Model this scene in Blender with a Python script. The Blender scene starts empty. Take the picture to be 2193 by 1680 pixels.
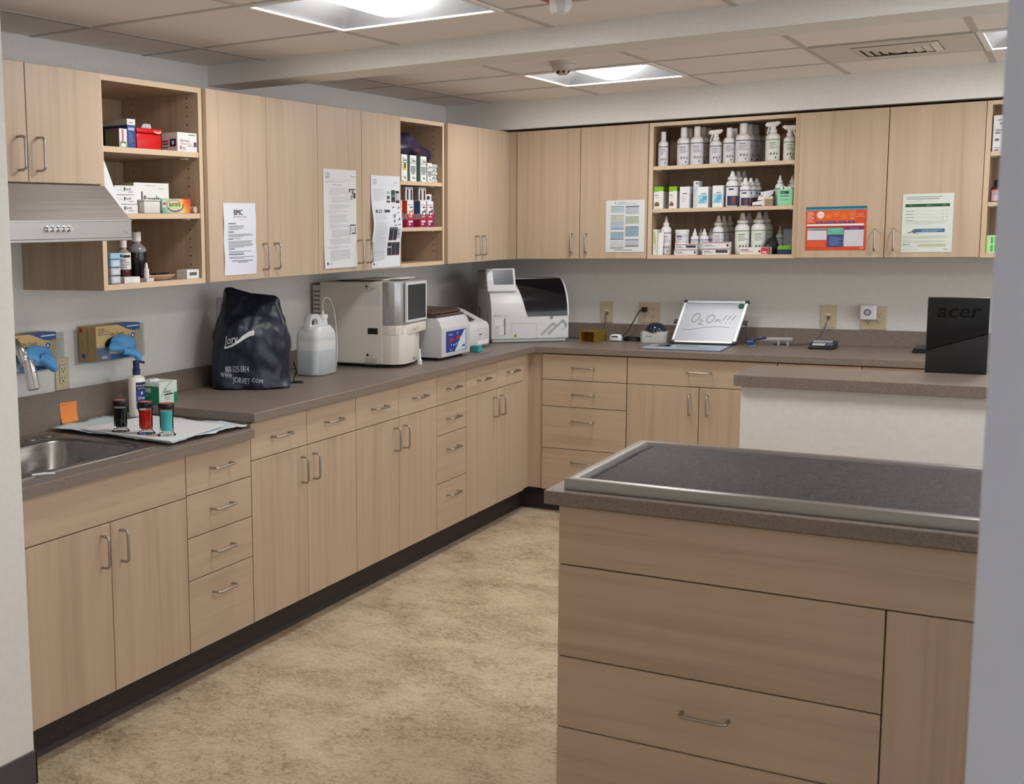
import bpy, bmesh, math, random
from mathutils import Vector, Matrix
from mathutils.bvhtree import BVHTree
random.seed(7)
S = bpy.context.scene
COL = S.collection

# ---------------------------------------------------------------- camera, world, exposure
CAM_POS = (3.07922, -0.57509, 1.56392)
cam = bpy.data.cameras.new('camera')
cam.sensor_fit = 'HORIZONTAL'; cam.sensor_width = 36.0
cam.lens = 2577.6257 * 36.0 / 2193.0
cam.shift_x = 537.889 / 2193.0
cam.shift_y = -19.141 / 2193.0
cam.clip_start = 0.02; cam.clip_end = 60
cam_ob = bpy.data.objects.new('camera', cam); COL.objects.link(cam_ob)
_r = Vector((0.82804304, 0.56030142, -0.02017549)); _u = Vector((-0.05360397, 0.1149363, 0.99192553))
_f = Vector((-0.55809618, 0.82027554, -0.12520659))
cam_ob.matrix_world = Matrix(((_r.x, _u.x, -_f.x, CAM_POS[0]), (_r.y, _u.y, -_f.y, CAM_POS[1]),
                              (_r.z, _u.z, -_f.z, CAM_POS[2]), (0, 0, 0, 1)))
S.camera = cam_ob
cam.dof.use_dof = True; cam.dof.focus_distance = 4.6; cam.dof.aperture_fstop = 9.0
world = bpy.data.worlds.new('world'); S.world = world; world.use_nodes = True
world.node_tree.nodes['Background'].inputs[0].default_value = (0.97, 0.97, 1.0, 1)
world.node_tree.nodes['Background'].inputs[1].default_value = 1.6
S.view_settings.view_transform = 'Standard'; S.view_settings.look = 'None'
S.view_settings.gamma = 1.0; S.view_settings.use_curve_mapping = False
S.view_settings.exposure = 1.02
S.cycles.diffuse_bounces = 6; S.cycles.max_bounces = 10
LAMP_POWER = 17.0                                   # radiance of the troffer lenses
STROBE = (1.757, 2.995)

# ---------------------------------------------------------------- materials
def lin(c):
    o = []
    for v in c[:3]:
        v /= 255.0
        o.append(v / 12.92 if v <= 0.04045 else ((v + 0.055) / 1.055) ** 2.4)
    return (*o, 1.0)
_mc = {}
def M(rgb, rough=0.5, metal=0.0, spec=0.5, name=None):
    key = (tuple(rgb), rough, metal, spec)
    if key in _mc: return _mc[key]
    m = bpy.data.materials.new(name or 'paint_%d_%d_%d' % tuple(rgb)); m.use_nodes = True
    b = m.node_tree.nodes['Principled BSDF']
    b.inputs['Base Color'].default_value = lin(rgb); b.inputs['Roughness'].default_value = rough
    b.inputs['Metallic'].default_value = metal; b.inputs['Specular IOR Level'].default_value = spec
    _mc[key] = m; return m
def nodes(name):
    m = bpy.data.materials.new(name); m.use_nodes = True
    nt = m.node_tree; return m, nt, nt.nodes['Principled BSDF'], nt.nodes.new, nt.links.new
def ramp(n, stops):
    e = n.color_ramp.elements
    while len(e) < len(stops): e.new(0.5)
    for el, (p, c) in zip(e, stops): el.position = p; el.color = lin(c)
def wood(name, scale, a, b, c):
    m, nt, bs, N, L = nodes(name)
    tc = N('ShaderNodeTexCoord'); oi = N('ShaderNodeObjectInfo'); va = N('ShaderNodeVectorMath'); va.operation = 'ADD'
    mu = N('ShaderNodeMath'); mu.operation = 'MULTIPLY'; mu.inputs[1].default_value = 37.0
    mp = N('ShaderNodeMapping'); mp.inputs['Scale'].default_value = scale
    L(oi.outputs['Random'], mu.inputs[0]); L(tc.outputs['Object'], va.inputs[0]); L(mu.outputs[0], va.inputs[1])
    L(va.outputs[0], mp.inputs[0])
    n1 = N('ShaderNodeTexNoise'); n1.inputs['Scale'].default_value = 1.0; n1.inputs['Detail'].default_value = 5; n1.inputs['Distortion'].default_value = 0.5
    L(mp.outputs[0], n1.inputs['Vector'])
    mp2 = N('ShaderNodeMapping'); mp2.inputs['Scale'].default_value = tuple(s * 0.22 for s in scale); L(va.outputs[0], mp2.inputs[0])
    n2 = N('ShaderNodeTexNoise'); n2.inputs['Scale'].default_value = 1.0; n2.inputs['Detail'].default_value = 3; L(mp2.outputs[0], n2.inputs['Vector'])
    mx = N('ShaderNodeMix'); mx.data_type = 'FLOAT'; mx.inputs[0].default_value = 0.32
    L(n1.outputs[0], mx.inputs[2]); L(n2.outputs[0], mx.inputs[3])
    cr = N('ShaderNodeValToRGB'); ramp(cr, [(0.3, a), (0.5, b), (0.72, c)]); L(mx.outputs[0], cr.inputs[0])
    L(cr.outputs[0], bs.inputs['Base Color']); bs.inputs['Roughness'].default_value = 0.42; bs.inputs['Specular IOR Level'].default_value = 0.35
    return m
WA, WB, WC = (174, 151, 129), (188, 166, 143), (196, 174, 151)
WV = wood('maple_laminate_upright', (34, 34, 1.1), WA, WB, WC)
WH = wood('maple_laminate_level', (1.1, 1.1, 34), WA, WB, WC)
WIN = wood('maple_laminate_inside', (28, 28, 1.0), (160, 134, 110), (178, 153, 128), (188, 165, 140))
WE = M((206, 182, 154), 0.45, name='maple_edge_band')

def speckle(name, a, b, c, sc, rough, bump=0.0):
    m, nt, bs, N, L = nodes(name)
    tc = N('ShaderNodeTexCoord'); n = N('ShaderNodeTexNoise'); n.inputs['Scale'].default_value = sc; n.inputs['Detail'].default_value = 4
    L(tc.outputs['Object'], n.inputs['Vector'])
    cr = N('ShaderNodeValToRGB'); ramp(cr, [(0.3, a), (0.52, b), (0.75, c)]); L(n.outputs[0], cr.inputs[0]); L(cr.outputs[0], bs.inputs['Base Color'])
    bs.inputs['Roughness'].default_value = rough
    if bump:
        bp = N('ShaderNodeBump'); bp.inputs['Strength'].default_value = bump; bp.inputs['Distance'].default_value = 0.002
        L(n.outputs[0], bp.inputs['Height']); L(bp.outputs[0], bs.inputs['Normal'])
    return m
COUNTER = speckle('brown_grey_laminate', (111, 100, 92), (127, 114, 105), (141, 128, 118), 190, 0.42)
WALL = speckle('painted_wall', (220, 219, 215), (223, 222, 218), (226, 225, 221), 60, 0.7, 0.08)
TILE = speckle('ceiling_tile', (218, 212, 210), (236, 230, 228), (241, 236, 234), 320, 0.9, 0.25)
TBAR = M((188, 184, 180), 0.6, name='ceiling_grid')
def floor_mat():
    m, nt, bs, N, L = nodes('marbled_linoleum')
    tc = N('ShaderNodeTexCoord')
    mp = N('ShaderNodeMapping'); mp.inputs['Rotation'].default_value = (0, 0, 0.6); mp.inputs['Scale'].default_value = (1.0, 1.25, 1); L(tc.outputs['Object'], mp.inputs[0])
    n1 = N('ShaderNodeTexNoise'); n1.inputs['Scale'].default_value = 3.6; n1.inputs['Detail'].default_value = 9; n1.inputs['Roughness'].default_value = 0.68; n1.inputs['Distortion'].default_value = 0.4
    n2 = N('ShaderNodeTexNoise'); n2.inputs['Scale'].default_value = 34; n2.inputs['Detail'].default_value = 6; n2.inputs['Roughness'].default_value = 0.7; n2.inputs['Distortion'].default_value = 1.8
    L(mp.outputs[0], n1.inputs['Vector']); L(mp.outputs[0], n2.inputs['Vector'])
    mx = N('ShaderNodeMix'); mx.data_type = 'FLOAT'; mx.inputs[0].default_value = 0.55; L(n1.outputs[0], mx.inputs[2]); L(n2.outputs[0], mx.inputs[3])
    cr = N('ShaderNodeValToRGB'); ramp(cr, [(0.34, (128, 110, 86)), (0.43, (170, 151, 124)), (0.52, (202, 184, 156)), (0.66, (220, 205, 179))])
    L(mx.outputs[0], cr.inputs[0]); L(cr.outputs[0], bs.inputs['Base Color']); bs.inputs['Roughness'].default_value = 0.55
    bs.inputs['Specular IOR Level'].default_value = 0.3
    return m
FLOOR = floor_mat()
def steel(name, scale, rgb=(168, 166, 165), rough=0.34):
    m, nt, bs, N, L = nodes(name)
    tc = N('ShaderNodeTexCoord'); mp = N('ShaderNodeMapping'); mp.inputs['Scale'].default_value = scale; L(tc.outputs['Object'], mp.inputs[0])
    n = N('ShaderNodeTexNoise'); n.inputs['Scale'].default_value = 1; n.inputs['Detail'].default_value = 3; L(mp.outputs[0], n.inputs['Vector'])
    mr = N('ShaderNodeMapRange'); mr.inputs[3].default_value = rough - 0.09; mr.inputs[4].default_value = rough + 0.09
    L(n.outputs[0], mr.inputs[0]); L(mr.outputs[0], bs.inputs['Roughness'])
    bs.inputs['Base Color'].default_value = lin(rgb); bs.inputs['Metallic'].default_value = 1.0
    return m
STEEL_X = steel('brushed_steel', (1.5, 300, 300))
STEEL_Y = steel('brushed_steel_hood', (300, 1.5, 300), (182, 179, 178), 0.42)
NICKEL = M((176, 172, 166), 0.32, 1.0, name='satin_nickel')
CHROME = M((225, 225, 228), 0.08, 1.0, name='chrome')
def emit(name, rgb, s):
    m = bpy.data.materials.new(name); m.use_nodes = True; nt = m.node_tree
    nt.nodes.clear(); e = nt.nodes.new('ShaderNodeEmission'); o = nt.nodes.new('ShaderNodeOutputMaterial')
    e.inputs[0].default_value = (*rgb, 1); e.inputs[1].default_value = s; nt.links.new(e.outputs[0], o.inputs[0]); return m
LENS = emit('lit_lens', (1.0, 0.985, 0.96), LAMP_POWER)
def clear(name, tint=(235, 240, 240), alpha=0.8, rough=0.05):
    m = bpy.data.materials.new(name); m.use_nodes = True; nt = m.node_tree; nt.nodes.clear()
    N = nt.nodes.new; o = N('ShaderNodeOutputMaterial'); mx = N('ShaderNodeMixShader'); t = N('ShaderNodeBsdfTransparent'); g = N('ShaderNodeBsdfPrincipled')
    t.inputs[0].default_value = lin(tint); g.inputs['Base Color'].default_value = lin(tint); g.inputs['Roughness'].default_value = rough
    mx.inputs[0].default_value = 1 - alpha
    nt.links.new(t.outputs[0], mx.inputs[1]); nt.links.new(g.outputs[0], mx.inputs[2]); nt.links.new(mx.outputs[0], o.inputs[0]); return m
CLEAR = clear('clear_acrylic', (240, 242, 242), 0.92)
def jar_glass():
    m = bpy.data.materials.new('jar_glass'); m.use_nodes = True; nt = m.node_tree; nt.nodes.clear()
    N = nt.nodes.new; o = N('ShaderNodeOutputMaterial'); mx = N('ShaderNodeMixShader'); t = N('ShaderNodeBsdfTransparent'); g = N('ShaderNodeBsdfGlossy'); lw = N('ShaderNodeLayerWeight'); lw.inputs[0].default_value = 0.18
    t.inputs[0].default_value = lin((252, 253, 253)); g.inputs['Roughness'].default_value = 0.04; nt.links.new(lw.outputs['Fresnel'], mx.inputs[0])
    nt.links.new(t.outputs[0], mx.inputs[1]); nt.links.new(g.outputs[0], mx.inputs[2]); nt.links.new(mx.outputs[0], o.inputs[0]); return m
GLASS = jar_glass()
WHITE = M((226, 226, 224), 0.45); PAPER = M((226, 228, 232), 0.7); BLACK = M((18, 18, 20), 0.45); INK = M((40, 40, 46), 0.8)
GREY_INK = M((128, 128, 132), 0.8); RUBBER = M((48, 44, 43), 0.6); IVORY = M((205, 190, 158), 0.5)
BOTTLE = M((224, 222, 221), 0.38)

# ---------------------------------------------------------------- lettering, kept as flat outlines
_tc = {}
def glyphs(s):
    if s not in _tc:
        cu = bpy.data.curves.new('t', 'FONT'); cu.body = s; cu.size = 1.0; cu.resolution_u = 2
        ob = bpy.data.objects.new('t', cu); COL.objects.link(ob); bpy.context.view_layer.update()
        me = bpy.data.meshes.new_from_object(ob.evaluated_get(bpy.context.evaluated_depsgraph_get()))
        me.calc_loop_triangles()
        v = [(p.co.x, p.co.y) for p in me.vertices]; f = [tuple(t.vertices) for t in me.loop_triangles]
        w = max((p[0] for p in v), default=0)
        COL.objects.unlink(ob); bpy.data.objects.remove(ob); bpy.data.curves.remove(cu); bpy.data.meshes.remove(me)
        _tc[s] = (v, f, w)
    return _tc[s]

# ---------------------------------------------------------------- mesh builder
class MB:
    def __init__(self): self.v, self.f, self.m = [], [], []
    def add(self, vs, fs, m=0):
        o = len(self.v); self.v += [Vector(p) for p in vs]
        self.f += [tuple(i + o for i in f) for f in fs]; self.m += [m] * len(fs); return self
    def box(self, x0, x1, y0, y1, z0, z1, m=0, bev=0.0, seg=1):
        if bev <= 0:
            vs = [(x0, y0, z0), (x1, y0, z0), (x1, y1, z0), (x0, y1, z0), (x0, y0, z1), (x1, y0, z1), (x1, y1, z1), (x0, y1, z1)]
            return self.add(vs, [(0, 3, 2, 1), (4, 5, 6, 7), (0, 1, 5, 4), (1, 2, 6, 5), (2, 3, 7, 6), (3, 0, 4, 7)], m)
        b = bmesh.new(); bmesh.ops.create_cube(b, size=1)
        for v in b.verts: v.co = Vector(((x0 + x1) / 2 + v.co.x * (x1 - x0), (y0 + y1) / 2 + v.co.y * (y1 - y0), (z0 + z1) / 2 + v.co.z * (z1 - z0)))
        bmesh.ops.bevel(b, geom=b.edges[:], offset=bev, segments=seg, affect='EDGES', profile=0.5)
        return self.bm(b, m)
    def bm(self, b, m=0):
        b.verts.index_update(); r = self.add([v.co.copy() for v in b.verts], [tuple(v.index for v in f.verts) for f in b.faces], m); b.free(); return r
    def prism(self, poly, axis, a, b, m=0, bev=0.0, seg=2):
        def P(p, t):
            return {'x': (t, p[0], p[1]), 'y': (p[0], t, p[1]), 'z': (p[0], p[1], t)}[axis]
        n = len(poly); vs = [P(p, a) for p in poly] + [P(p, b) for p in poly]
        fs = [tuple(range(n)), tuple(range(2 * n - 1, n - 1, -1))] + [(i, i + n, (i + 1) % n + n, (i + 1) % n) for i in range(n)]
        bm_ = bmesh.new(); vv = [bm_.verts.new(p) for p in vs]
        for f in fs: bm_.faces.new([vv[i] for i in f])
        bmesh.ops.recalc_face_normals(bm_, faces=bm_.faces[:])
        if bev > 0: bmesh.ops.bevel(bm_, geom=bm_.edges[:], offset=bev, segments=seg, affect='EDGES', profile=0.5)
        return self.bm(bm_, m)
    def lathe(self, prof, cx=0, cy=0, z0=0, n=20, m=0, sx=1.0, sy=1.0):
        vs, fs = [], []
        for r, z in prof:
            for k in range(n):
                a = 2 * math.pi * k / n; vs.append((cx + r * sx * math.cos(a), cy + r * sy * math.sin(a), z0 + z))
        for i in range(len(prof) - 1):
            for k in range(n):
                k2 = (k + 1) % n; fs.append((i * n + k, i * n + k2, (i + 1) * n + k2, (i + 1) * n + k))
        fs.append(tuple(range(n - 1, -1, -1))); fs.append(tuple((len(prof) - 1) * n + k for k in range(n)))
        return self.add(vs, fs, m)
    def cyl(self, p0, p1, r, n=14, m=0, r1=None):
        return self.tube([p0, p1], r, n, m, r1)
    def tube(self, path, r, n=8, m=0, r1=None, radii=None):
        path = [Vector(p) for p in path]; vs, fs = [], []
        up = None
        for i, p in enumerate(path):
            if i == 0: t = path[1] - p
            elif i == len(path) - 1: t = p - path[i - 1]
            else: t = (path[i + 1] - p).normalized() + (p - path[i - 1]).normalized()
            if t.length < 1e-9: t = Vector((0, 0, 1))
            t.normalize()
            if up is None:
                up = t.orthogonal().normalized()
            else:
                up = (up - t * up.dot(t)); up = up.normalized() if up.length > 1e-6 else t.orthogonal().normalized()
            s = t.cross(up)
            rr = radii[i] if radii else (r if r1 is None else r + (r1 - r) * i / (len(path) - 1))
            for k in range(n):
                a = 2 * math.pi * k / n; vs.append(p + (up * math.cos(a) + s * math.sin(a)) * rr)
        for i in range(len(path) - 1):
            for k in range(n):
                k2 = (k + 1) % n; fs.append((i * n + k, i * n + k2, (i + 1) * n + k2, (i + 1) * n + k))
        fs.append(tuple(range(n - 1, -1, -1))); fs.append(tuple((len(path) - 1) * n + k for k in range(n)))
        return self.add(vs, fs, m)
    def quad(self, a, b, c, d, m=0): return self.add([a, b, c, d], [(0, 1, 2, 3)], m)
    def ball(self, c, rx, ry, rz, m=0, n=14, k=8, noise=0.0, rnd=None):
        vs, fs = [], []
        for i in range(k + 1):
            ph = math.pi * i / k
            for j in range(n):
                a = 2 * math.pi * j / n; d = 1 + (rnd.uniform(-noise, noise) if rnd else 0)
                vs.append((c[0] + rx * d * math.sin(ph) * math.cos(a), c[1] + ry * d * math.sin(ph) * math.sin(a), c[2] + rz * d * math.cos(ph)))
        for i in range(k):
            for j in range(n): fs.append((i * n + j, (i + 1) * n + j, (i + 1) * n + (j + 1) % n, i * n + (j + 1) % n))
        return self.add(vs, fs, m)
    def text(self, s, o, ux, uy, size, m=0, align='L', wide=1.0):
        v, f, w = glyphs(s); o, ux, uy = Vector(o), Vector(ux), Vector(uy)
        dx = {'L': 0, 'C': -w / 2, 'R': -w}[align]
        return self.add([o + ux * ((x + dx) * size * wide) + uy * (y * size) for x, y in v], f, m)
    def xf(self, mat, start=0):
        for i in range(start, len(self.v)): self.v[i] = mat @ self.v[i]
        return self
    def build(self, name, mats, parent=None, smooth=35, fix=False):
        me = bpy.data.meshes.new(name)
        off = Vector(parent['_o']) if parent is not None else Vector((0, 0, 0))
        me.from_pydata([tuple(v - off) for v in self.v], [], self.f)
        mats = mats if isinstance(mats, (list, tuple)) else [mats]
        for x in mats: me.materials.append(x)
        me.polygons.foreach_set('material_index', self.m)
        if fix:
            b = bmesh.new(); b.from_mesh(me); bmesh.ops.recalc_face_normals(b, faces=b.faces[:]); b.to_mesh(me); b.free()
        if smooth:
            me.polygons.foreach_set('use_smooth', [True] * len(me.polygons)); me.set_sharp_from_angle(angle=math.radians(smooth))
        me.update()
        o = bpy.data.objects.new(name, me); COL.objects.link(o)
        if parent is not None:
            o.parent = parent; o['_o'] = tuple(off)
        else: o['_o'] = (0.0, 0.0, 0.0)
        return o

def tag(o, label, cat, group=None):
    o['label'] = label; o['category'] = cat
    if group: o['group'] = group
    return o
def thing(name, label, cat, loc=(0, 0, 0), group=None):
    o = bpy.data.objects.new(name, None); o.empty_display_size = 0.05; COL.objects.link(o)
    o.location = loc; o['_o'] = tuple(float(c) for c in loc)
    return tag(o, label, cat, group)
def struct(name, mb, mats, smooth=0):
    o = mb.build(name, mats, smooth=smooth); o['kind'] = 'structure'; return o
def solo(name, label, cat, mb, mats, loc, group=None, smooth=35, fix=False):
    """a thing that is one mesh, its origin at loc"""
    h = {'_o': loc}
    class _P(dict): pass
    off = Vector(loc)
    mb.v = [v - off for v in mb.v]
    o = mb.build(name, mats, smooth=smooth, fix=fix); o.location = loc; o['_o'] = tuple(float(c) for c in loc)
    return tag(o, label, cat, group)

# ---------------------------------------------------------------- the room
XB, YB, YI = 0.63, 5.646, 2.238          # front planes: left base doors, back base doors, island front
XU, YU = 0.396, 5.928                    # front planes of the wall cabinets
WY = 6.27                                # back wall
ZC, HT, HL = 2.256, 0.915, 0.861         # ceiling, high counter, sink counter
ZUB, ZUT = 1.376, 2.089
YW = 1.771                               # end of the wing wall at the left of the doorway

struct('floor', MB().box(-0.2, 5.4, -3.0, 6.4, -0.05, 0.0), FLOOR)
struct('wall_left', MB().box(-0.12, 0.0, YW, WY + 0.12, 0.0, ZC), WALL)
struct('wall_back', MB().box(0.0, 5.4, WY, WY + 0.12, 0.0, ZC), WALL)
struct('wall_entry', MB().box(-0.12, 0.67, -3.0, YW, 0.0, ZC), WALL)
struct('wall_hall_added', MB().box(-0.2, 5.4, -3.12, -3.0, 0.0, ZC), WALL)  # unseen, added behind the camera to block sky light on the island front
struct('wall_front', MB().box(3.0125, 5.4, 0.75, 0.9, 0.0, ZC), M((178, 182, 195), 0.7, name='painted_door_wall'))
struct('trim_1', MB().box(0.0, 5.2, 3.6, 3.81, 2.175, ZC), WALL)          # dropped beam
struct('trim_2', MB().box(0.0, 5.2, 5.903, WY, 2.101, ZC), WALL)          # soffit over the back cabinets
for k, (ya, yb) in enumerate(((0.9, WY), (-3.0, 0.75))):          # unseen window wall, invented to let daylight into the room
    mb = MB(); mb.box(5.4, 5.5, ya, yb, 0.0, 0.62); mb.box(5.4, 5.5, ya, yb, 2.2, ZC); struct('wall_right' if k == 0 else 'wall_hall_right', mb, WALL)
    mb = MB(); n = max(2, round((yb - ya) / 1.3))
    for i in range(n + 1): y = ya + 0.03 + (yb - ya - 0.06) * i / n; mb.box(5.42, 5.48, y - 0.03, y + 0.03, 0.62, 2.2)
    mb.box(5.42, 5.48, ya, yb, 0.62, 0.66); mb.box(5.42, 5.48, ya, yb, 2.16, 2.2); mb.box(5.448, 5.452, ya, yb, 0.66, 2.16, 1)
    struct('window_%d' % (k + 1), mb, [M((206, 206, 204), 0.4), clear('window_glass', (246, 249, 250), 0.96)])
mb = MB(); mb.box(0.67, 0.676, -3.0, YW + 0.006, 0.0, 0.1016, bev=0.002); mb.box(0.62, 0.676, YW, YW + 0.006, 0.0, 0.1016)
struct('baseboard_left', mb, M((74, 68, 70), 0.5))

# ceiling: tiles in a grid, open where the light fittings are
XG = [-0.325, 0.285, 0.895, 1.5, 2.115, 2.71, 3.32, 3.93, 4.54, 5.15, 5.76]
LIGHTS = [(0.895, 1.5, 2.565, 3.18), (0.895, 1.5, 4.79, 5.40), (2.71, 3.32, 4.79, 5.40), (2.71, 3.32, 2.565, 3.18), (3.32, 3.93, -2.315, -1.705), (4.54, 5.15, 3.18, 3.6)]
LIGHTS = LIGHTS[:5]
YG1 = [-3.535, -2.925, -2.315, -1.705, -1.095, -0.485, 0.125, 0.735, 1.345, 1.955, 2.565, 3.18, 3.6]
YG2 = [3.81, 4.18, 4.79, 5.40, 5.903]
mb = MB()
def is_light(x, y): return any(a < x < b and c < y < d for a, b, c, d in LIGHTS)
for YG in (YG1, YG2):
    for i in range(len(XG) - 1):
        for j in range(len(YG) - 1):
            x0, x1, y0, y1 = max(XG[i], 0), min(XG[i + 1], 5.4), max(YG[j], -3), YG[j + 1]
            if not is_light((XG[i] + XG[i + 1]) / 2, (YG[j] + YG[j + 1]) / 2):
                mb.box(x0, x1, y0, y1, ZC, ZC + 0.015, 0)
    for x in XG[1:-1]: mb.box(x - 0.0115, x + 0.0115, max(YG[0], -3), YG[-1], ZC - 0.0025, ZC - 0.0004, 1)
    for y in YG[1:-1]: mb.box(0, 5.2, y - 0.0115, y + 0.0115, ZC - 0.002, ZC - 0.0006, 1)
struct('ceiling', mb, [TILE, TBAR])
struct('trim_3', MB().box(-0.2, 5.4, -3.0, 6.4, ZC + 0.16, ZC + 0.2), M((120, 118, 115), 0.9))   # deck above the hung ceiling

def troffer(x0, x1, y0, y1, label, wide=True):
    t = thing('ceiling_light', label, 'ceiling light', ((x0 + x1) / 2, (y0 + y1) / 2, ZC), 'recessed square ceiling lights')
    xc = (x0 + x1) / 2; e = 0.022; zt = ZC + 0.085
    f = MB()
    for a in ((x0, x1, y0, y0 + e), (x0, x1, y1 - e, y1), (x0, x0 + e, y0 + e, y1 - e), (x1 - e, x1, y0 + e, y1 - e)): f.box(*a, ZC - 0.007, ZC - 0.001)
    f.build('frame', M((235, 233, 230), 0.4), t)
    r = MB(); a0, a1, b0, b1 = x0 + e, x1 - e, y0 + e, y1 - e; w = 0.15
    A = [(a0, b0, ZC), (a1, b0, ZC), (a1, b1, ZC), (a0, b1, ZC)]; B = [(xc - w, b0 + 0.07, zt), (xc + w, b0 + 0.07, zt), (xc + w, b1 - 0.09, zt), (xc - w, b1 - 0.09, zt)]
    for i in range(4): r.quad(A[i], B[i], B[(i + 1) % 4], A[(i + 1) % 4])
    r.quad(*B[::-1]); r.build('reflector', M((112, 112, 114), 0.4), t, smooth=0)
    l = MB(); n, k = 14, 12; vs = []; fs = []
    yA, yB = b0 + 0.03, b1 - 0.085
    for i in range(n + 1):
        yy = yA + (yB - yA) * i / n; endf = min(1.0, 0.25 + 2.6 * math.sqrt(max(0, min(i, n - i) / n)))
        for j in range(k + 1):
            q = math.pi * j / k
            vs.append((xc - 0.128 * min(1, endf + 0.1) * math.cos(q), yy, zt - 0.004 - 0.092 * endf * math.sin(q)))
    for i in range(n):
        for j in range(k): fs.append((i * (k + 1) + j, i * (k + 1) + j + 1, (i + 1) * (k + 1) + j + 1, (i + 1) * (k + 1) + j))
    l.add(vs, fs); l.build('lens', LENS, t, smooth=60)
    return t
troffer(*LIGHTS[0], 'lit recessed square ceiling light above the counter, before the dropped beam')
troffer(*LIGHTS[1], 'lit recessed square ceiling light beyond the beam, beside the smoke detector')
troffer(*LIGHTS[2], 'lit recessed ceiling light beyond the air vent, cut by the door wall')
troffer(*LIGHTS[3], 'unseen recessed ceiling light above the steel table, added for brightness')  # out of view, added to brighten the room
troffer(*LIGHTS[4], 'unseen recessed ceiling light in the hall, added to light the door wall')  # behind the camera, added so the door wall gets light

# smoke detector, strobe, air vent
t = thing('smoke_detector', 'round white smoke detector on the ceiling beside a lit fitting', 'smoke detector', (1.21, 4.51, ZC))
MB().lathe([(0.058, 0), (0.058, -0.012), (0.05, -0.016)], 1.21, 4.51, ZC, 24).build('base', M((196, 188, 180), 0.5), t, fix=True)
b = MB().lathe([(0.047, -0.016), (0.046, -0.03), (0.036, -0.038)], 1.21, 4.51, ZC, 24)
b.build('cap', M((196, 188, 180), 0.5), t, fix=True)
b = MB().lathe([(0.024, -0.038), (0.024, -0.052), (0.018, -0.056)], 1.21, 4.51, ZC, 16)
for k in range(6):
    a = k * math.pi / 3; b.box(1.21 + 0.024 * math.cos(a) - 0.004, 1.21 + 0.024 * math.cos(a) + 0.004, 4.51 + 0.024 * math.sin(a) - 0.004, 4.51 + 0.024 * math.sin(a) + 0.004, ZC - 0.05, ZC - 0.041, 1)
b.build('sensor_chamber', [M((188, 180, 172), 0.5), BLACK], t, fix=True)
SX, SYY = STROBE
t = thing('fire_strobe', 'red ceiling fire strobe with a clear faceted lens, at the picture top', 'alarm strobe', (SX, SYY, ZC))
MB().box(SX - 0.06, SX + 0.06, SYY - 0.06, SYY + 0.06, ZC - 0.024, ZC - 0.003, bev=0.006, seg=2).build('base', M((170, 20, 24), 0.4), t)
MB().lathe([(0.035, -0.0245), (0.035, -0.05), (0.026, -0.064), (0.012, -0.07)], SX, SYY, ZC, 8).build('lens', clear('strobe_lens', (240, 240, 240), 0.45), t, fix=True, smooth=0)
t = thing('air_vent', 'white square louvred air vent in a ceiling panel', 'air vent', (2.42, 5.05, ZC))
MB().box(2.13, 2.70, 4.80, 5.33, ZC - 0.008, ZC - 0.003).build('panel', M((206, 200, 194), 0.5), t)
MB().box(2.265, 2.575, 4.895, 5.205, ZC - 0.0095, ZC - 0.0082).build('throat', M((112, 108, 104), 0.8), t)
for k in range(5):
    l = MB(); h0 = 0.153 - 0.031 * k; h1 = h0 - 0.026; cx, cy = 2.42, 5.05; za, zb_ = ZC - 0.0105 - 0.002 * k, ZC - 0.0165 - 0.002 * k
    A = [(cx - h0, cy - h0), (cx + h0, cy - h0), (cx + h0, cy + h0), (cx - h0, cy + h0)]; B = [(cx - h1, cy - h1), (cx + h1, cy - h1), (cx + h1, cy + h1), (cx - h1, cy + h1)]
    for i in range(4): l.quad((*A[i], za), (*A[(i + 1) % 4], za), (*B[(i + 1) % 4], zb_), (*B[i], zb_))
    if k == 4: l.box(cx - h1, cx + h1, cy - h1, cy + h1, zb_ - 0.001, zb_)
    l.build('louver', M((206, 200, 194), 0.5), t, smooth=0)
# ---------------------------------------------------------------- cabinets
class Face:
    """front plane of a run: u runs along it, d sticks out of it"""
    def __init__(s, side, plane): s.side, s.p = side, plane
    def pt(s, u, d, z): return (s.p + d, u, z) if s.side == 'L' else (u, s.p - d, z)
    def box(s, mb, u0, u1, d0, d1, z0, z1, m=0, bev=0.0):
        return mb.box(s.p + d0, s.p + d1, u0, u1, z0, z1, m, bev) if s.side == 'L' else mb.box(u0, u1, s.p - d1, s.p - d0, z0, z1, m, bev)
FL, FB, FI = Face('L', XB), Face('B', YB), Face('B', YI)
UL, UB = Face('L', XU), Face('B', YU)
G = 0.0017
def pull(F, parent, u, z, upright, L=0.1):
    mb = MB(); h = L / 2; r = 0.012; D = 0.032; path = []
    def P(s, d): return F.pt(u, d, z + s) if upright else F.pt(u + s, d, z)
    path.append(P(-h, 0.0)); path.append(P(-h, D - r))
    for k in range(1, 4): a = math.pi / 2 * k / 4; path.append(P(-h + r - r * math.cos(a), D - r + r * math.sin(a)))
    path.append(P(-h + r, D)); path.append(P(h - r, D))
    for k in range(1, 4): a = math.pi / 2 * k / 4; path.append(P(h - r + r * math.sin(a), D - r + r * math.cos(a)))
    path.append(P(h, D - r)); path.append(P(h, 0.0))
    mb.tube(path, 0.0043, 8)
    return mb.build('handle', NICKEL, parent, smooth=60)
def door(F, t, u0, u1, z0, z1, hu=None, hz=None, L=0.1):
    mb = MB(); F.box(mb, u0 + G, u1 - G, -0.019, 0.0, z0 + G, z1 - G, 0, 0.0012)
    d = mb.build('door', WV, t, smooth=0)
    if hu is not None: pull(F, d, hu, hz, True, L)
    return d
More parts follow.
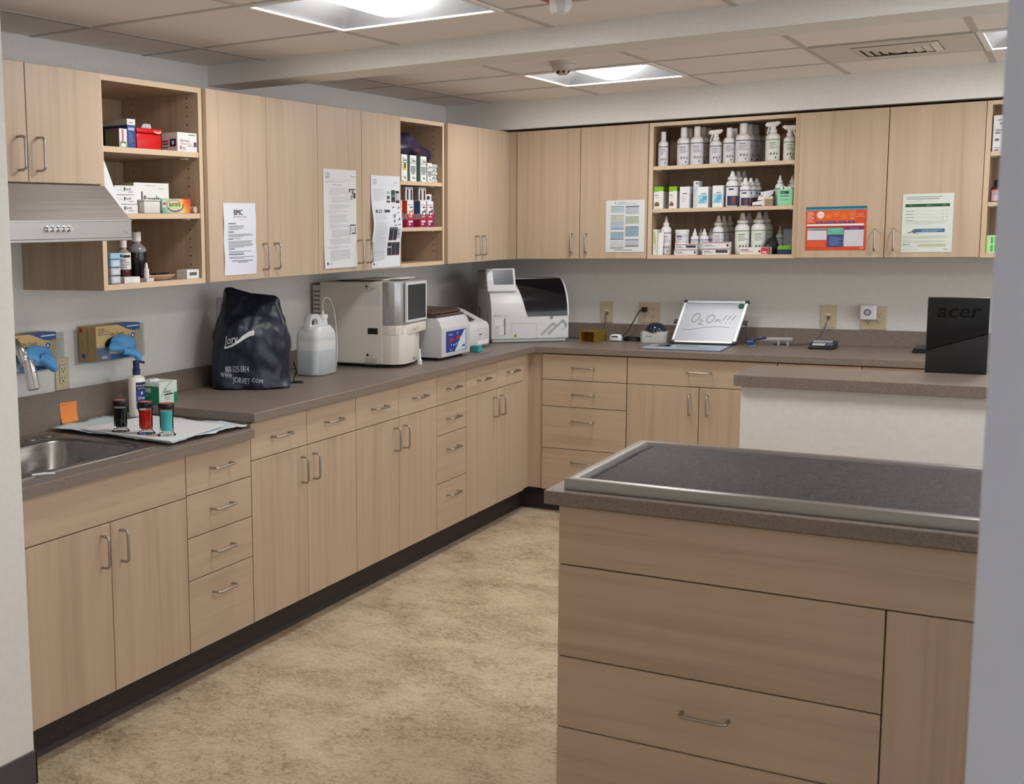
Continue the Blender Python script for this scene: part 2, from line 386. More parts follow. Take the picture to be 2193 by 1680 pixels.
def drawer(F, t, u0, u1, z0, z1, hu=None, hz=None, L=0.115, name='drawer'):
    mb = MB(); F.box(mb, u0 + G, u1 - G, -0.019, 0.0, z0 + G, z1 - G, 0, 0.0012)
    d = mb.build(name, WH, t, smooth=0)
    if hu is not None: pull(F, d, hu, hz, False, L)
    return d
def carcass(F, t, u0, u1, z0, z1, depth, th=0.018, solid_top=True, mid=()):
    mb = MB(); d1 = -0.0205
    F.box(mb, u0 + 0.0006, u0 + th, -depth, d1, z0, z1); F.box(mb, u1 - th, u1 - 0.0006, -depth, d1, z0, z1)
    F.box(mb, u0 + th, u1 - th, -depth, d1, z0, z0 + th); F.box(mb, u0 + th, u1 - th, -depth, -depth + 0.008, z0 + th, z1)
    if solid_top: F.box(mb, u0 + th, u1 - th, -depth, d1, z1 - th, z1)
    else: F.box(mb, u0 + th, u1 - th, d1 - 0.06, d1, z1 - th, z1)
    for a in mid: F.box(mb, a - th / 2, a + th / 2, -depth + 0.01, d1, z0 + th, z1 - th)
    return mb.build('carcass', WIN, t, smooth=0)
Z0, ZD, ZT = 0.13, 0.736, 0.8765
Z1, Z2 = 0.591, 0.361
def base(name, label, F, u0, u1, depth=0.62, ztop=0.8805, kind='2+2', cat='cabinet', group='base cabinets'):
    loc = F.pt((u0 + u1) / 2, -0.3, 0.0); t = thing(name, label, cat, loc, group)
    um = (u0 + u1) / 2
    mid = () if kind in ('sink',) else ((um,) if kind == '2+2' else ())
    carcass(F, t, u0, u1, 0.125, ztop - 0.0005, depth, solid_top=(kind != 'sink'), mid=mid)
    mb = MB(); F.box(mb, u0 + 0.001, u1 - 0.001, -0.3, -0.09, 0.0, 0.125); mb.build('plinth', RUBBER, t, smooth=0)
    if kind == '2+2':
        for a, b in ((u0, um), (um, u1)): drawer(F, t, a, b, ZD, ZT, (a + b) / 2, 0.807)
        door(F, t, u0, um, Z0, ZD, um - 0.043, 0.646); door(F, t, um, u1, Z0, ZD, um + 0.043, 0.646)
    elif kind == '1+2':
        drawer(F, t, u0, u1, ZD, ZT, um, 0.812)
        door(F, t, u0, um, Z0, ZD, um - 0.043, 0.646); door(F, t, um, u1, Z0, ZD, um + 0.043, 0.646)
    elif kind == '4':
        for a, b, h in ((ZD, ZT, 0.807), (Z1, ZD, 0.664), (Z2, Z1, 0.518), (Z0, Z2, 0.294)): drawer(F, t, u0, u1, a, b, um, h)
    elif kind == '4low':
        for a, b, h in ((0.682, 0.823, 0.757), (0.533, 0.682, 0.613), (0.384, 0.533, 0.464), (Z0, 0.384, 0.317)): drawer(F, t, u0, u1, a, b, um, h)
    elif kind == 'sink':
        drawer(F, t, u0, u1, 0.677, 0.823, name='false_front')
        um = 2.178
        door(F, t, u0, um, Z0, 0.677, um - 0.045, 0.593); door(F, t, um, u1, Z0, 0.677, um + 0.045, 0.593)
    return t
base('sink_base_cabinet', 'maple base cabinet under the steel sink, with two doors and a plain rail', FL, YW + 0.004, 2.565, ztop=0.8265, kind='sink')
base('drawer_cabinet', 'maple four-drawer cabinet under the three stain jars, next to the sink doors', FL, 2.566, 2.9505, ztop=0.8265, kind='4low', group='drawer cabinets')
base('base_cabinet', 'maple base cabinet just past the sink counter, first with two top drawers and two doors', FL, 2.952, 3.719)
base('base_cabinet', 'maple two-drawer two-door base cabinet below the plastic jug and blood analyzer', FL, 3.72, 4.48)
base('drawer_cabinet', 'maple four-drawer cabinet between two-door cabinets, below the small centrifuge', FL, 4.481, 4.807, kind='4', group='drawer cabinets')
base('base_cabinet', 'maple two-drawer two-door base cabinet nearest the room corner on the left run', FL, 4.808, 5.556)
base('drawer_cabinet', 'maple four-drawer cabinet on the back wall, right of the corner filler', FB, 0.695, 1.155, depth=0.61, kind='4', group='drawer cabinets')
base('base_cabinet', 'maple back-wall base cabinet below the whiteboard, one wide drawer over two doors', FB, 1.156, 1.887, depth=0.61, kind='1+2')
base('base_cabinet', 'maple back-wall base cabinet showing only a sliver of top drawers over the half wall', FB, 1.888, 2.63, depth=0.61, kind='2+2')
base('base_cabinet', 'maple back-wall base cabinet behind the black computer panel', FB, 2.631, 3.373, depth=0.61, kind='2+2')
t = thing('corner_filler', 'maple corner filler post where the two base runs meet', 'filler panel', (0.63, 5.65, 0))
MB().box(0.60, 0.612, 5.5575, 5.676, Z0, 0.88).build('filler_strip', WV, t, smooth=0)
MB().box(0.6125, 0.6935, 5.664, 5.676, Z0, 0.88).build('filler_strip', WV, t, smooth=0)
MB().box(0.5, 0.54, 5.557, 5.74, 0, 0.125).build('plinth', RUBBER, t, smooth=0)
MB().box(0.541, 0.694, 5.734, 5.746, 0, 0.125).build('plinth', RUBBER, t, smooth=0)
mb = MB(); mb.box(0.54, 0.5455, YW + 0.002, 5.73, 0.0, 0.118); mb.prism([(0.5455, 0), (0.556, 0), (0.5455, 0.014)], 'y', YW + 0.002, 5.73)
struct('baseboard_1', mb, RUBBER)
mb = MB(); mb.box(0.546, 3.37, 5.7285, 5.734, 0.0, 0.118); mb.prism([(5.7285, 0), (5.7285, 0.014), (5.718, 0)], 'x', 0.546, 3.37)
struct('baseboard_back', mb, RUBBER)

# countertops
t = thing('countertop', 'long brown-grey laminate counter running into the corner and along the back wall', 'countertop', (0.33, 4.0, HT - 0.034))
mb = MB(); poly = [(0.002, 2.94), (0.657, 2.94), (0.657, YB - 0.022), (3.4, YB - 0.022), (3.4, WY - 0.002), (0.002, WY - 0.002)]
mb.prism(poly, 'z', HT - 0.033, HT, 0, 0.0015, 1); mb.build('worktop', COUNTER, t, smooth=0)
mb = MB(); mb.box(0.0015, 0.02, 2.94, WY - 0.0015, HT, 0.998, bev=0.001); mb.box(0.02, 3.4, WY - 0.02, WY - 0.0015, HT, 0.998, bev=0.001)
mb.build('backsplash', COUNTER, t, smooth=0)
t = thing('sink_countertop', 'lower brown-grey laminate counter holding the steel sink', 'countertop', (0.33, 2.35, HL - 0.034))
SY0, SY1, SX0, SX1 = 1.90, 2.478, 0.10, 0.567
mb = MB(); z0, z1 = HL - 0.034, HL
mb.box(0.002, SX0, YW + 0.003, 2.9385, z0, z1); mb.box(SX1, 0.657, YW + 0.003, 2.9385, z0, z1, bev=0.001)
mb.box(SX0, SX1, YW + 0.003, SY0, z0, z1); mb.box(SX0, SX1, SY1, 2.9385, z0, z1)
mb.build('worktop', COUNTER, t, smooth=0)
MB().box(0.0015, 0.02, YW + 0.003, 2.9385, HL, 0.998, bev=0.001).build('backsplash', COUNTER, t, smooth=0)

# sink
t = thing('sink', 'stainless steel drop-in sink at the left end of the counter', 'sink', (0.33, 2.19, HL))
def rrect(x0, x1, y0, y1, r, n=6):
    o = []
    for cx, cy, a0 in ((x1 - r, y1 - r, 0), (x0 + r, y1 - r, 90), (x0 + r, y0 + r, 180), (x1 - r, y0 + r, 270)):
        for k in range(n + 1): a = math.radians(a0 + 90 * k / n); o.append((cx + r * math.cos(a), cy + r * math.sin(a)))
    return o
def loft(mb, loops, m=0, cap=True, flip=False):
    n = len(loops[0]); vs = [p for l in loops for p in l]; fs = []
    for i in range(len(loops) - 1):
        for k in range(n): k2 = (k + 1) % n; fs.append((i * n + k, i * n + k2, (i + 1) * n + k2, (i + 1) * n + k))
    if cap: fs.append(tuple((len(loops) - 1) * n + k for k in range(n)))
    if cap == 2: fs.append(tuple(range(n - 1, -1, -1)))
    return mb.add(vs, fs, m)
mb = MB(); R = lambda x0, x1, y0, y1, r, z: [(a, b, z) for a, b in rrect(x0, x1, y0, y1, r)]
loft(mb, [R(0.073, 0.581, 1.80, 2.498, 0.03, HL + 0.0008), R(0.075, 0.579, 1.802, 2.496, 0.03, HL + 0.005), R(0.083, 0.571, 1.81, 2.488, 0.03, HL + 0.0045),
          R(0.165, 0.545, 1.90, 2.462, 0.085, HL + 0.003), R(0.172, 0.538, 1.907, 2.455, 0.082, HL - 0.006), R(0.185, 0.525, 1.92, 2.435, 0.08, HL - 0.12),
          R(0.21, 0.50, 1.95, 2.40, 0.07, HL - 0.16), R(0.26, 0.45, 2.0, 2.35, 0.05, HL - 0.165)])
mb.build('basin', steel('sink_steel', (120, 3, 120), (150, 147, 145), 0.3), t, smooth=50)
MB().lathe([(0.04, 0), (0.04, 0.003), (0.03, 0.004), (0.028, 0.001)], 0.355, 2.17, HL - 0.1645, 20).build('drain', CHROME, t, fix=True)
for y in (2.36, 2.44): MB().lathe([(0.019, 0.0046), (0.018, 0.007), (0.010, 0.008)], 0.118, y, HL, 24).build('hole_cover', STEEL_X, t, fix=True)
t = thing('faucet', 'chrome gooseneck pull-down faucet over the sink', 'faucet', (0.12, 2.14, HL + 0.005))
MB().lathe([(0.028, 0), (0.028, 0.01), (0.022, 0.03), (0.020, 0.09)], 0.12, 2.14, HL + 0.0052, 20).build('base', CHROME, t, fix=True)
pts = [(0.12, 2.14, HL + 0.09), (0.12, 2.14, 1.13)]
for k in range(1, 13):
    a = math.pi * k / 13; pts.append((0.22 - 0.1 * math.cos(a) + 0.018 * k / 13, 2.14, 1.13 + 0.115 * math.sin(a)))
pts.append((0.345, 2.14, 1.165)); MB().tube(pts, 0.0165, 12).build('spout', CHROME, t, smooth=60)
sp = MB(); sp.tube([(0.343, 2.14, 1.172), (0.349, 2.14, 1.15), (0.358, 2.14, 1.11), (0.364, 2.14, 1.083)], 0.0165, 14, radii=[0.0175, 0.019, 0.0205, 0.0215])
sp.tube([(0.3641, 2.14, 1.0825), (0.3645, 2.14, 1.0805)], 0.016, 14, 1); h = sp.build('spray_head', [CHROME, BLACK], t, smooth=50)
MB().box(0.364, 0.372, 2.134, 2.146, 1.115, 1.14, bev=0.002).build('spray_button', BLACK, h)
MB().tube([(0.12, 2.162, HL + 0.07), (0.13, 2.185, HL + 0.085), (0.22, 2.205, HL + 0.13)], 0.006, 10, r1=0.0045).build('handle', CHROME, t, smooth=60)

# ------------------------------------------------ wall cabinets
def upper(label, F, u0, u1, z0=ZUB, z1=ZUT, depth=0.39, um=None, hz=1.464, group='wall cabinets'):
    t = thing('wall_cabinet', label, 'cabinet', F.pt((u0 + u1) / 2, -0.2, z0), group); um = um or (u0 + u1) / 2
    carcass(F, t, u0, u1, z0, z1, depth)
    door(F, t, u0, um, z0, z1, um - 0.041, hz); door(F, t, um, u1, z0, z1, um + 0.041, hz)
    return t
def openshelf(label, F, u0, u1, shelves, depth, inset=0.02, stile=0.022, group='open wall shelves'):
    t = thing('open_shelf_cabinet', label, 'shelf', F.pt((u0 + u1) / 2, -0.2, ZUB), group); z0, z1, th = ZUB, ZUT, 0.019
    for k, (a, b) in enumerate(((u0, u0 + stile), (u1 - stile, u1))):
        mb = MB(); F.box(mb, a + 0.0006, b - 0.0006, -depth, -inset, z0, z1)
        s = b - 0.0003 if k == 0 else a + 0.0003; s2 = s - 0.0003 if k == 0 else s + 0.0003
        for d in (-inset - 0.05, -depth + 0.06):
            for j in range(20):
                z = z0 + 0.07 + j * 0.032
                if all(abs(z - q) > 0.03 for q in shelves): F.box(mb, min(s, s2) - 0.0004, max(s, s2) + 0.0004, d - 0.0025, d + 0.0025, z - 0.0025, z + 0.0025, 1)
        mb.build('side_panel', [WIN, M((60, 44, 32), 0.9)], t, smooth=0)
    a, b = u0 + stile, u1 - stile
    mb = MB(); F.box(mb, a, b, -depth, -inset, z1 - th, z1); mb.build('top_panel', WIN, t, smooth=0)
    mb = MB(); F.box(mb, a, b, -depth, -inset, z0, z0 + th); mb.build('bottom_panel', WIN, t, smooth=0)
    mb = MB(); F.box(mb, a, b, -depth, -depth + 0.008, z0 + th, z1 - th); mb.build('back_panel', WIN, t, smooth=0)
    mb = MB()
    F.box(mb, u0 + 0.0006, u0 + stile, -inset, -inset + 0.0012, z0, z1); F.box(mb, u1 - stile, u1 - 0.0006, -inset, -inset + 0.0012, z0, z1)
    F.box(mb, a, b, -inset, -inset + 0.0012, z1 - th, z1); F.box(mb, a, b, -inset, -inset + 0.0012, z0, z0 + th)
    mb.build('edge_band', WE, t, smooth=0)
    for z in shelves:
        mb = MB(); F.box(mb, a + 0.001, b - 0.001, -depth + 0.009, -inset - 0.002, z - th, z)
        F.box(mb, a + 0.001, b - 0.001, -inset - 0.002, -inset - 0.001, z - th, z, 1)
        s = mb.build('shelf', [WIN, WE], t, smooth=0)
        for u in (a + 0.012, b - 0.012):
            mb = MB(); F.box(mb, u - 0.011, u + 0.011, -inset - 0.07, -inset - 0.045, z - th - 0.005, z - th - 0.0003, 0, 0.001); mb.build('shelf_pin', WHITE, s)
    return t
upper('maple wall cabinet above the range hood, with two short doors', UL, YW + 0.004, 2.4735, z0=1.726, um=2.127, hz=1.813)
upper('maple wall cabinet with the printed letterhead notice taped to its left door', UL, 3.046, 3.827, um=3.442)
upper('maple wall cabinet with the two tall instruction sheets on its doors', UL, 3.828, 4.583, um=4.205)
upper('maple wall cabinet in the corner, right of the purple bag shelf', UL, 5.096, 5.848, um=5.473)
upper('maple back-wall cabinet with a tinted table sheet on its right door', UB, 0.428, 1.158, depth=0.34, um=0.793)
upper('maple back-wall cabinet with the orange poster and the green-headed notice', UB, 1.9015, 2.69, depth=0.34, um=2.295)
SHA = openshelf('open maple shelf by the range hood holding boxes, glove tin and brown bottles', UL, 2.4745, 3.0455, (1.634, 1.856), 0.393)
SHB = openshelf('narrow open maple shelf with the purple bag and slim leash cartons', UL, 4.584, 5.0945, (1.568, 1.79), 0.393)
SHC = openshelf('wide open maple shelf on the back wall full of white bottles', UB, 1.159, 1.9005, (1.639, 1.862), 0.34)
SHD = openshelf('open maple shelf at the right, mostly hidden by the door wall', UB, 2.691, 3.37, (1.63, 1.858), 0.34)
t = thing('wall_filler', 'maple filler strip in the corner between the two runs of wall cabinets', 'filler panel', (0.38, 5.9, ZUB))
MB().box(0.364, 0.376, 5.849, 5.95, ZUB, ZUT).build('filler_strip', WV, t, smooth=0)
MB().box(0.3765, 0.4275, 5.938, 5.95, ZUB, ZUT).build('filler_strip', WV, t, smooth=0)
h = MB(); h.cyl((0.0112, 2.865, 2.028), (0.0125, 2.865, 2.028), 0.011, 16); h.build('cable_hole', BLACK, SHA)

# range hood
t = thing('range_hood', 'stainless steel slanted range hood under the short wall cabinet', 'range hood', (0.25, 2.12, 1.545))
prof = [(0.003, 1.552), (0.508, 1.552), (0.508, 1.606), (0.397, 1.7235), (0.003, 1.7235)]
MB().prism(prof, 'y', YW + 0.006, 2.4725, 0, 0.0015, 1).build('canopy', STEEL_Y, t, smooth=0)
MB().box(0.003, 0.51, YW + 0.005, 2.473, 1.543, 1.5515, bev=0.002).build('bottom_lip', STEEL_Y, t, smooth=0)
MB().box(0.508, 0.5105, YW + 0.006, 2.4725, 1.6055, 1.6085).build('crease', M((215, 212, 210), 0.3, 1.0), t, smooth=0)
for k in range(5):
    y = 2.08 + 0.024 * k
    MB().tube([(0.508, y, 1.583), (0.512, y, 1.583), (0.513, y, 1.583), (0.519, y, 1.583)], 0.009, 16, radii=[0.0098, 0.0098, 0.0078, 0.0074]).build('push_button', CHROME, t, smooth=40)
for y, z in ((2.44, 1.575), (2.452, 1.569)):
    MB().cyl((0.5081, y, z), (0.5092, y, z), 0.004, 12).build('rivet', M((190, 188, 186), 0.4, 1.0), t)

# ------------------------------------------------ island with the steel treatment table
t = thing('island_cabinet', 'maple island cabinet with wide drawers below the steel tray table', 'cabinet', (2.75, 2.55, 0))
x0, x1 = 2.046, 3.5; y1 = 2.87
mb = MB(); mb.box(x0, x0 + 0.018, YI + 0.0205, y1, 0.1, 0.8835); mb.box(x1 - 0.018, x1, YI + 0.0205, y1, 0.1, 0.8835); mb.box(x0 + 0.018, x1 - 0.018, y1 - 0.018, y1, 0.1, 0.8835)
mb.box(x0 + 0.018, x1 - 0.018, YI + 0.0205, y1 - 0.018, 0.1, 0.118); mb.box(2.766, 2.784, YI + 0.0205, y1 - 0.018, 0.118, 0.72); mb.box(x0 + 0.018, x1 - 0.018, YI + 0.0205, y1 - 0.018, 0.71, 0.728)
mb.build('carcass', WV, t, smooth=0)
MB().box(x0 + 0.05, x1 - 0.05, YI + 0.08, y1 - 0.05, 0.0, 0.0995).build('plinth', RUBBER, t, smooth=0)
drawer(FI, t, x0, x1, 0.730, 0.879, name='apron_panel')
drawer(FI, t, x0, 2.775, 0.4945, 0.730); drawer(FI, t, x0, 2.775, 0.3095, 0.4945, 2.408, 0.412, L=0.105); drawer(FI, t, x0, 2.775, 0.105, 0.3095, 2.408, 0.225, L=0.105)
door(FI, t, 2.775, x1, 0.105, 0.730, x1 - 0.06, 0.62)
tt = thing('island_countertop', 'brown-grey laminate island top carrying the steel tray table', 'countertop', (2.75, 2.55, 0.884))
MB().box(2.018, 3.53, 2.212, 2.905, 0.884, 0.918, bev=0.0015).build('worktop', COUNTER, tt, smooth=0)
tr = thing('treatment_tray', 'stainless steel framed tray table with a dark textured mat on the island', 'examination table', (2.75, 2.55, 0.918))
X0, X1, Y0, Y1, zb, zt = 2.058, 3.49, 2.244, 2.862, 0.9186, 0.946
mb = MB(); w = 0.03
R4 = lambda i, z: [(X0 + i, Y0 + i, z), (X1 - i, Y0 + i, z), (X1 - i, Y1 - i, z), (X0 + i, Y1 - i, z)]
loops = [R4(0, zb), R4(0, zt - 0.004), R4(0.001, zt - 0.0015), R4(0.004, zt), R4(w - 0.008, zt + 0.0005), R4(w - 0.003, zt - 0.001), R4(w, zt - 0.006), R4(w + 0.003, zt - 0.016), R4(w + 0.006, zt - 0.0195)]
loft(mb, loops, cap=True); mb.build('frame', STEEL_X, tr, smooth=40)
m, nt, bs, N, L = nodes('dark_textured_mat')
tc = N('ShaderNodeTexCoord'); vo = N('ShaderNodeTexNoise'); vo.inputs['Scale'].default_value = 48; vo.inputs['Detail'].default_value = 2; vo.inputs['Distortion'].default_value = 5.0
L(tc.outputs['Object'], vo.inputs['Vector'])
cr = N('ShaderNodeValToRGB'); ramp(cr, [(0.42, (30, 26, 29)), (0.57, (46, 41, 45)), (0.64, (84, 78, 84))]); L(vo.outputs[0], cr.inputs[0]); L(cr.outputs[0], bs.inputs['Base Color'])
bp = N('ShaderNodeBump'); bp.inputs['Strength'].default_value = 0.7; bp.inputs['Distance'].default_value = 0.003; L(vo.outputs[0], bp.inputs['Height']); L(bp.outputs[0], bs.inputs['Normal'])
bs.inputs['Roughness'].default_value = 0.5; bs.inputs['Specular IOR Level'].default_value = 0.3; MAT_TRAY = m
mb = MB(); mb.box(X0 + 0.052, X1 - 0.05, Y0 + 0.038, Y1 - 0.038, zt - 0.0190, zt - 0.006, bev=0.003, seg=2)
for k in range(46):
    y = Y0 + 0.045 + k * (Y1 - Y0 - 0.09) / 45
    if 18 < k < 28: continue
    mb.box(X0 + 0.047, X0 + 0.0525, y - 0.003, y + 0.003, zt - 0.0185, zt - 0.007)
mb.build('mat', MAT_TRAY, tr, smooth=30)

# half wall, its cap, the desk behind it and the computer tower
struct('wall_half', MB().box(2.186, 3.6, 3.52, 3.78, 0.0, 1.0335), WALL)
tag(MB().box(2.168, 3.62, 3.496, 3.806, 1.034, 1.07, bev=0.0015).build('counter_cap', COUNTER, None, smooth=0), 'brown-grey laminate cap on the white half wall behind the island', 'counter')
t = thing('desk', 'low laminate desk standing behind the white half wall', 'desk', (2.9, 4.1, 0))
MB().box(2.62, 3.6, 3.782, 4.4, 0.866, 0.899, bev=0.001).build('top', COUNTER, t, smooth=0)
for x in (2.63, 3.57): MB().box(x, x + 0.02, 3.79, 4.38, 0.0, 0.8655).build('side_panel', WV, t, smooth=0)
t = thing('computer_monitor', 'glossy black computer panel standing behind the half wall cap', 'computer', (2.768, 3.86, 0.9))
m, nt, bs, N, L = nodes('glossy_black_plastic'); bs.inputs['Base Color'].default_value = lin((16, 17, 20)); bs.inputs['Roughness'].default_value = 0.28; GBLACK = m
MB().box(2.682, 2.852, 3.852, 3.866, 0.93, 1.309, bev=0.003, seg=2).build('case', M((22, 22, 25), 0.4), t)
MB().box(2.70, 2.835, 3.86, 4.02, 0.8995, 0.909, bev=0.003).build('foot', M((22, 22, 25), 0.4), t)
MB().box(2.74, 2.79, 3.8665, 3.885, 0.9095, 1.05, bev=0.003).build('stand', M((22, 22, 25), 0.4), t)
f = MB(); f.prism([(2.681, 1.140), (2.853, 1.197), (2.853, 1.31), (2.681, 1.31)], 'y', 3.838, 3.8515, 0, 0.002)  # panel split diagonally: a reflection's edge built into shape and colour
f.build('reflection_light_part', GBLACK, t)
MB().prism([(2.681, 0.93), (2.853, 0.93), (2.853, 1.1955), (2.681, 1.1385)], 'y', 3.842, 3.8515, 0, 0.002).build('reflection_dark_part', M((13, 13, 15), 0.5), t)  # darker part of that built-in reflection
lg = MB(); [lg.text('acer', (2.767 + q, 3.8374 - 0.00005 * i, 1.246), (1, 0, 0), (0.16, 0, 1), 0.066, 0, 'C', 1.05) for i, q in enumerate((-0.001, 0.0, 0.001))]; lg.build('logo', M((3, 3, 3), 0.6, 0, 0.2), t, smooth=0)
# ================================================================ things on and above the left run
def poly_rect(mb, o, ux, uy, x0, x1, y0, y1, m):
    o, ux, uy = Vector(o), Vector(ux), Vector(uy)
    mb.quad(o + ux * x0 + uy * y0, o + ux * x1 + uy * y0, o + ux * x1 + uy * y1, o + ux * x0 + uy * y1, m)
def scribble(mb, o, ux, uy, w, h, n, m, rnd, fill=(0.5, 1.0), thick=0.35):
    """n lines of unreadable print inside a w x h block whose lower left corner is o"""
    for k in range(n):
        y = h - (k + 0.8) * h / n; x = 0.0; end = w * rnd.uniform(*fill)
        while x < end - w * 0.02:
            d = min(end - x, w * rnd.uniform(0.08, 0.3)); poly_rect(mb, o, ux, uy, x, x + d, y, y + h / n * thick, m); x += d + w * 0.025

# glove boxes in clear wall holders
BLUE, TAN, GLOVE = M((28, 84, 150), 0.45), M((212, 182, 126), 0.5), M((92, 168, 228), 0.5)
def glove_box(y0, label, hold_label, seed):
    rnd = random.Random(seed); y1 = y0 + 0.25; z0, z1 = 1.099, 1.226; xf = 0.094
    h = thing('glove_holder', hold_label, 'glove holder', (0.01, y0 + 0.19, 1.08), 'clear glove box holders')
    MB().box(0.0015, 0.0045, y0 - 0.02, y0 + 0.385, 1.082, 1.213).build('back_plate', CLEAR, h, smooth=0)
    MB().box(0.0046, xf + 0.007, y0 - 0.008, y1 + 0.008, 1.092, 1.0955).build('tray', CLEAR, h, smooth=0)
    for a, b in ((y0 - 0.008, y0 + 0.07), (y1 - 0.035, y1 + 0.008)):
        mb = MB(); mb.box(xf + 0.004, xf + 0.007, a, b, 1.0956, 1.15 if a < y0 else 1.205); mb.build('front_lip', CLEAR, h, smooth=0)
    t = thing('glove_box', label, 'glove box', (0.05, y0 + 0.125, z0), 'nitrile glove boxes')
    mb = MB(); mb.box(0.006, xf, y0, y1, z0, z1, 0)
    X = (0, 1, 0); Z = (0, 0, 1); o = (xf + 0.0005, y0, z0)
    n = 14; A = [(0.118 + 0.132 * k / n, 0.127 - 0.028 * math.sin(math.pi / 2 * min(1, k / n * 1.25)) ** 1.4) for k in range(n + 1)]
    mb.add([(xf + 0.0005, y0 + a, z0 + b) for a, b in A] + [(xf + 0.0005, y1, z1)], [tuple(range(n + 2))], 1)
    poly_rect(mb, o, X, Z, 0, 0.07, 0.0, 0.047, 1); B = [(0.07 + 0.18 * k / n, 0.022 - 0.016 * k / n) for k in range(n + 1)]
    mb.add([(xf + 0.0005, y0 + 0.07, z0)] + [(xf + 0.0005, y1, z0)] + [(xf + 0.0005, y0 + a, z0 + b) for a, b in A[::-1] if False] + [(xf + 0.0005, y0 + a, z0 + b) for a, b in B[::-1]], [tuple(range(n + 3))], 1)
    poly_rect(mb, (xf + 0.0008, y0, z0), X, Z, 0.008, 0.022, 0.006, 0.016, 2); poly_rect(mb, (xf + 0.0008, y0, z0), X, Z, 0.026, 0.062, 0.006, 0.010, 3); poly_rect(mb, (xf + 0.0008, y0, z0), X, Z, 0.026, 0.056, 0.012, 0.016, 3)
    poly_rect(mb, (xf + 0.0008, y0, z0), X, Z, 0.175, 0.245, 0.115, 0.119, 3); scribble(mb, (xf + 0.0006, y0 + 0.01, z0 + 0.093), X, Z, 0.065, 0.028, 5, 4, rnd)
    mb.text('Safe-Touch', (xf + 0.0006, y0 + 0.075, z0 + 0.089), X, Z, 0.018, 4)
    for r, m in ((0.0125, 3), (0.0115, 1)):
        mb.add([(xf + 0.0007 + (0.0002 if m == 1 else 0), y0 + 0.207 + r * math.cos(k * math.pi / 10), z0 + 0.082 + r * math.sin(k * math.pi / 10)) for k in range(20)], [tuple(range(20))], m)
    mb.add([(xf + 0.0012, y0 + 0.2, z0 + 0.077), (xf + 0.0012, y0 + 0.214, z0 + 0.077), (xf + 0.0012, y0 + 0.207, z0 + 0.09)], [(0, 1, 2)], 3)
    mb.add([(xf + 0.0009, y0 + 0.12 + 0.075 * math.cos(k * math.pi / 10), z0 + 0.058 + 0.028 * math.sin(k * math.pi / 10)) for k in range(20)], [tuple(range(20))], 5)
    mb.box(0.006, xf - 0.001, y0 - 0.0004, y0, z0 + 0.001, z1 - 0.001, 6)
    mb.text('Nitrile Exam Gloves', (0.055, y0 - 0.0008, z0 + 0.022), (0, 0, 1), (-1, 0, 0), 0.011, 4); mb.text('LATEX FREE', (0.03, y0 - 0.0008, z0 + 0.04), (0, 0, 1), (-1, 0, 0), 0.007, 4)
    poly_rect(mb, (0.012, y0 - 0.0008, z0 + 0.105), (1, 0, 0), (0, 0, 1), 0, 0.015, 0, 0.014, 2)
    for k in range(1): mb.add([(0.03 + 0.009 * math.cos(q * math.pi / 8), y0 - 0.0009, z0 + 0.017 + 0.009 * math.sin(q * math.pi / 8)) for q in range(16)], [tuple(range(16))], 1)
    poly_rect(mb, (xf - 0.012, y0 + 0.12, z1 + 0.0004), (0, 1, 0), (-1, 0, 0), 0, 0.13, -0.012, 0.05, 1)
    mb.build('carton', [TAN, BLUE, M((176, 50, 42), 0.5), M((232, 234, 238), 0.5), M((60, 60, 78), 0.6), BLACK, M((176, 150, 104), 0.5)], t, smooth=0)
    g = MB(); prof = []
    n, k = 22, 12; vs = []; fs = []
    for i in range(k + 1):
        q = i / k; s = math.sin(math.pi * min(1, 0.14 + q * 0.8)) ** 0.6
        for j in range(n):
            a = 2 * math.pi * j / n; w = 1 + 0.14 * math.sin(3 * a + 5 * q + seed) + rnd.uniform(-0.05, 0.05)
            vs.append((xf + 0.002 + 0.032 * q * (1 + 0.2 * math.sin(2 * a + seed)), y0 + 0.122 + 0.078 * s * w * math.cos(a) + 0.012 * q, z0 + 0.057 + (0.031 * s * w * math.sin(a)) - 0.014 * q * q))
    for i in range(k):
        for j in range(n): fs.append((i * n + j, i * n + (j + 1) % n, (i + 1) * n + (j + 1) % n, (i + 1) * n + j))
    fs.append(tuple(k * n + j for j in range(n))); g.add(vs, fs)
    for (ya, za, yb, zb_, r) in ((0.15, 0.034, 0.206, -0.014, 0.014), (0.125, 0.03, 0.178, 0.012, 0.014)) if seed == 1 else ((0.14, 0.045, 0.208, -0.004, 0.016), (0.16, 0.05, 0.20, 0.02, 0.014)):
        pts = [(xf + 0.022 + 0.014 * math.sin(q * 2.2), y0 + ya + (yb - ya) * q, z0 + za + (zb_ - za) * q ** 1.25) for q in [i / 7 for i in range(8)]]
        g.tube(pts, r, 12, radii=[r * (1.15 - 0.15 * i / 7) * (0.45 if i == 7 else 1) for i in range(8)])
    g.build('glove', GLOVE, t, smooth=40)
glove_box(2.28, 'tan and blue glove box behind the faucet, blue glove drooping to the right', 'clear acrylic wall holder behind the faucet, overlapping the outlet', 2)
glove_box(2.74, 'tan and blue glove box above the lotion bottle, blue glove pulled out', 'clear acrylic wall holder above the lotion bottle', 1)

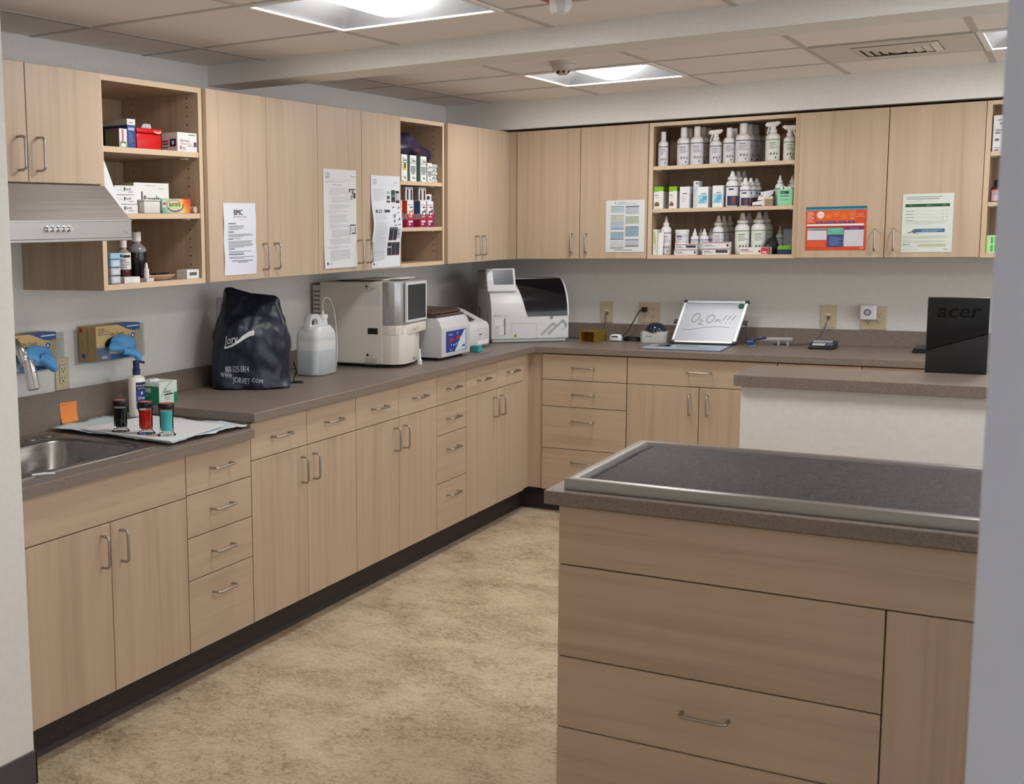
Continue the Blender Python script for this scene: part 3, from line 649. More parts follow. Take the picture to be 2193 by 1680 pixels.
# wall outlets
def plate(name, label, cat, C, side, w, h, kind, group='wall plates'):
    """C: centre on the wall; side 'L' left wall, 'B' back wall"""
    t = thing(name, label, cat, C, group); mb = MB()
    ux, uz, nn = (Vector((0, 1, 0)) if side == 'L' else Vector((1, 0, 0))), Vector((0, 0, 1)), (Vector((1, 0, 0)) if side == 'L' else Vector((0, -1, 0)))
    def P(a, b, d): return Vector(C) + ux * a + uz * b + nn * d
    def bx(m_, a0, a1, b0, b1, d0, d1, mi=0, bev=0):
        p, q = P(a0, b0, d0), P(a1, b1, d1)
        m_.box(min(p.x, q.x), max(p.x, q.x), min(p.y, q.y), max(p.y, q.y), min(p.z, q.z), max(p.z, q.z), mi, bev)
    bx(mb, -w / 2, w / 2, -h / 2, h / 2, 0.0008, 0.0065, 0, 0.0018)
    mb.build('face_plate', IVORY, t)
    def recept(a, b):
        r = MB(); r2 = 0.0165
        r.add([P(a + r2 * math.cos(k * math.pi / 10), b + 0.85 * r2 * math.sin(k * math.pi / 10), 0.0072) for k in range(20)], [tuple(range(20))], 0)
        bx(r, a - 0.008, a - 0.0055, b - 0.002, b + 0.008, 0.0072, 0.0076, 1); bx(r, a + 0.0055, a + 0.008, b - 0.001, b + 0.007, 0.0072, 0.0076, 1); bx(r, a - 0.0025, a + 0.0025, b - 0.010, b - 0.005, 0.0072, 0.0076, 1)
        r.build('socket', [M((208, 194, 164), 0.4), M((44, 34, 30), 0.7)], t, smooth=0)
    if kind == 'decora':
        r = MB(); bx(r, -0.0175, 0.0175, -0.034, 0.034, 0.0066, 0.0068, 1); bx(r, -0.0165, 0.0165, -0.033, 0.033, 0.0069, 0.0085, 0, 0.001)
        for b in (-0.017, 0.017):
            bx(r, -0.008, -0.0055, b - 0.002, b + 0.007, 0.0085, 0.0088, 1); bx(r, 0.0055, 0.008, b - 0.002, b + 0.006, 0.0085, 0.0088, 1); bx(r, -0.003, 0.003, b - 0.011, b - 0.005, 0.0085, 0.0088, 1)
        r.build('socket', [IVORY, M((60, 48, 40), 0.7)], t, smooth=0)
    elif kind == 'quad':
        for a in (-0.0235, 0.0235):
            for b in (-0.019, 0.019): recept(a, b)
    elif kind == 'data':
        r = MB(); bx(r, -0.0125, 0.0125, 0.004, 0.016, 0.0066, 0.009, 0, 0.001); bx(r, -0.009, 0.009, -0.014, 0.003, 0.0066, 0.0085, 1)
        r.build('jack', [M((226, 222, 212), 0.4), M((120, 112, 104), 0.5)], t, smooth=0)
    for b in ((0.048, -0.048) if kind in ('data', 'decora') else (0.0,)):
        s = MB(); s.add([P(0.003 * math.cos(k), b + 0.003 * math.sin(k), 0.0072) for k in [i * math.pi / 5 for i in range(10)]], [tuple(range(10))])
        s.build('screw', M((170, 156, 126), 0.4), t, smooth=0)
    return t
plate('wall_outlet', 'ivory wall outlet over the sink backsplash, partly behind a clear glove holder', 'outlet', (0.0, 2.649, 1.058), 'L', 0.072, 0.118, 'decora')

# orange sticky note
mb = MB(); n = 6; f = lambda q: 0.0206 + 0.02 * max(0, 0.45 - q) ** 1.5
vs = [p for k in range(n + 1) for p in ((f(k / n), 2.612 + 0.003 * (1 - k / n), 0.879 + 0.076 * k / n), (f(k / n) + 0.001, 2.70, 0.879 + 0.074 * k / n))]
mb.add(vs, [(2 * k, 2 * k + 1, 2 * k + 3, 2 * k + 2) for k in range(n)])
poly_rect(mb, (0.0213, 2.62, 0.945), (0, 1, 0), (0, 0, 1), 0.0, 0.03, 0, 0.0015, 1)
o = solo('sticky_note', 'orange sticky note stuck on the backsplash above the sink', 'sticky note', mb, [M((244, 146, 70), 0.7), M((170, 90, 40), 0.7)], (0.021, 2.655, 0.88))

# absorbent pad, white tray and what stands on it
mb = MB(); rnd = random.Random(5)
Q = [(0.028, 2.548), (0.618, 2.512), (0.63, 2.934), (0.03, 2.934)]; nx, ny = 26, 20; vs = []; fs = []
for i in range(nx + 1):
    for j in range(ny + 1):
        a, b = i / nx, j / ny
        x = (Q[0][0] * (1 - a) + Q[1][0] * a) * (1 - b) + (Q[3][0] * (1 - a) + Q[2][0] * a) * b; y = (Q[0][1] * (1 - a) + Q[1][1] * a) * (1 - b) + (Q[3][1] * (1 - a) + Q[2][1] * a) * b
        e = min(a, 1 - a, b, 1 - b); w = max(0, 1 - e * 9)
        if 0 < j < ny and i in (0, nx): x += rnd.uniform(-0.006, 0.006)
        if 0 < i < nx and j == 0: y += rnd.uniform(-0.006, 0.006)
        vs.append((x, y, HL + 0.0055 + w * (0.004 + 0.007 * abs(math.sin(9 * a + 7 * b)) + rnd.uniform(0, 0.003)) * (0 if j == 0 and False else 1)))
for i in range(nx):
    for j in range(ny): fs.append((i * (ny + 1) + j, (i + 1) * (ny + 1) + j, (i + 1) * (ny + 1) + j + 1, i * (ny + 1) + j + 1))
mb.add(vs, fs); o = solo('absorbent_pad', 'crinkled pale blue absorbent pad spread under the white draining tray', 'pad', mb, M((204, 216, 220), 0.8), (0.33, 2.73, HL + 0.001), smooth=60)
o.modifiers.new('thick', 'SOLIDIFY').thickness = 0.0015
t = thing('draining_tray', 'flat white plastic draining tray holding the three stain jars', 'tray', (0.385, 2.715, HL + 0.0075))
P0, P1, P2, P3 = Vector((0.158, 2.566, 0)), Vector((0.617, 2.508, 0)), Vector((0.575, 2.866, 0)), Vector((0.185, 2.928, 0))
def bil(a, b, z): p = (P0 * (1 - a) + P1 * a) * (1 - b) + (P3 * (1 - a) + P2 * a) * b; return (p.x, p.y, z)
mb = MB(); zt0 = HL + 0.0075
L4 = lambda i, z: [bil(i, i, z), bil(1 - i, i, z), bil(1 - i, 1 - i, z), bil(i, 1 - i, z)]
loft(mb, [L4(0.03, zt0), L4(0.0, zt0 + 0.009), L4(0.0, zt0 + 0.0105), L4(0.02, zt0 + 0.011), L4(0.045, zt0 + 0.0085)], cap=2)
mb.build('tray_body', M((232, 233, 236), 0.4), t, smooth=20)
mb = MB()
for i in range(23):
    for j in range(19):
        p = bil(0.08 + 0.84 * i / 22, 0.08 + 0.84 * j / 18, zt0 + 0.0086); mb.box(p[0] - 0.004, p[0] + 0.004, p[1] - 0.004, p[1] + 0.004, zt0 + 0.0085, zt0 + 0.0092)
mb.build('raised_grid', M((232, 233, 236), 0.4), t, smooth=0)
ZTR = zt0 + 0.0093
def stain_jar(x, y, rgb, label):
    t = thing('stain_jar', label, 'jar', (x, y, ZTR), 'stain jars on the white tray')
    MB().lathe([(0.031, 0), (0.032, 0.003), (0.028, 0.006), (0.0235, 0.012), (0.0235, 0.07), (0.0255, 0.08), (0.0265, 0.093)], x, y, ZTR, 24).build('glass', GLASS, t, fix=True, smooth=50)
    m = bpy.data.materials.new('stain_liquid'); m.use_nodes = True; b = m.node_tree.nodes['Principled BSDF']; b.inputs['Base Color'].default_value = lin(rgb); b.inputs['Roughness'].default_value = 0.06
    MB().lathe([(0.0185, 0.016), (0.0195, 0.02), (0.0205, 0.07), (0.022, 0.084)], x, y, ZTR, 24).build('stain_liquid', m, t, fix=True, smooth=50)
    l = MB().lathe([(0.0268, 0.0925), (0.0278, 0.094), (0.0278, 0.109), (0.0262, 0.111)], x, y, ZTR, 28)
    lid = l.build('lid', M((14, 13, 14), 0.35), t, fix=True, smooth=40)
    MB().lathe([(0.02, 0.1112), (0.02, 0.1116)], x, y, ZTR, 22).build('sticker', M((196, 106, 100), 0.6), lid, fix=True, smooth=0)
stain_jar(0.327, 2.592, (12, 10, 14), 'glass jar of black stain with black lid, nearest the wall')
stain_jar(0.437, 2.598, (232, 34, 16), 'glass jar of red stain with black lid')
stain_jar(0.524, 2.603, (84, 204, 210), 'glass jar of turquoise stain with black lid')
mb = MB(); mb.tube([(0.576, 1.905, HL + 0.0088), (0.592, 1.94, HL + 0.0088), (0.604, 1.972, HL + 0.0050)], 0.0038, 8, radii=[0.0034, 0.0038, 0.0026]); solo('plastic_stick', 'small white plastic stick lying on the front rim of the sink', 'stick', mb, WHITE, (0.59, 1.94, HL + 0.005))
# lotion
t = thing('lotion_bottle', 'white lotion pump bottle with navy pump and label, behind the stain jars', 'bottle', (0.152, 2.893, HL + 0.012)); x, y, z = 0.152, 2.893, HL + 0.0185
MB().lathe([(0.033, 0), (0.035, 0.004), (0.036, 0.14), (0.034, 0.146), (0.016, 0.152), (0.014, 0.156)], x, y, z, 24, sx=0.8, sy=1.0).build('body', M((232, 228, 220), 0.35), t, fix=True)
p = MB().lathe([(0.0145, 0.1565), (0.0148, 0.178), (0.012, 0.18), (0.0118, 0.2), (0.013, 0.205), (0.011, 0.21)], x, y, z, 20); p.tube([(x, y, z + 0.204), (x + 0.012, y + 0.012, z + 0.205), (x + 0.024, y + 0.022, z + 0.201)], 0.005, 10); p.build('pump', M((26, 34, 78), 0.35), t, fix=True)
def arc(mb, x, y, r, z0, z1, a0, a1, m, n=8, sx=1.0, sy=1.0):
    for k in range(n):
        a, b = a0 + (a1 - a0) * k / n, a0 + (a1 - a0) * (k + 1) / n
        mb.quad((x + r * sx * math.cos(a), y + r * sy * math.sin(a), z0), (x + r * sx * math.cos(b), y + r * sy * math.sin(b), z0), (x + r * sx * math.cos(b), y + r * sy * math.sin(b), z1), (x + r * sx * math.cos(a), y + r * sy * math.sin(a), z1), m)
l = MB(); arc(l, x, y, 0.0368, z + 0.03, z + 0.10, -0.85, 0.55, 0, 10, 0.8); arc(l, x, y, 0.0368, z + 0.10, z + 0.13, -0.85, 0.55, 2, 10, 0.8)
v0 = len(l.v)
def bend(s, zz, size, mm=1, ac=-0.15):
    v, f, w = glyphs(s); l.add([(x + 0.0372 * 0.8 * math.cos(ac + (a - w / 2) * size / 0.034), y + 0.0372 * math.sin(ac + (a - w / 2) * size / 0.034), z + zz + b * size) for a, b in v], f, mm)
bend('Neutrogena', 0.115, 0.0095); bend('Deep', 0.066, 0.015); bend('Moisture', 0.05, 0.0125); bend('body lotion', 0.042, 0.006); bend('DRY SKIN', 0.036, 0.0055); bend('BODY CARE', 0.105, 0.006)
arc(l, x, y, 0.0372, z + 0.084, z + 0.094, -0.25, -0.05, 1, 3, 0.8)
l.build('label', [M((32, 52, 118), 0.4), M((222, 226, 240), 0.5), M((20, 26, 62), 0.4)], t, smooth=0)
# tissue carton
t = thing('wipes_box', 'green and white carton of lab wipes on the counter end behind the lotion', 'carton', (0.155, 3.0, HT)); x0, x1, y0, y1, z0, z1 = 0.095, 0.213, 2.951, 3.06, HT + 0.0005, HT + 0.086
mb = MB(); mb.box(x0, x1, y0, y1, z0, z1, 0)
poly_rect(mb, (x0, y0 - 0.0004, z0), (1, 0, 0), (0, 0, 1), 0, x1 - x0 - 0.002, 0, 0.07, 1); poly_rect(mb, (x0, y0 - 0.0007, z0), (1, 0, 0), (0, 0, 1), 0.016, 0.078, 0.046, 0.062, 0)
mb.text('KIMTECH', (x0 + 0.018, y0 - 0.0009, z0 + 0.049), (1, 0, 0), (0, 0, 1), 0.0145, 1); scribble(mb, (x0 + 0.05, y0 - 0.0008, z0 + 0.03), (1, 0, 0), (0, 0, 1), 0.02, 0.01, 2, 0, random.Random(3))
mb.text('Kim', (x1 + 0.0006, y0 + 0.03, z0 + 0.054), (0, 1, 0), (0, 0, 1), 0.010, 2); mb.text('wipes', (x1 + 0.0006, y0 + 0.03, z0 + 0.042), (0, 1, 0), (0, 0, 1), 0.018, 2); poly_rect(mb, (x1 + 0.0005, y0, z0), (0, 1, 0), (0, 0, 1), 0.03, 0.082, 0.034, 0.039, 2)
scribble(mb, (x1 + 0.0005, y0 + 0.03, z0 + 0.014), (0, 1, 0), (0, 0, 1), 0.05, 0.018, 4, 3, random.Random(4)); poly_rect(mb, (x1 + 0.0005, y0, z0), (0, 1, 0), (0, 0, 1), 0.088, 0.109, 0.0, 0.04, 1)
mb.add([(x1 + 0.0004, y0 + 0.004, z0 + 0.02), (x1 + 0.0004, y0 + 0.02, z0 + 0.052), (x1 + 0.0004, y0 + 0.06, z0 + 0.08), (x1 + 0.0004, y0 + 0.09, z0 + 0.085), (x1 + 0.0004, y0 + 0.05, z0 + 0.066), (x1 + 0.0004, y0 + 0.024, z0 + 0.04)], [(0, 1, 2, 3, 4, 5)], 4)
mb.build('carton', [M((206, 216, 208), 0.5), M((0, 122, 84), 0.5), BLACK, GREY_INK, M((160, 182, 170), 0.5)], t, smooth=0)
mb = MB(); rnd = random.Random(8)
mb.ball((0.15, 3.0, z1 + 0.001), 0.02, 0.026, 0.008, 0, 12, 5, 0.25, rnd); mb.build('tissue', WHITE, t, smooth=60)

# navy dust cover over an instrument
def superellipse(cx, cy, hx, hy, z, rot, n=40, p=3.2, wob=0.0, ph=0.0):
    o = []
    for k in range(n):
        a = 2 * math.pi * k / n; c, s = math.cos(a), math.sin(a); r = (abs(c) ** p + abs(s) ** p) ** (-1 / p)
        r *= 1 + wob * math.sin(5 * a + ph) + wob * 0.6 * math.sin(9 * a + 2 * ph)
        u, v = hx * r * c, hy * r * s; o.append((cx + u * math.cos(rot) - v * math.sin(rot), cy + u * math.sin(rot) + v * math.cos(rot), z))
    return o
NAVY = M((17, 27, 46), 0.42, name='navy_nylon')
t = thing('dust_cover', 'navy nylon dust cover with white lettering draped over a counter instrument', 'dust cover', (0.22, 3.57, HT))
RX = math.atan2(0.56, 0.828); RV = Vector((0.828, 0.56, 0))
levels = [(0.9175, 0.205, 3.575, 0.166, 0.132, 0.014), (0.925, 0.205, 3.575, 0.171, 0.137, 0.018), (0.955, 0.203, 3.575, 0.165, 0.132, 0.022), (1.02, 0.205, 3.577, 0.160, 0.128, 0.018), (1.08, 0.208, 3.58, 0.164, 0.128, 0.016),
          (1.13, 0.206, 3.58, 0.162, 0.125, 0.016), (1.175, 0.203, 3.58, 0.153, 0.115, 0.014), (1.205, 0.207, 3.585, 0.134, 0.10, 0.010), (1.245, 0.205, 3.59, 0.121, 0.08, 0.010), (1.28, 0.203, 3.592, 0.113, 0.052, 0.006), (1.296, 0.202, 3.594, 0.106, 0.03, 0.0)]
loops = [superellipse(cx, cy, hx, hy, z, RX, 48, 3.4, wob, i * 0.9) for i, (z, cx, cy, hx, hy, wob) in enumerate(levels)]
for li, w in ((-1, 1.0), (-2, 0.9), (-3, 0.5), (-4, 0.12)):
    for i, p in enumerate(loops[li]):
        q = (Vector((p[0] - 0.202, p[1] - 3.594, 0)) @ RV) / 0.106
        dz = (0.085 * max(0, -q - 0.25) ** 1.6 + 0.012 * max(0, q - 0.3) - 0.008) * w; loops[li][i] = (p[0], p[1], p[2] + dz)
mb = MB(); loft(mb, loops); cov = mb.build('cover', NAVY, t, smooth=70, fix=True)
sd = cov.modifiers.new('sub', 'SUBSURF'); sd.levels = 2; sd.render_levels = 2
tx = bpy.data.textures.new('folds', 'CLOUDS'); tx.noise_scale = 0.085; tx.noise_depth = 2
dm = cov.modifiers.new('folds', 'DISPLACE'); dm.texture = tx; dm.strength = 0.034; dm.mid_level = 0.55; dm.texture_coords = 'LOCAL'
bpy.context.view_layer.update()
_me = bpy.data.meshes.new_from_object(cov.evaluated_get(bpy.context.evaluated_depsgraph_get())); cov.modifiers.clear(); cov.data = _me
for v in _me.vertices: v.co.z = max(v.co.z, 0.0012); v.co.x = max(v.co.x, -0.195)
_me.polygons.foreach_set('use_smooth', [True] * len(_me.polygons)); bv = BVHTree.FromPolygons([v.co.copy() for v in _me.vertices], [tuple(p.vertices) for p in _me.polygons])
_off = Vector(t['_o'])
def drape(shapes, o, ux, uy, d, parent, name, mat, lift=0.0022):
    """lay flat shapes onto the cover along direction d"""
    mb = MB(); o, ux, uy, d = Vector(o), Vector(ux), Vector(uy), Vector(d).normalized()
    for vs, fs in shapes:
        b = bmesh.new(); vv = [b.verts.new((a, c, 0)) for a, c in vs]
        for f in fs:
            try: b.faces.new([vv[i] for i in f])
            except ValueError: pass
        bmesh.ops.triangulate(b, faces=b.faces[:])
        for _ in range(2): bmesh.ops.subdivide_edges(b, edges=[e for e in b.edges if e.calc_length() > 0.012], cuts=1, use_grid_fill=True); bmesh.ops.triangulate(b, faces=b.faces[:])
        b.verts.index_update(); out = []
        for v in b.verts:
            p = o + ux * v.co.x + uy * v.co.y; h = bv.ray_cast(p - d * 0.6 - _off, d)
            q = (h[0] + _off) if h[0] is not None else p
            out.append(q - d * lift)
        mb.add(out, [tuple(v.index for v in f.verts) for f in b.faces]); b.free()
    return mb.build(name, mat, parent, smooth=0)
def tshape(s, size, x=0, y=0, sl=0.0, wide=1.0):
    v, f, w = glyphs(s); return ([(x + (a * wide + sl * b) * size, y + b * size) for a, b in v], f)
d = (-0.58, 0.81, -0.10); ux, uy = Vector((0, 1, 0)), Vector((0, 0, 1))
sw = [(0, 0), (0.05, 0.004), (0.10, 0.016), (0.15, 0.030), (0.18, 0.036), (0.21, 0.037), (0.207, 0.058), (0.17, 0.056), (0.13, 0.044), (0.09, 0.026), (0.045, 0.012), (0, 0.007)]
drape([(sw, [tuple(range(len(sw)))]), tshape('Jorv', 0.052, 0.0, 0.017, 0.15, 1.05)], (0.36, 3.175, 1.116), ux, uy + ux * 0.05, d, t, 'logo', M((216, 218, 224), 0.5))
def fit(s_, w_, h_, x=0, y=0): v, f, w = glyphs(s_); return ([(x + a * w_ / w, y + b_ * h_ / 0.7) for a, b_ in v], f)
drape([fit('800-525-5814', 0.168, 0.025)], (0.36, 3.174, 1.020), ux - uy * 0.09, uy, d, t, 'printed_number', M((196, 200, 208), 0.5))
drape([fit('WWW.', 0.085, 0.020, 0, 0.014), fit('JORVET', 0.118, 0.023, 0.088, 0.0), fit('.COM', 0.085, 0.016, 0.212, 0.012)], (0.36, 3.142, 0.990), ux - uy * 0.18, uy, d, t, 'printed_address', M((196, 200, 208), 0.5))
# cords of the covered instrument, jug line
def cord(name, label, cat, pts, r, mat, sub=6):
    P = [Vector(p) for p in pts]; out = []
    for i in range(len(P) - 1):
        a, b, c, e = P[max(i - 1, 0)], P[i], P[i + 1], P[min(i + 2, len(P) - 1)]
        for k in range(sub):
            q = k / sub; out.append(0.5 * ((2 * b) + (c - a) * q + (2 * a - 5 * b + 4 * c - e) * q * q + (3 * b - a - 3 * c + e) * q ** 3))
    out.append(P[-1]); return solo(name, label, cat, MB().tube(out, r, 8), mat, tuple(P[0]), smooth=60)
cord('power_lead', 'black power cord looping out beside the navy dust cover', 'cable', [(0.315, 3.742, 1.01), (0.30, 3.765, 1.0), (0.30, 3.785, 0.96), (0.29, 3.78, 0.93), (0.30, 3.765, 0.9185), (0.33, 3.775, 0.9185), (0.35, 3.755, 0.9185), (0.33, 3.735, 0.9185), (0.27, 3.745, 0.9185), (0.1, 3.85, 0.9185), (0.03, 3.9, 0.92)], 0.0032, BLACK)

# plastic jug
t = thing('plastic_jug', 'translucent white plastic jug half full of liquid with a tube in its cap', 'jug', (0.235, 4.06, HT))
m, nt, bs, N, L = nodes('milky_plastic'); bs.inputs['Base Color'].default_value = lin((205, 210, 212)); bs.inputs['Roughness'].default_value = 0.35
bs.inputs['Subsurface Weight'].default_value = 0.25; bs.inputs['Subsurface Radius'].default_value = (0.02, 0.02, 0.02)
geo = N('ShaderNodeTexCoord'); sp = N('ShaderNodeSeparateXYZ'); L(geo.outputs['Object'], sp.inputs[0])
ge = N('ShaderNodeMath'); ge.operation = 'GREATER_THAN'; ge.inputs[1].default_value = 0.115; L(sp.outputs[2], ge.inputs[0])
mxx = N('ShaderNodeMix'); mxx.data_type = 'RGBA'; mxx.inputs[6].default_value = lin((186, 194, 198)); mxx.inputs[7].default_value = lin((206, 209, 210)); L(ge.outputs[0], mxx.inputs[0]); L(mxx.outputs[2], bs.inputs['Base Color']); JUG = m
cx, cy, rot = 0.235, 4.058, 0.0
lv = [(0.0, 0.06, 0.085), (0.006, 0.066, 0.092), (0.15, 0.066, 0.092), (0.155, 0.0645, 0.0905), (0.16, 0.066, 0.092), (0.185, 0.064, 0.09), (0.205, 0.056, 0.082), (0.22, 0.045, 0.07)]
mb = MB(); loft(mb, [superellipse(cx, cy, hx, hy, HT + 0.0008 + z, rot, 36, 4.5) for z, hx, hy in lv], cap=2); mb.build('body', JUG, t, smooth=50)
h = MB(); O_ = [(-0.085, 0.20), (-0.081, 0.235), (-0.068, 0.268), (-0.058, 0.275), (-0.012, 0.276), (0.0, 0.272), (0.03, 0.238), (0.04, 0.228), (0.04, 0.20)]
I_ = [(-0.054, 0.226), (-0.056, 0.236), (-0.050, 0.250), (-0.042, 0.254), (-0.018, 0.254), (-0.010, 0.250), (0.001, 0.234), (-0.002, 0.226), (-0.02, 0.224)]
loops = [[(cx + sx, cy + a, HT + z_) for a, z_ in L_] for sx, L_ in ((-0.012, I_), (-0.017, [(a * 0.93 + i * 0.07, b * 0.93 + j * 0.07) for (a, b), (i, j) in zip(O_, I_)]), (-0.012, O_), (0.012, O_), (0.017, [(a * 0.93 + i * 0.07, b * 0.93 + j * 0.07) for (a, b), (i, j) in zip(O_, I_)]), (0.012, I_), (-0.012, I_))]
loft(h, loops, cap=False); h.build('handle', JUG, t, smooth=50, fix=True)
MB().lathe([(0.024, 0.21), (0.021, 0.23), (0.019, 0.247)], cx, cy + 0.06, HT, 20).build('neck', JUG, t, fix=True)
c_ = MB().lathe([(0.0215, 0.247), (0.0225, 0.25), (0.0225, 0.266), (0.018, 0.268), (0.006, 0.269), (0.005, 0.285)], cx, cy + 0.06, HT, 24); c_.build('cap', M((224, 224, 222), 0.4), t, fix=True)
cord('tubing', 'thin clear tube running from the jug cap toward the analyzer', 'tube', [(cx, cy + 0.06, HT + 0.286), (cx, cy + 0.06, HT + 0.315), (cx, cy + 0.075, HT + 0.338), (cx, cy + 0.12, HT + 0.335), (cx - 0.01, cy + 0.18, HT + 0.27), (cx - 0.01, cy + 0.20, HT + 0.15), (cx, cy + 0.18, HT + 0.05), (cx - 0.02, cy + 0.2, HT + 0.0035), (cx - 0.08, cy + 0.24, HT + 0.0035)], 0.0028, M((214, 214, 214), 0.3))

# ---- blood analyzer with colour screen
IV = M((216, 211, 202), 0.45, name='ivory_casing'); SIL = M((176, 177, 180), 0.32, 0.55, name='silver_plastic'); SCREEN = M((44, 47, 52), 0.22, name='dark_screen')
t = thing('blood_analyzer', 'large ivory blood analyzer with silver screen housing, between jug and centrifuge', 'analyzer', (0.25, 4.55, HT)); z0 = HT
MB().box(0.08, 0.37, 4.40, 4.67, z0 + 0.0005, z0 + 0.016).build('foot', BLACK, t, smooth=0)
b = MB(); b.box(0.06, 0.398, 4.382, 4.70, z0 + 0.0165, 1.318, 0, 0.003); b.build('casing', IV, t, smooth=30)
b = MB(); b.box(0.155, 0.397, 4.3795, 4.3815, z0 + 0.024, 1.207, 0, 0.0008); b.build('side_panel', IV, t, smooth=0)
fp = [(0.398, 4.383), (0.44, 4.39), (0.473, 4.408), (0.487, 4.445), (0.478, 4.55), (0.432, 4.695), (0.398, 4.70)]
MB().prism(fp, 'z', z0 + 0.017, 1.0995, 0, 0.002).build('front_panel', IV, t, smooth=40)
fp2 = [(0.398, 4.383), (0.43, 4.385), (0.462, 4.396), (0.482, 4.425), (0.489, 4.50), (0.47, 4.62), (0.448, 4.737), (0.398, 4.742)]
MB().prism(fp2, 'z', 1.0705, 1.116, 0, 0.002).build('chin', IV, t, smooth=40)
fs_ = [(0.398, 4.383), (0.43, 4.384), (0.458, 4.392), (0.476, 4.412), (0.484, 4.44), (0.478, 4.56), (0.442, 4.735), (0.398, 4.74)]
MB().prism(fs_, 'z', 1.1165, 1.318, 0, 0.003).build('screen_housing', SIL, t, smooth=40)
A, Bp = Vector((0.4885, 4.437, 1.127)), Vector((0.4475, 4.731, 1.123)); U = Bp - A; Hh = Vector((0.0, 0, 0.188))
nrm = Vector((U.y, -U.x, 0)).normalized()
b = MB(); o_ = [A, Bp, Bp + Hh, A + Hh]; 
b.add([p for p in o_] + [p + nrm * 0.008 for p in o_], [(3, 2, 1, 0), (4, 5, 6, 7), (0, 1, 5, 4), (1, 2, 6, 5), (2, 3, 7, 6), (3, 0, 4, 7)])
sc = b.build('screen_bezel', M((206, 208, 212), 0.35), t, smooth=0)
b = MB(); q = nrm * 0.0085; b.quad(A + U * 0.07 + Hh * 0.06 + q, A + U * 0.94 + Hh * 0.06 + q, A + U * 0.94 + Hh * 0.93 + q, A + U * 0.07 + Hh * 0.93 + q); b.build('screen', SCREEN, sc, smooth=0)
b = MB(); b.box(0.305, 0.385, 4.3805, 4.3815, 1.21, 1.308, 0); scribble(b, (0.313, 4.3802, 1.27), (1, 0, 0), (0, 0, 1), 0.05, 0.024, 3, 1, random.Random(2)); b.box(0.313, 0.323, 4.3801, 4.3804, 1.293, 1.302, 2); b.text('scil', (0.326, 4.3802, 1.294), (1, 0, 0), (0, 0, 1), 0.011, 1); b.build('tag_sheet', [M((206, 204, 202), 0.5), GREY_INK, BLACK], t, smooth=0)
b = MB(); b.box(0.322, 0.376, 4.3788, 4.3793, 1.073, 1.102); b.build('window', BLACK, t, smooth=0)
b = MB(); b.box(0.314, 0.326, 4.3787, 4.3793, 0.968, 0.98); b.text('scil', (0.330, 4.379, 0.968), (1, 0, 0), (0, 0, 1), 0.012, 0); scribble(b, (0.305, 4.379, 0.928), (1, 0, 0), (0, 0, 1), 0.07, 0.034, 5, 1, random.Random(6), (0.7, 1)); b.build('label', [BLACK, GREY_INK], t, smooth=0)
P1_, P2_ = Vector((0.4895, 4.43, 0)), Vector((0.4435, 4.69, 0)); U2 = (P2_ - P1_).normalized()
b = MB(); k_ = Vector((0.0, 0, 0)); b.text('Element', Vector((0.4895, 4.515, 1.086)) + nrm * 0.003, U2, (0, 0, 1), 0.016, 0); b.text('5', Vector((0.4895, 4.515, 1.086)) + nrm * 0.003 + U2 * 0.062, U2, (0, 0, 1), 0.028, 0); b.build('logo', M((60, 58, 70), 0.6), t, smooth=0)
b = MB(); o2 = Vector((0.483, 4.53, 0.945)) + nrm * 0.003; poly_rect(b, o2, U2, (0, 0, 1), 0, 0.01, 0, 0.012, 0); b.text('heska', o2 + U2 * 0.013, U2, (0, 0, 1), 0.013, 1)
for zz in (0.99, 1.016): b.add([Vector((0.437, 4.685, zz)) + nrm * 0.006, Vector((0.437, 4.685, zz)) + nrm * 0.006 + U2 * 0.012, Vector((0.437, 4.685, zz + 0.013)) + nrm * 0.006 + U2 * 0.006], [(0, 1, 2)], 2)
b.build('marks', [BLACK, GREY_INK, M((120, 110, 40), 0.6)], t, smooth=0)
b = MB(); b.box(0.02, 0.0595, 4.383, 4.42, 1.10, 1.30)
for k in range(8): b.box(0.022, 0.058, 4.3822, 4.383, 1.12 + 0.021 * k, 1.128 + 0.021 * k, 1)
b.build('rear_vent', [M((196, 192, 184), 0.5), M((110, 106, 100), 0.7)], t, smooth=0)
b = MB(); tb = Matrix.Translation((0.45, 4.66, 0)); b.lathe([(0.012, 0.0006), (0.0115, 0.02), (0.008, 0.024), (0.006, 0.06), (0.004, 0.075)], 0.482, 4.60, HT, 16)
solo('sample_tube', 'small white cone-topped sample vial standing in front of the ivory analyzer', 'vial', b, M((222, 220, 216), 0.4), (0.482, 4.60, HT), fix=True)
# papers on the analyzer
rnd = random.Random(12)
for k, (xx, yy, rr, lb, cc) in enumerate(((0.23, 4.53, 0.05, 'dark folder lying on top of the ivory analyzer, under the sheets', (52, 44, 42)), (0.27, 4.57, -0.1, 'white paper sheets lying over the dark folder on the ivory analyzer', (222, 221, 220)), (0.31, 4.60, 0.14, 'topmost white spiral pad with toothed edge on the ivory analyzer', (228, 228, 230)))):
    b = MB(); zz = 1.3182 + 0.0035 * k; b.box(-0.105, 0.105, -0.10, 0.10, 0, 0.003)
    if k == 2:
        for q in range(14): b.box(0.105, 0.11, -0.095 + 0.0138 * q, -0.089 + 0.0138 * q, 0.0, 0.0032)
    b.xf(Matrix.Translation((xx, yy, zz)) @ Matrix.Rotation(rr, 4, 'Z')); solo(('folder', 'paper_sheet', 'spiral_pad')[k], lb, ('folder', 'paper', 'notepad')[k], b, M(cc, 0.6), (xx, yy, zz))

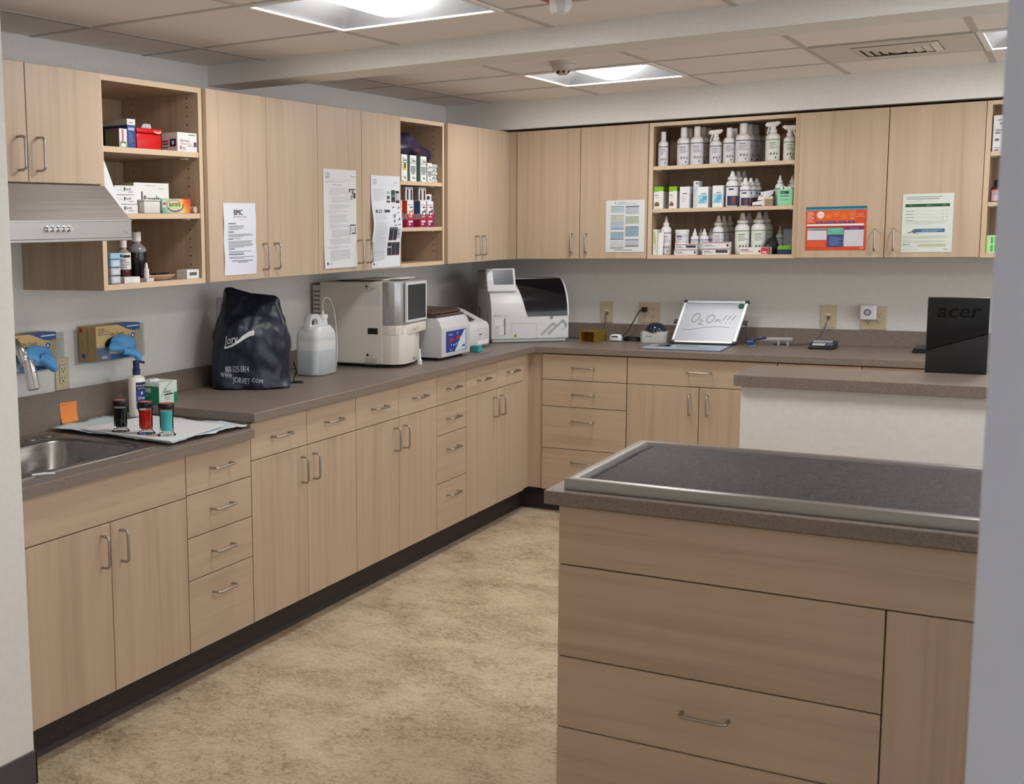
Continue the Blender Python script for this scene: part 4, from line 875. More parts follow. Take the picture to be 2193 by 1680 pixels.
# ---- small centrifuge
CW = M((196, 197, 200), 0.4, name='light_grey_casing')
t = thing('centrifuge', 'white bench centrifuge with brown lid and blue control panel', 'centrifuge', (0.33, 4.91, HT)); y0, y1 = 4.755, 5.085
MB().box(0.17, 0.49, y0 + 0.02, y1 - 0.02, HT + 0.0005, HT + 0.0145).build('foot', BLACK, t, smooth=0)
MB().prism([(0.14, 0.93), (0.522, 0.93), (0.525, 0.935), (0.525, 1.072), (0.508, 1.112), (0.495, 1.124), (0.14, 1.130)], 'y', y0, y1, 0, 0.003).build('casing', CW, t, smooth=40)
MB().box(0.15, 0.49, y0 + 0.006, y1 - 0.006, 1.1295, 1.136).build('gasket', M((92, 80, 76), 0.5), t, smooth=0)
b = MB(); b.prism([(0.15, 1.137), (0.468, 1.137), (0.474, 1.142), (0.47, 1.148), (0.44, 1.158), (0.15, 1.166)], 'y', y0 - 0.001, y1 + 0.001, 0, 0.003); b.build('lid', M((72, 50, 44), 0.35), t, smooth=40)
b = MB(); X = (0, 1, 0); Z = (0, 0, 1); o = (0.5256, 4.80, 0.952); W_, H_ = 0.235, 0.104
poly_rect(b, o, X, Z, 0, W_, 0, H_, 0); o1 = (0.5259, 4.80, 0.952)
b.add([(o1[0], o1[1] + a * W_, o1[2] + c * H_) for a, c in ((0.42, 0.0), (0.97, 0.03), (0.97, 0.97), (0.9, 0.97))], [(0, 1, 2, 3)], 1)
for a, c in ((0.16, 0.48), (0.5, 0.55)): poly_rect(b, (0.5262, 4.80, 0.952), X, Z, a * W_, (a + 0.17) * W_, c * H_, (c + 0.17) * H_, 2)
for a, c in ((0.24, 0.30), (0.35, 0.27), (0.42, 0.28), (0.49, 0.30), (0.57, 0.36), (0.68, 0.58), (0.76, 0.62)): poly_rect(b, (0.5262, 4.80, 0.952), X, Z, a * W_, (a + 0.03) * W_, c * H_, (c + 0.075) * H_, 3)
b.text('Drucker', (0.5262, 4.83, 1.034), X, Z, 0.014, 3); b.text('VET', (0.5262, 4.92, 1.036), X, Z, 0.014, 3); b.text('642E', (0.5262, 4.842, 0.959), X, Z, 0.011, 3)
poly_rect(b, (0.5262, 4.80, 0.952), X, Z, 0.80 * W_, 0.93 * W_, 0.14 * H_, 0.26 * H_, 4)
b.build('control_panel', [M((34, 58, 140), 0.35), M((204, 214, 226), 0.35), M((184, 34, 44), 0.3), M((214, 222, 236), 0.4), M((70, 96, 130), 0.4)], t, smooth=0)
# ---- small white analyzer
WP = M((208, 209, 211), 0.35, name='white_casing')
t = thing('chemistry_printer', 'small white desktop analyzer with sloped top, between centrifuge and corner analyzer', 'analyzer', (0.28, 5.38, HT)); y0, y1 = 5.235, 5.535
MB().box(0.12, 0.40, y0 + 0.02, y1 - 0.02, HT + 0.0005, HT + 0.0095).build('foot', BLACK, t, smooth=0)
MB().prism([(0.09, 0.925), (0.43, 0.925), (0.437, 0.935), (0.436, 1.03), (0.425, 1.05), (0.28, 1.118), (0.25, 1.124), (0.09, 1.124)], 'y', y0, y1, 0, 0.008, 3).build('casing', WP, t, smooth=50)
b = MB(); P = lambda q, yy, dd: (0.425 + (0.28 - 0.425) * q + 0.0042 * dd, yy, 1.05 + 0.068 * q + 0.009 * dd)
b.quad(P(0.15, y0 + 0.03, 1), P(0.15, y1 - 0.12, 1), P(0.9, y1 - 0.12, 1), P(0.9, y0 + 0.03, 1)); b.build('display', M((58, 60, 64), 0.3), t, smooth=0)
MB().box(0.438, 0.452, y0 + 0.01, y0 + 0.10, 0.935, 1.03, 0, 0.006, 3).build('cartridge_door', WP, t, smooth=50)
b = MB(); b.box(0.4372, 0.4378, y0 + 0.155, y0 + 0.20, 0.967, 0.998, 0); b.box(0.4379, 0.4382, y0 + 0.16, y0 + 0.195, 0.988, 0.994, 1); scribble(b, (0.4381, y0 + 0.16, 0.968), (0, 1, 0), (0, 0, 1), 0.03, 0.018, 3, 2, random.Random(2)); b.build('label', [WHITE, BLACK, GREY_INK], t, smooth=0)
MB().box(0.4372, 0.4405, y0 + 0.13, y1 - 0.03, 0.936, 0.956, 0, 0.001).build('slot_lip', M((236, 238, 240), 0.3), t)
solo('reagent_cartridge', 'small teal cartridge on the counter before the small white analyzer', 'cartridge', MB().box(0.47, 0.515, 5.212, 5.262, HT + 0.0005, HT + 0.034, 0, 0.002), M((60, 152, 158), 0.4), (0.49, 5.235, HT))
cord('wire', 'thin grey wire lying on the counter in front of the centrifuge', 'cord', [(0.50, 5.06, HT + 0.002), (0.55, 5.12, HT + 0.002), (0.565, 5.2, HT + 0.002), (0.56, 5.26, HT + 0.002), (0.545, 5.3, HT + 0.002)], 0.0014, M((110, 100, 96), 0.5))

# ---- corner chemistry analyzer, turned toward the room
t = thing('chemistry_analyzer', 'big white corner analyzer with a tilted tablet and dark curved window', 'analyzer', (0.45, 5.98, HT))
AX = Vector((0.378, 5.693, 0)); ang = math.atan2(0.258, 0.345)
XF = Matrix.Translation(AX) @ Matrix.Rotation(ang, 4, 'Z')      # local: x along the front, y into the corner
def CA(mb): mb.xf(XF); return mb
prof = [(0.002, 0.936), (0.0, 0.94), (0.0, 1.062)]; K = 12
for k in range(1, K + 1): a = math.pi / 2 * k / K * 0.93; prof.append((0.20 * (1 - math.cos(a)), 1.062 + 0.205 * math.sin(a)))
prof += [(0.30, 1.268), (0.34, 1.255), (0.345, 0.936)]
CA(MB().prism(prof, 'x', 0.0, 0.437, 0, 0.003)).build('casing', WP, t, smooth=45)
CA(MB().box(0.008, 0.425, 0.012, 0.33, HT + 0.004, 0.9355, 0, 0.002)).build('base', WP, t)
CA(MB().box(0.02, 0.41, 0.03, 0.31, HT + 0.0005, HT + 0.0038)).build('foot', BLACK, t, smooth=0)
b = MB(); seg = [p for p in prof if 1.0619 <= p[1] and p[0] <= 0.16]
def strip(mb, seg, x0a, x1a, lift, m=0):
    vs = []
    for i, (yy, zz) in enumerate(seg):
        j = max(0, i - 1); k = min(len(seg) - 1, i + 1); ty, tz = seg[k][0] - seg[j][0], seg[k][1] - seg[j][1]; l_ = math.hypot(ty, tz); ny, nz = -tz / l_, ty / l_
        f = i / (len(seg) - 1)
        vs += [(x0a(f), yy + ny * lift, zz + nz * lift), (x1a(f), yy + ny * lift, zz + nz * lift)]
    mb.add(vs, [(2 * i, 2 * i + 1, 2 * i + 3, 2 * i + 2) for i in range(len(seg) - 1)], m)
strip(b, seg, lambda f: 0.205 - 0.055 * f ** 0.8, lambda f: 0.428, 0.003); CA(b).build('window', M((12, 15, 22), 0.12, name='smoked_window'), t, smooth=60)
b = MB(); strip(b, seg, lambda f: 0.429, lambda f: 0.4372, 0.006); CA(b).build('window_rim', WP, t, smooth=60)
b = MB(); b.box(-0.006, 0.15, 0.115, 0.33, 1.21, 1.315, 0, 0.012, 3); CA(b).build('tower', M((178, 176, 172), 0.45), t, smooth=40)
tilt = XF @ Matrix.Translation((0.068, 0.055, 1.232)) @ Matrix.Rotation(math.radians(-20), 4, 'X')
b = MB().box(-0.082, 0.082, -0.012, 0.012, -0.035, 0.10, 0, 0.006, 3); b.xf(tilt); tb = b.build('tablet', WP, t, smooth=40)
b = MB().box(-0.045, 0.068, -0.0135, -0.0122, 0.004, 0.092); b.xf(tilt); b.build('screen', M((56, 62, 74), 0.25), tb, smooth=0)
b = MB(); b.add([(-0.065 + 0.006 * math.cos(k * math.pi / 6), -0.0128, 0.02 + 0.006 * math.sin(k * math.pi / 6)) for k in range(12)], [tuple(range(12))]); b.xf(tilt); b.build('mark', M((180, 180, 184), 0.5), tb, smooth=0)
CA(MB().box(0.02, 0.09, 0.2, 0.23, 1.3155, 1.327, 0, 0.002)).build('top_catch', M((190, 190, 190), 0.4), t)
b = MB(); b.box(-0.0012, -0.0002, 0.08, 0.083, 1.0, 1.08)
for k in range(6): b.box(-0.0012, -0.0002, 0.27, 0.30, 1.03 + 0.013 * k, 1.037 + 0.013 * k)
CA(b).build('side_vents', BLACK, t, smooth=0)
b = MB(); b.box(0.016, 0.075, -0.0022, -0.0006, 0.962, 1.052, 0); b.box(0.073, 0.0775, -0.0026, -0.0006, 0.96, 1.054, 1); b.text('Element', (0.066, -0.0024, 1.043), (0, 0, -1), (1, 0, 0), 0.011, 1); scribble(b, (0.02, -0.0024, 0.965), (1, 0, 0), (0, 0, 1), 0.035, 0.05, 7, 2, random.Random(9)); CA(b).build('label_card', [M((214, 214, 218), 0.4), INK, GREY_INK], t, smooth=0)
b = MB(); 
for (a0, a1, c0, c1) in ((0.115, 0.255, 1.023, 1.0245), (0.115, 0.1165, 0.942, 1.0245), (0.2535, 0.255, 0.942, 1.0245)): b.box(a0, a1, -0.0012, -0.0003, c0, c1)
CA(b).build('hatch_seam', M((168, 168, 168), 0.5), t, smooth=0)
b = MB(); b.add([(0.124, -0.0012, 0.948), (0.148, -0.0012, 0.948), (0.136, -0.0012, 0.969)], [(0, 1, 2)], 0); b.add([(0.13, -0.0016, 0.951), (0.142, -0.0016, 0.951), (0.136, -0.0016, 0.962)], [(0, 1, 2)], 1); CA(b).build('warning_label', [M((196, 176, 60), 0.5), BLACK], t, smooth=0)
b = MB()
def chev(pts, w):
    for i in range(len(pts) - 1):
        p, q = Vector((*pts[i], 0)), Vector((*pts[i + 1], 0)); dd = (q - p).normalized(); nn_ = Vector((-dd.y, dd.x, 0)) * w / 2
        b.add([(v.x, -0.0012, v.y) for v in (p + nn_, p - nn_, q - nn_, q + nn_)], [(0, 1, 2, 3)])
chev([(0.282, 0.957), (0.35, 1.022), (0.366, 1.007)], 0.012); chev([(0.322, 0.962), (0.405, 1.036), (0.425, 1.008), (0.415, 1.0)], 0.014); b.text('heska', (0.385, -0.0012, 0.985), (1, 0, 0), (0, 0, 1), 0.014, 1); CA(b).build('logo', [M((158, 158, 164), 0.5), M((196, 196, 200), 0.5)], t, smooth=0)
b = MB(); b.add([(0.34 + 0.0085 * math.cos(k * math.pi / 8), -0.0012, 1.052 + 0.0085 * math.sin(k * math.pi / 8)) for k in range(16)], [tuple(range(16))], 0); b.add([(0.34 + 0.0055 * math.cos(k * math.pi / 8), -0.0016, 1.052 + 0.0055 * math.sin(k * math.pi / 8)) for k in range(16)], [tuple(range(16))], 1); CA(b).build('lock', [M((60, 60, 62), 0.3, 0.8), M((150, 150, 152), 0.3, 0.8)], t, smooth=0)
b = MB(); b.text('Element', (0.015, -0.001, 1.066), (1, 0, 0), (0, 0, 1), 0.013, 0); b.text('DC5x', (0.067, -0.001, 1.066), (1, 0, 0), (0, 0, 1), 0.012, 1); b.xf(Matrix.Translation((0, -0.001, 0.0))); CA(b).build('model_mark', [GREY_INK, M((180, 180, 184), 0.5)], t, smooth=0)
# ================================================================ shelf contents
INKG = M((92, 92, 104), 0.7); INKD = M((50, 52, 62), 0.7)
def wrap_lines(mb, x, y, r, z0, z1, n, m, rnd, ac=-1.57, half=0.75):
    for k in range(n):
        zz = z1 - (k + 0.7) * (z1 - z0) / n; arc(mb, x, y, r, zz, zz + (z1 - z0) / n * 0.3, ac - half, ac - half + 2 * half * rnd.uniform(0.4, 1.0), m, 4)
def bottle(name, label, x, y, z, r, H, kind, group, band=None, lab=(222, 222, 224), bodyfrac=0.72, ac=-1.2, pets=True, seed=0, side=None, cat='bottle', text=True, body=None, cap=None, dog=False):
    rnd = random.Random(seed + int(x * 1000)); t = thing(name, label, cat, (x, y, z), group); bh = H * bodyfrac; z += 0.0006
    prof = [(r * 0.94, 0), (r, 0.003), (r, bh * 0.86), (r * 0.96, bh * 0.92), (r * 0.8, bh * 0.98), (r * 0.5, bh * 1.03)]
    bm_ = body or BOTTLE; cm = cap or BOTTLE; neck = max(r * 0.45, 0.009)
    MB().lathe(prof + [(neck, bh * 1.035), (neck, bh * 1.06)], x, y, z, 20).build('body', bm_, t, fix=True, smooth=40)
    c = MB(); zc = bh * 1.045
    if kind == 'disc':
        c.lathe([(neck * 1.1, zc), (neck * 1.14, zc + 0.002), (neck * 1.10, H - 0.002), (neck * 1.02, H)], x, y, z, 18); c.build('cap', cm, t, fix=True)
    elif kind == 'cone':
        hh = H - zc; c.lathe([(neck * 1.25, zc), (neck * 1.25, zc + hh * 0.3), (neck * 0.8, zc + hh * 0.36), (neck * 0.72, zc + hh * 0.5), (neck * 0.3, H)], x, y, z, 16); c.build('nozzle', cm, t, fix=True)
    elif kind == 'coneless':
        hh = H - zc; c.lathe([(neck * 1.7, zc), (neck * 1.7, zc + hh * 0.25), (neck * 1.0, zc + hh * 0.4), (neck * 0.5, H)], x, y, z, 16); c.build('nozzle', cm, t, fix=True)
    elif kind == 'screw':
        c.lathe([(neck * 1.25, zc), (neck * 1.25, H - 0.001), (neck * 1.15, H)], x, y, z, 18); c.build('cap', cm, t, fix=True)
    elif kind == 'spray':
        c.lathe([(neck * 1.2, zc), (neck * 1.2, zc + 0.014), (neck * 0.9, zc + 0.016), (neck * 0.85, H - 0.025)], x, y, z, 16)
        s = 1 if side != 'r' else -1
        c.prism([(x - s * 0.038, z + H - 0.020), (x - s * 0.036, z + H - 0.012), (x - s * 0.03, z + H - 0.003), (x + s * 0.028, z + H), (x + s * 0.036, z + H - 0.008), (x + s * 0.018, z + H - 0.024), (x - s * 0.02, z + H - 0.027)], 'y', y - 0.010, y + 0.010, 0, 0.002)
        c.prism([(x - s * 0.022, z + H - 0.027), (x - s * 0.014, z + H - 0.027), (x - s * 0.026, z + H - 0.062), (x - s * 0.032, z + H - 0.06)], 'y', y - 0.006, y + 0.006, 0, 0.0015); c.build('trigger_head', cm, t, fix=True)
    if text:
        l = MB(); z0, z1 = z + bh * 0.05, z + bh * 0.80; half = 1.15
        arc(l, x, y, r * 1.012, z0, z1, ac - half, ac + half, 0, 10); arc(l, x, y, r * 1.03, z1 - 0.0045, z1, ac - half * 1.3, ac + half * 1.3, 1, 10)
        if dog:
            arc(l, x, y, r * 1.02, z0, z0 + (z1 - z0) * 0.5, ac - 0.95, ac + 0.95, 1, 8); arc(l, x, y, r * 1.03, z0 + 0.006, z0 + (z1 - z0) * 0.44, ac - 0.2, ac + 0.35, 3, 5); arc(l, x, y, r * 1.03, z0 + (z1 - z0) * 0.3, z0 + (z1 - z0) * 0.5, ac - 0.1, ac + 0.2, 3, 4); arc(l, x, y, r * 1.03, z1 - 0.02, z1 - 0.012, ac - 0.7, ac + 0.1, 1, 5)
        else:
            arc(l, x, y, r * 1.03, z0 + (z1 - z0) * 0.80, z0 + (z1 - z0) * 0.835, ac - 0.7, ac + 0.2, 2, 5); wrap_lines(l, x, y, r * 1.03, z0 + (z1 - z0) * 0.52, z0 + (z1 - z0) * 0.76, 4, 2, rnd, ac, 0.7)
            if pets:
                for k in range(3):
                    a = ac - 0.55 + 0.42 * k; zz = z0 + (z1 - z0) * 0.27; arc(l, x, y, r * 1.03, zz, zz + 0.006 - 0.001 * k, a, a + 0.22, 4, 2); arc(l, x, y, r * 1.03, zz - 0.006, zz, a + 0.02, a + 0.06, 4, 1); arc(l, x, y, r * 1.03, zz - 0.006, zz, a + 0.15, a + 0.19, 4, 1); arc(l, x, y, r * 1.03, zz + 0.005, zz + 0.010, a + 0.17, a + 0.26, 4, 1)
                arc(l, x, y, r * 1.03, z0 + 0.006, z0 + 0.016, ac + 0.15, ac + 0.3, 4, 2)
        l.build('label', [M(lab, 0.5), M(band or (84, 88, 104), 0.5), INKG, M((120, 62, 46), 0.6), INKD], t, smooth=0)
    return t
G1 = 'white bottles on the top shelf of the back cabinet'
def row(specs, z, group):
    for i, s in enumerate(specs): bottle(*s[:2], *s[2:5], **{}) if False else bottle('pump_bottle' if s[7] == 'spray' and False else s[0], s[1], s[2], s[3], z, s[4], s[5], s[6], group, seed=i, **(s[7] if len(s) > 7 else {}))
ZA, ZB_, ZC_ = 1.862, 1.639, 1.395
P_ = (212, 211, 219)
row([('shampoo_bottle', 'slim white bottle standing alone at the left end of the top shelf', 1.218, 6.0, 0.0255, 0.180, 'disc', {'lab': P_}),
     ('shampoo_bottle', 'white bottle with lilac-grey label, second from left on the top shelf, front row', 1.323, 6.0, 0.0325, 0.196, 'disc', {'lab': P_}),
     ('shampoo_bottle', 'white bottle behind the second bottle from left on the top shelf', 1.33, 6.075, 0.0325, 0.196, 'disc', {'lab': P_}),
     ('shampoo_bottle', 'white bottle touching the first trigger spray on its left, front row of top shelf', 1.391, 6.0, 0.0325, 0.197, 'disc', {'lab': P_}),
     ('shampoo_bottle', 'white bottle in the middle row left of the first trigger spray', 1.400, 6.075, 0.0325, 0.197, 'disc', {'lab': P_}),
     ('shampoo_bottle', 'white bottle in the rear row left of the first trigger spray', 1.408, 6.15, 0.0325, 0.197, 'disc', {'lab': P_}),
     ('spray_bottle', 'short white trigger spray bottle with grey band, in the middle of the top shelf', 1.485, 6.005, 0.031, 0.176, 'spray', {'lab': P_, 'bodyfrac': 0.66}),
     ('shampoo_bottle', 'medium white bottle just right of the short grey-banded spray', 1.552, 6.0, 0.0285, 0.180, 'disc', {'lab': P_}),
     ('shampoo_bottle', 'medium white bottle hidden behind another, right of the short spray', 1.562, 6.07, 0.0285, 0.180, 'disc', {'lab': P_}),
     ('shampoo_bottle', 'tall white bottle with wide shoulders heading the row of four on the top shelf', 1.62, 6.0, 0.0365, 0.198, 'disc', {'lab': P_}),
     ('shampoo_bottle', 'tall white bottle second deep in the row of four on the top shelf', 1.632, 6.078, 0.0365, 0.198, 'disc', {'lab': P_}),
     ('shampoo_bottle', 'tall white bottle third deep in the row of four on the top shelf', 1.644, 6.156, 0.0365, 0.198, 'disc', {'lab': P_}),
     ('shampoo_bottle', 'tall white bottle rearmost in the row of four on the top shelf', 1.70, 6.19, 0.0335, 0.198, 'disc', {'lab': P_}),
     ('spray_bottle', 'large white trigger spray with green band on the top shelf', 1.763, 6.0, 0.034, 0.198, 'spray', {'lab': (214, 222, 210), 'band': (96, 142, 84), 'bodyfrac': 0.69}),
     ('spray_bottle', 'white trigger spray with green band at the right end of the top shelf', 1.841, 6.005, 0.0285, 0.176, 'spray', {'lab': (214, 222, 210), 'band': (96, 142, 84), 'bodyfrac': 0.66, 'side': 'r'})], ZA, G1)
G2 = 'ear and dental bottles on the middle shelf'
NV = (34, 52, 92)
row([('cleanser_bottle', 'tall navy-collared cleanser bottle with a brown dog on its label, front of its row', 1.573, 6.0, 0.031, 0.184, 'coneless', {'band': NV, 'dog': True}),
     ('cleanser_bottle', 'tall navy-collared cleanser bottle behind the front tall one', 1.585, 6.067, 0.031, 0.184, 'coneless', {'band': NV, 'dog': True}),
     ('cleanser_bottle', 'tall navy-collared cleanser bottle at the back of the tall row', 1.598, 6.134, 0.031, 0.184, 'coneless', {'band': NV, 'dog': True}),
     ('cleanser_bottle', 'short navy-collared cleanser bottle with a brown dog on its label, front of its row', 1.638, 5.995, 0.0262, 0.146, 'coneless', {'band': NV, 'dog': True}),
     ('cleanser_bottle', 'short navy-collared cleanser bottle just behind the front short one', 1.652, 6.052, 0.0262, 0.146, 'coneless', {'band': NV, 'dog': True}),
     ('cleanser_bottle', 'short navy-collared cleanser bottle rearmost of three, before the white carton', 1.668, 6.109, 0.0262, 0.146, 'coneless', {'band': NV, 'dog': True}),
     ('rinse_bottle', 'white cone-capped bottle with green label behind the mint green card box', 1.800, 6.02, 0.023, 0.152, 'cone', {'lab': (176, 206, 190), 'band': (40, 112, 84), 'pets': False}),
     ('rinse_bottle', 'cone-capped bottle behind the torn white display carton', 1.785, 6.10, 0.023, 0.152, 'cone', {'lab': (176, 206, 190), 'band': (40, 112, 84), 'pets': False}),
     ('rinse_bottle', 'cone-capped bottle in the second row above the mint green card box', 1.845, 6.085, 0.023, 0.152, 'cone', {'lab': (176, 206, 190), 'band': (40, 112, 84), 'pets': False}),
     ('rinse_bottle', 'cone-capped bottle at the shelf end behind the mint green card box', 1.858, 6.16, 0.019, 0.152, 'cone', {'lab': (176, 206, 190), 'band': (40, 112, 84), 'pets': False})], ZB_, G2)
G3 = 'white bottles on the bottom shelf of the back cabinet'
GB = {'lab': (218, 224, 214), 'band': (112, 150, 100)}
row([('nozzle_bottle', 'slim tall white nozzle bottle at the left end of the bottom shelf', 1.236, 6.02, 0.0275, 0.204, 'cone', {}),
     ('dropper_bottle', 'small white dropper bottle behind the left flat cartons, nearest the jars', 1.377, 6.055, 0.021, 0.136, 'cone', {'pets': False, 'band': (120, 112, 168)}),
     ('dropper_bottle', 'small white dropper bottle between the two stacks of flat cartons', 1.426, 6.055, 0.0235, 0.136, 'cone', {'pets': False, 'band': (120, 112, 168)}),
     ('dropper_bottle', 'small white dropper bottle in the back row behind the left dropper', 1.392, 6.12, 0.021, 0.136, 'cone', {'pets': False, 'band': (120, 112, 168)}),
     ('dropper_bottle', 'small white dropper bottle in the back row behind the right dropper', 1.444, 6.12, 0.0225, 0.136, 'cone', {'pets': False, 'band': (120, 112, 168)}),
     ('nozzle_bottle', 'white cone-capped bottle heading the middle row behind the right flat cartons', 1.495, 6.06, 0.0285, 0.200, 'coneless', {'pets': False}),
     ('nozzle_bottle', 'white cone-capped bottle second in the middle row of the bottom shelf', 1.508, 6.122, 0.0285, 0.200, 'coneless', {'pets': False}),
     ('nozzle_bottle', 'white cone-capped bottle last in the middle row of the bottom shelf', 1.523, 6.184, 0.0285, 0.200, 'coneless', {'pets': False}),
     ('nozzle_bottle', 'tall white green-banded bottle, left one of the front pair on the bottom shelf', 1.619, 6.045, 0.036, 0.212, 'coneless', GB),
     ('nozzle_bottle', 'tall white green-banded bottle behind the left one of the front pair', 1.634, 6.122, 0.036, 0.212, 'coneless', GB),
     ('nozzle_bottle', 'tall white green-banded bottle, right one of the front pair on the bottom shelf', 1.698, 6.05, 0.036, 0.214, 'coneless', GB),
     ('nozzle_bottle', 'tall white green-banded bottle behind the right one of the front pair', 1.714, 6.128, 0.036, 0.214, 'coneless', GB),
     ('dropper_bottle', 'small white cone-tipped bottle behind the black bag on the bottom shelf', 1.782, 6.15, 0.021, 0.142, 'cone', {'pets': False})], ZC_, G3)

# cartons: rectangles and print on the faces that show
CM = {}
def carton(name, label, x0, x1, y0, y1, z0, z1, rgb, front=(), side=(), run='B', group=None, cat='carton', text=(), top=(), rot=0.0, rough=0.5):
    """run 'B': front face looks -y, side face is +x;  run 'L': front face looks +x, side face is -y. Patches are (u0,u1,v0,v1,colour) in face fractions"""
    mats = [M(rgb, rough)]; mb = MB(); mb.box(x0, x1, y0, y1, z0 + 0.0005, z1)
    def mi(c):
        m_ = M(c, 0.5)
        if m_ not in mats: mats.append(m_)
        return mats.index(m_)
    for face, patches in (('f', front), ('s', side), ('t', top)):
        for k, (a, b, c, d, col) in enumerate(patches):
            e = 0.0004 + 0.00025 * k; W, H = (x1 - x0, y1 - y0), z1 - z0
            if (face == 'f') == (run == 'B') and face != 't': o, u, w, v, h = (x0, y0 - e, z0), (1, 0, 0), x1 - x0, (0, 0, 1), H
            elif face != 't': o, u, w, v, h = (x1 + e, y0, z0), (0, 1, 0), y1 - y0, (0, 0, 1), H
            else: o, u, w, v, h = (x0, y0, z1 + e), (1, 0, 0), x1 - x0, (0, 1, 0), y1 - y0
            poly_rect(mb, o, u, v, a * w, b * w, c * h, d * h, mi(col))
    for face, s, a, c, size, col in text:
        e = 0.0022; H = z1 - z0
        if (face == 'f') == (run == 'B'): mb.text(s, (x0 + a * (x1 - x0), y0 - e, z0 + c * H), (1, 0, 0), (0, 0, 1), size, mi(col))
        else: mb.text(s, (x1 + e, y0 + a * (y1 - y0), z0 + c * H), (0, 1, 0), (0, 0, 1), size, mi(col))
    c_ = ((x0 + x1) / 2, (y0 + y1) / 2, z0)
    if rot: mb.xf(Matrix.Translation(c_) @ Matrix.Rotation(rot, 4, 'Z') @ Matrix.Translation([-q for q in c_]))
    return solo(name, label, cat, mb, mats, c_, group, smooth=0)
def lines(n, a, b, c0, c1, col, seed=0, th=0.3):
    r = random.Random(seed); return [(a, a + (b - a) * r.uniform(0.45, 1), c1 - (k + 1) * (c1 - c0) / n, c1 - (k + 1 - th) * (c1 - c0) / n, col) for k in range(n)]
GM = 'cartons on the middle shelf of the back cabinet'; LIME, LB, DK = (122, 176, 30), (112, 178, 206), (70, 70, 80)
lime = [(0, 1, 0.80, 1, LIME), (0, 0.5, 0.77, 0.8, LIME), (0.1, 0.5, 0.6, 0.63, DK), (0.15, 0.6, 0.5, 0.52, (150, 150, 155)), (0.1, 0.6, 0.12, 0.26, (120, 84, 58)), (0.2, 0.5, 0.26, 0.32, (150, 110, 76))]
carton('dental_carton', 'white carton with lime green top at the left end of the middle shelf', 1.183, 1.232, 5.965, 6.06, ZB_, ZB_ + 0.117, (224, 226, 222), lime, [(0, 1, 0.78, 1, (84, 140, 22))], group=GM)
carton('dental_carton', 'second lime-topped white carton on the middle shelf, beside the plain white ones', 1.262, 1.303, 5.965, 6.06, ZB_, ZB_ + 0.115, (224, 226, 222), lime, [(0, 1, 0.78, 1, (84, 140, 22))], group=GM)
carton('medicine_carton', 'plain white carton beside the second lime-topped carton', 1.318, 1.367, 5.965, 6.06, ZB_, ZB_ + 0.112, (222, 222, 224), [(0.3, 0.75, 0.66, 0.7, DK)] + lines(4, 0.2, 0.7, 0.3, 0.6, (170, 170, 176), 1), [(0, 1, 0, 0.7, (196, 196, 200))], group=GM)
carton('medicine_carton', 'tall white carton standing behind the first pale blue carton', 1.378, 1.405, 6.0, 6.07, ZB_, ZB_ + 0.14, (214, 216, 220), [(0.4, 0.9, 0.88, 0.95, (120, 124, 132))] + lines(3, 0.2, 0.7, 0.6, 0.8, (170, 170, 176), 2), group=GM)
blu = [(0.08, 0.92, 0.2, 0.62, (150, 204, 222)), (0.1, 0.7, 0.24, 0.42, LB), (0.5, 0.9, 0.36, 0.56, (92, 164, 198)), (0.06, 0.2, 0.28, 0.5, (196, 224, 234)), (0.4, 0.8, 0.66, 0.69, DK)]
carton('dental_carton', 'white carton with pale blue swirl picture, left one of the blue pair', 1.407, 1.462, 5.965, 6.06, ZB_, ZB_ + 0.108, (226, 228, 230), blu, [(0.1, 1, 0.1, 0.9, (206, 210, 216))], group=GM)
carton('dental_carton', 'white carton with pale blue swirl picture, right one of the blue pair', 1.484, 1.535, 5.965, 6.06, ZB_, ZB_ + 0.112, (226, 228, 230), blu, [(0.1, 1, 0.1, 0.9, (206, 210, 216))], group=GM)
t = thing('display_carton', 'torn white display carton spilling small packets on the middle shelf', 'carton', (1.725, 6.0, ZB_), GM)
mb = MB(); mb.prism([(1.682, ZB_ + 0.0005), (1.775, ZB_ + 0.0005), (1.775, ZB_ + 0.05), (1.74, ZB_ + 0.03), (1.682, ZB_ + 0.02)], 'y', 5.96, 6.03); mb.box(1.684, 1.73, 5.9594, 5.9598, ZB_ + 0.001, ZB_ + 0.007, 1); mb.build('tray', [M((226, 224, 224), 0.5), M((110, 90, 110), 0.5)], t, smooth=0)
mb = MB(); rnd = random.Random(3); mb.quad((1.70, 5.985, ZB_ + 0.03), (1.757, 5.99, ZB_ + 0.035), (1.765, 6.03, ZB_ + 0.082), (1.705, 6.03, ZB_ + 0.072)); mb.quad((1.74, 5.965, ZB_ + 0.03), (1.775, 5.97, ZB_ + 0.06), (1.778, 6.02, ZB_ + 0.086), (1.735, 6.02, ZB_ + 0.06)); mb.box(1.706, 1.714, 5.99, 5.994, ZB_ + 0.055, ZB_ + 0.068, 1)
lidm = mb.build('torn_lid', [M((228, 226, 228), 0.5), BLACK], t, smooth=0); lidm.modifiers.new('thick', 'SOLIDIFY').thickness = 0.001
MB().box(1.742, 1.777, 5.956, 5.9595, ZB_ + 0.001, ZB_ + 0.036).build('brown_panel', M((150, 122, 92), 0.5), t, smooth=0)
t = thing('card_box', 'mint green card box with round tabs at the right end of the middle shelf', 'card box', (1.837, 5.98, ZB_), GM)
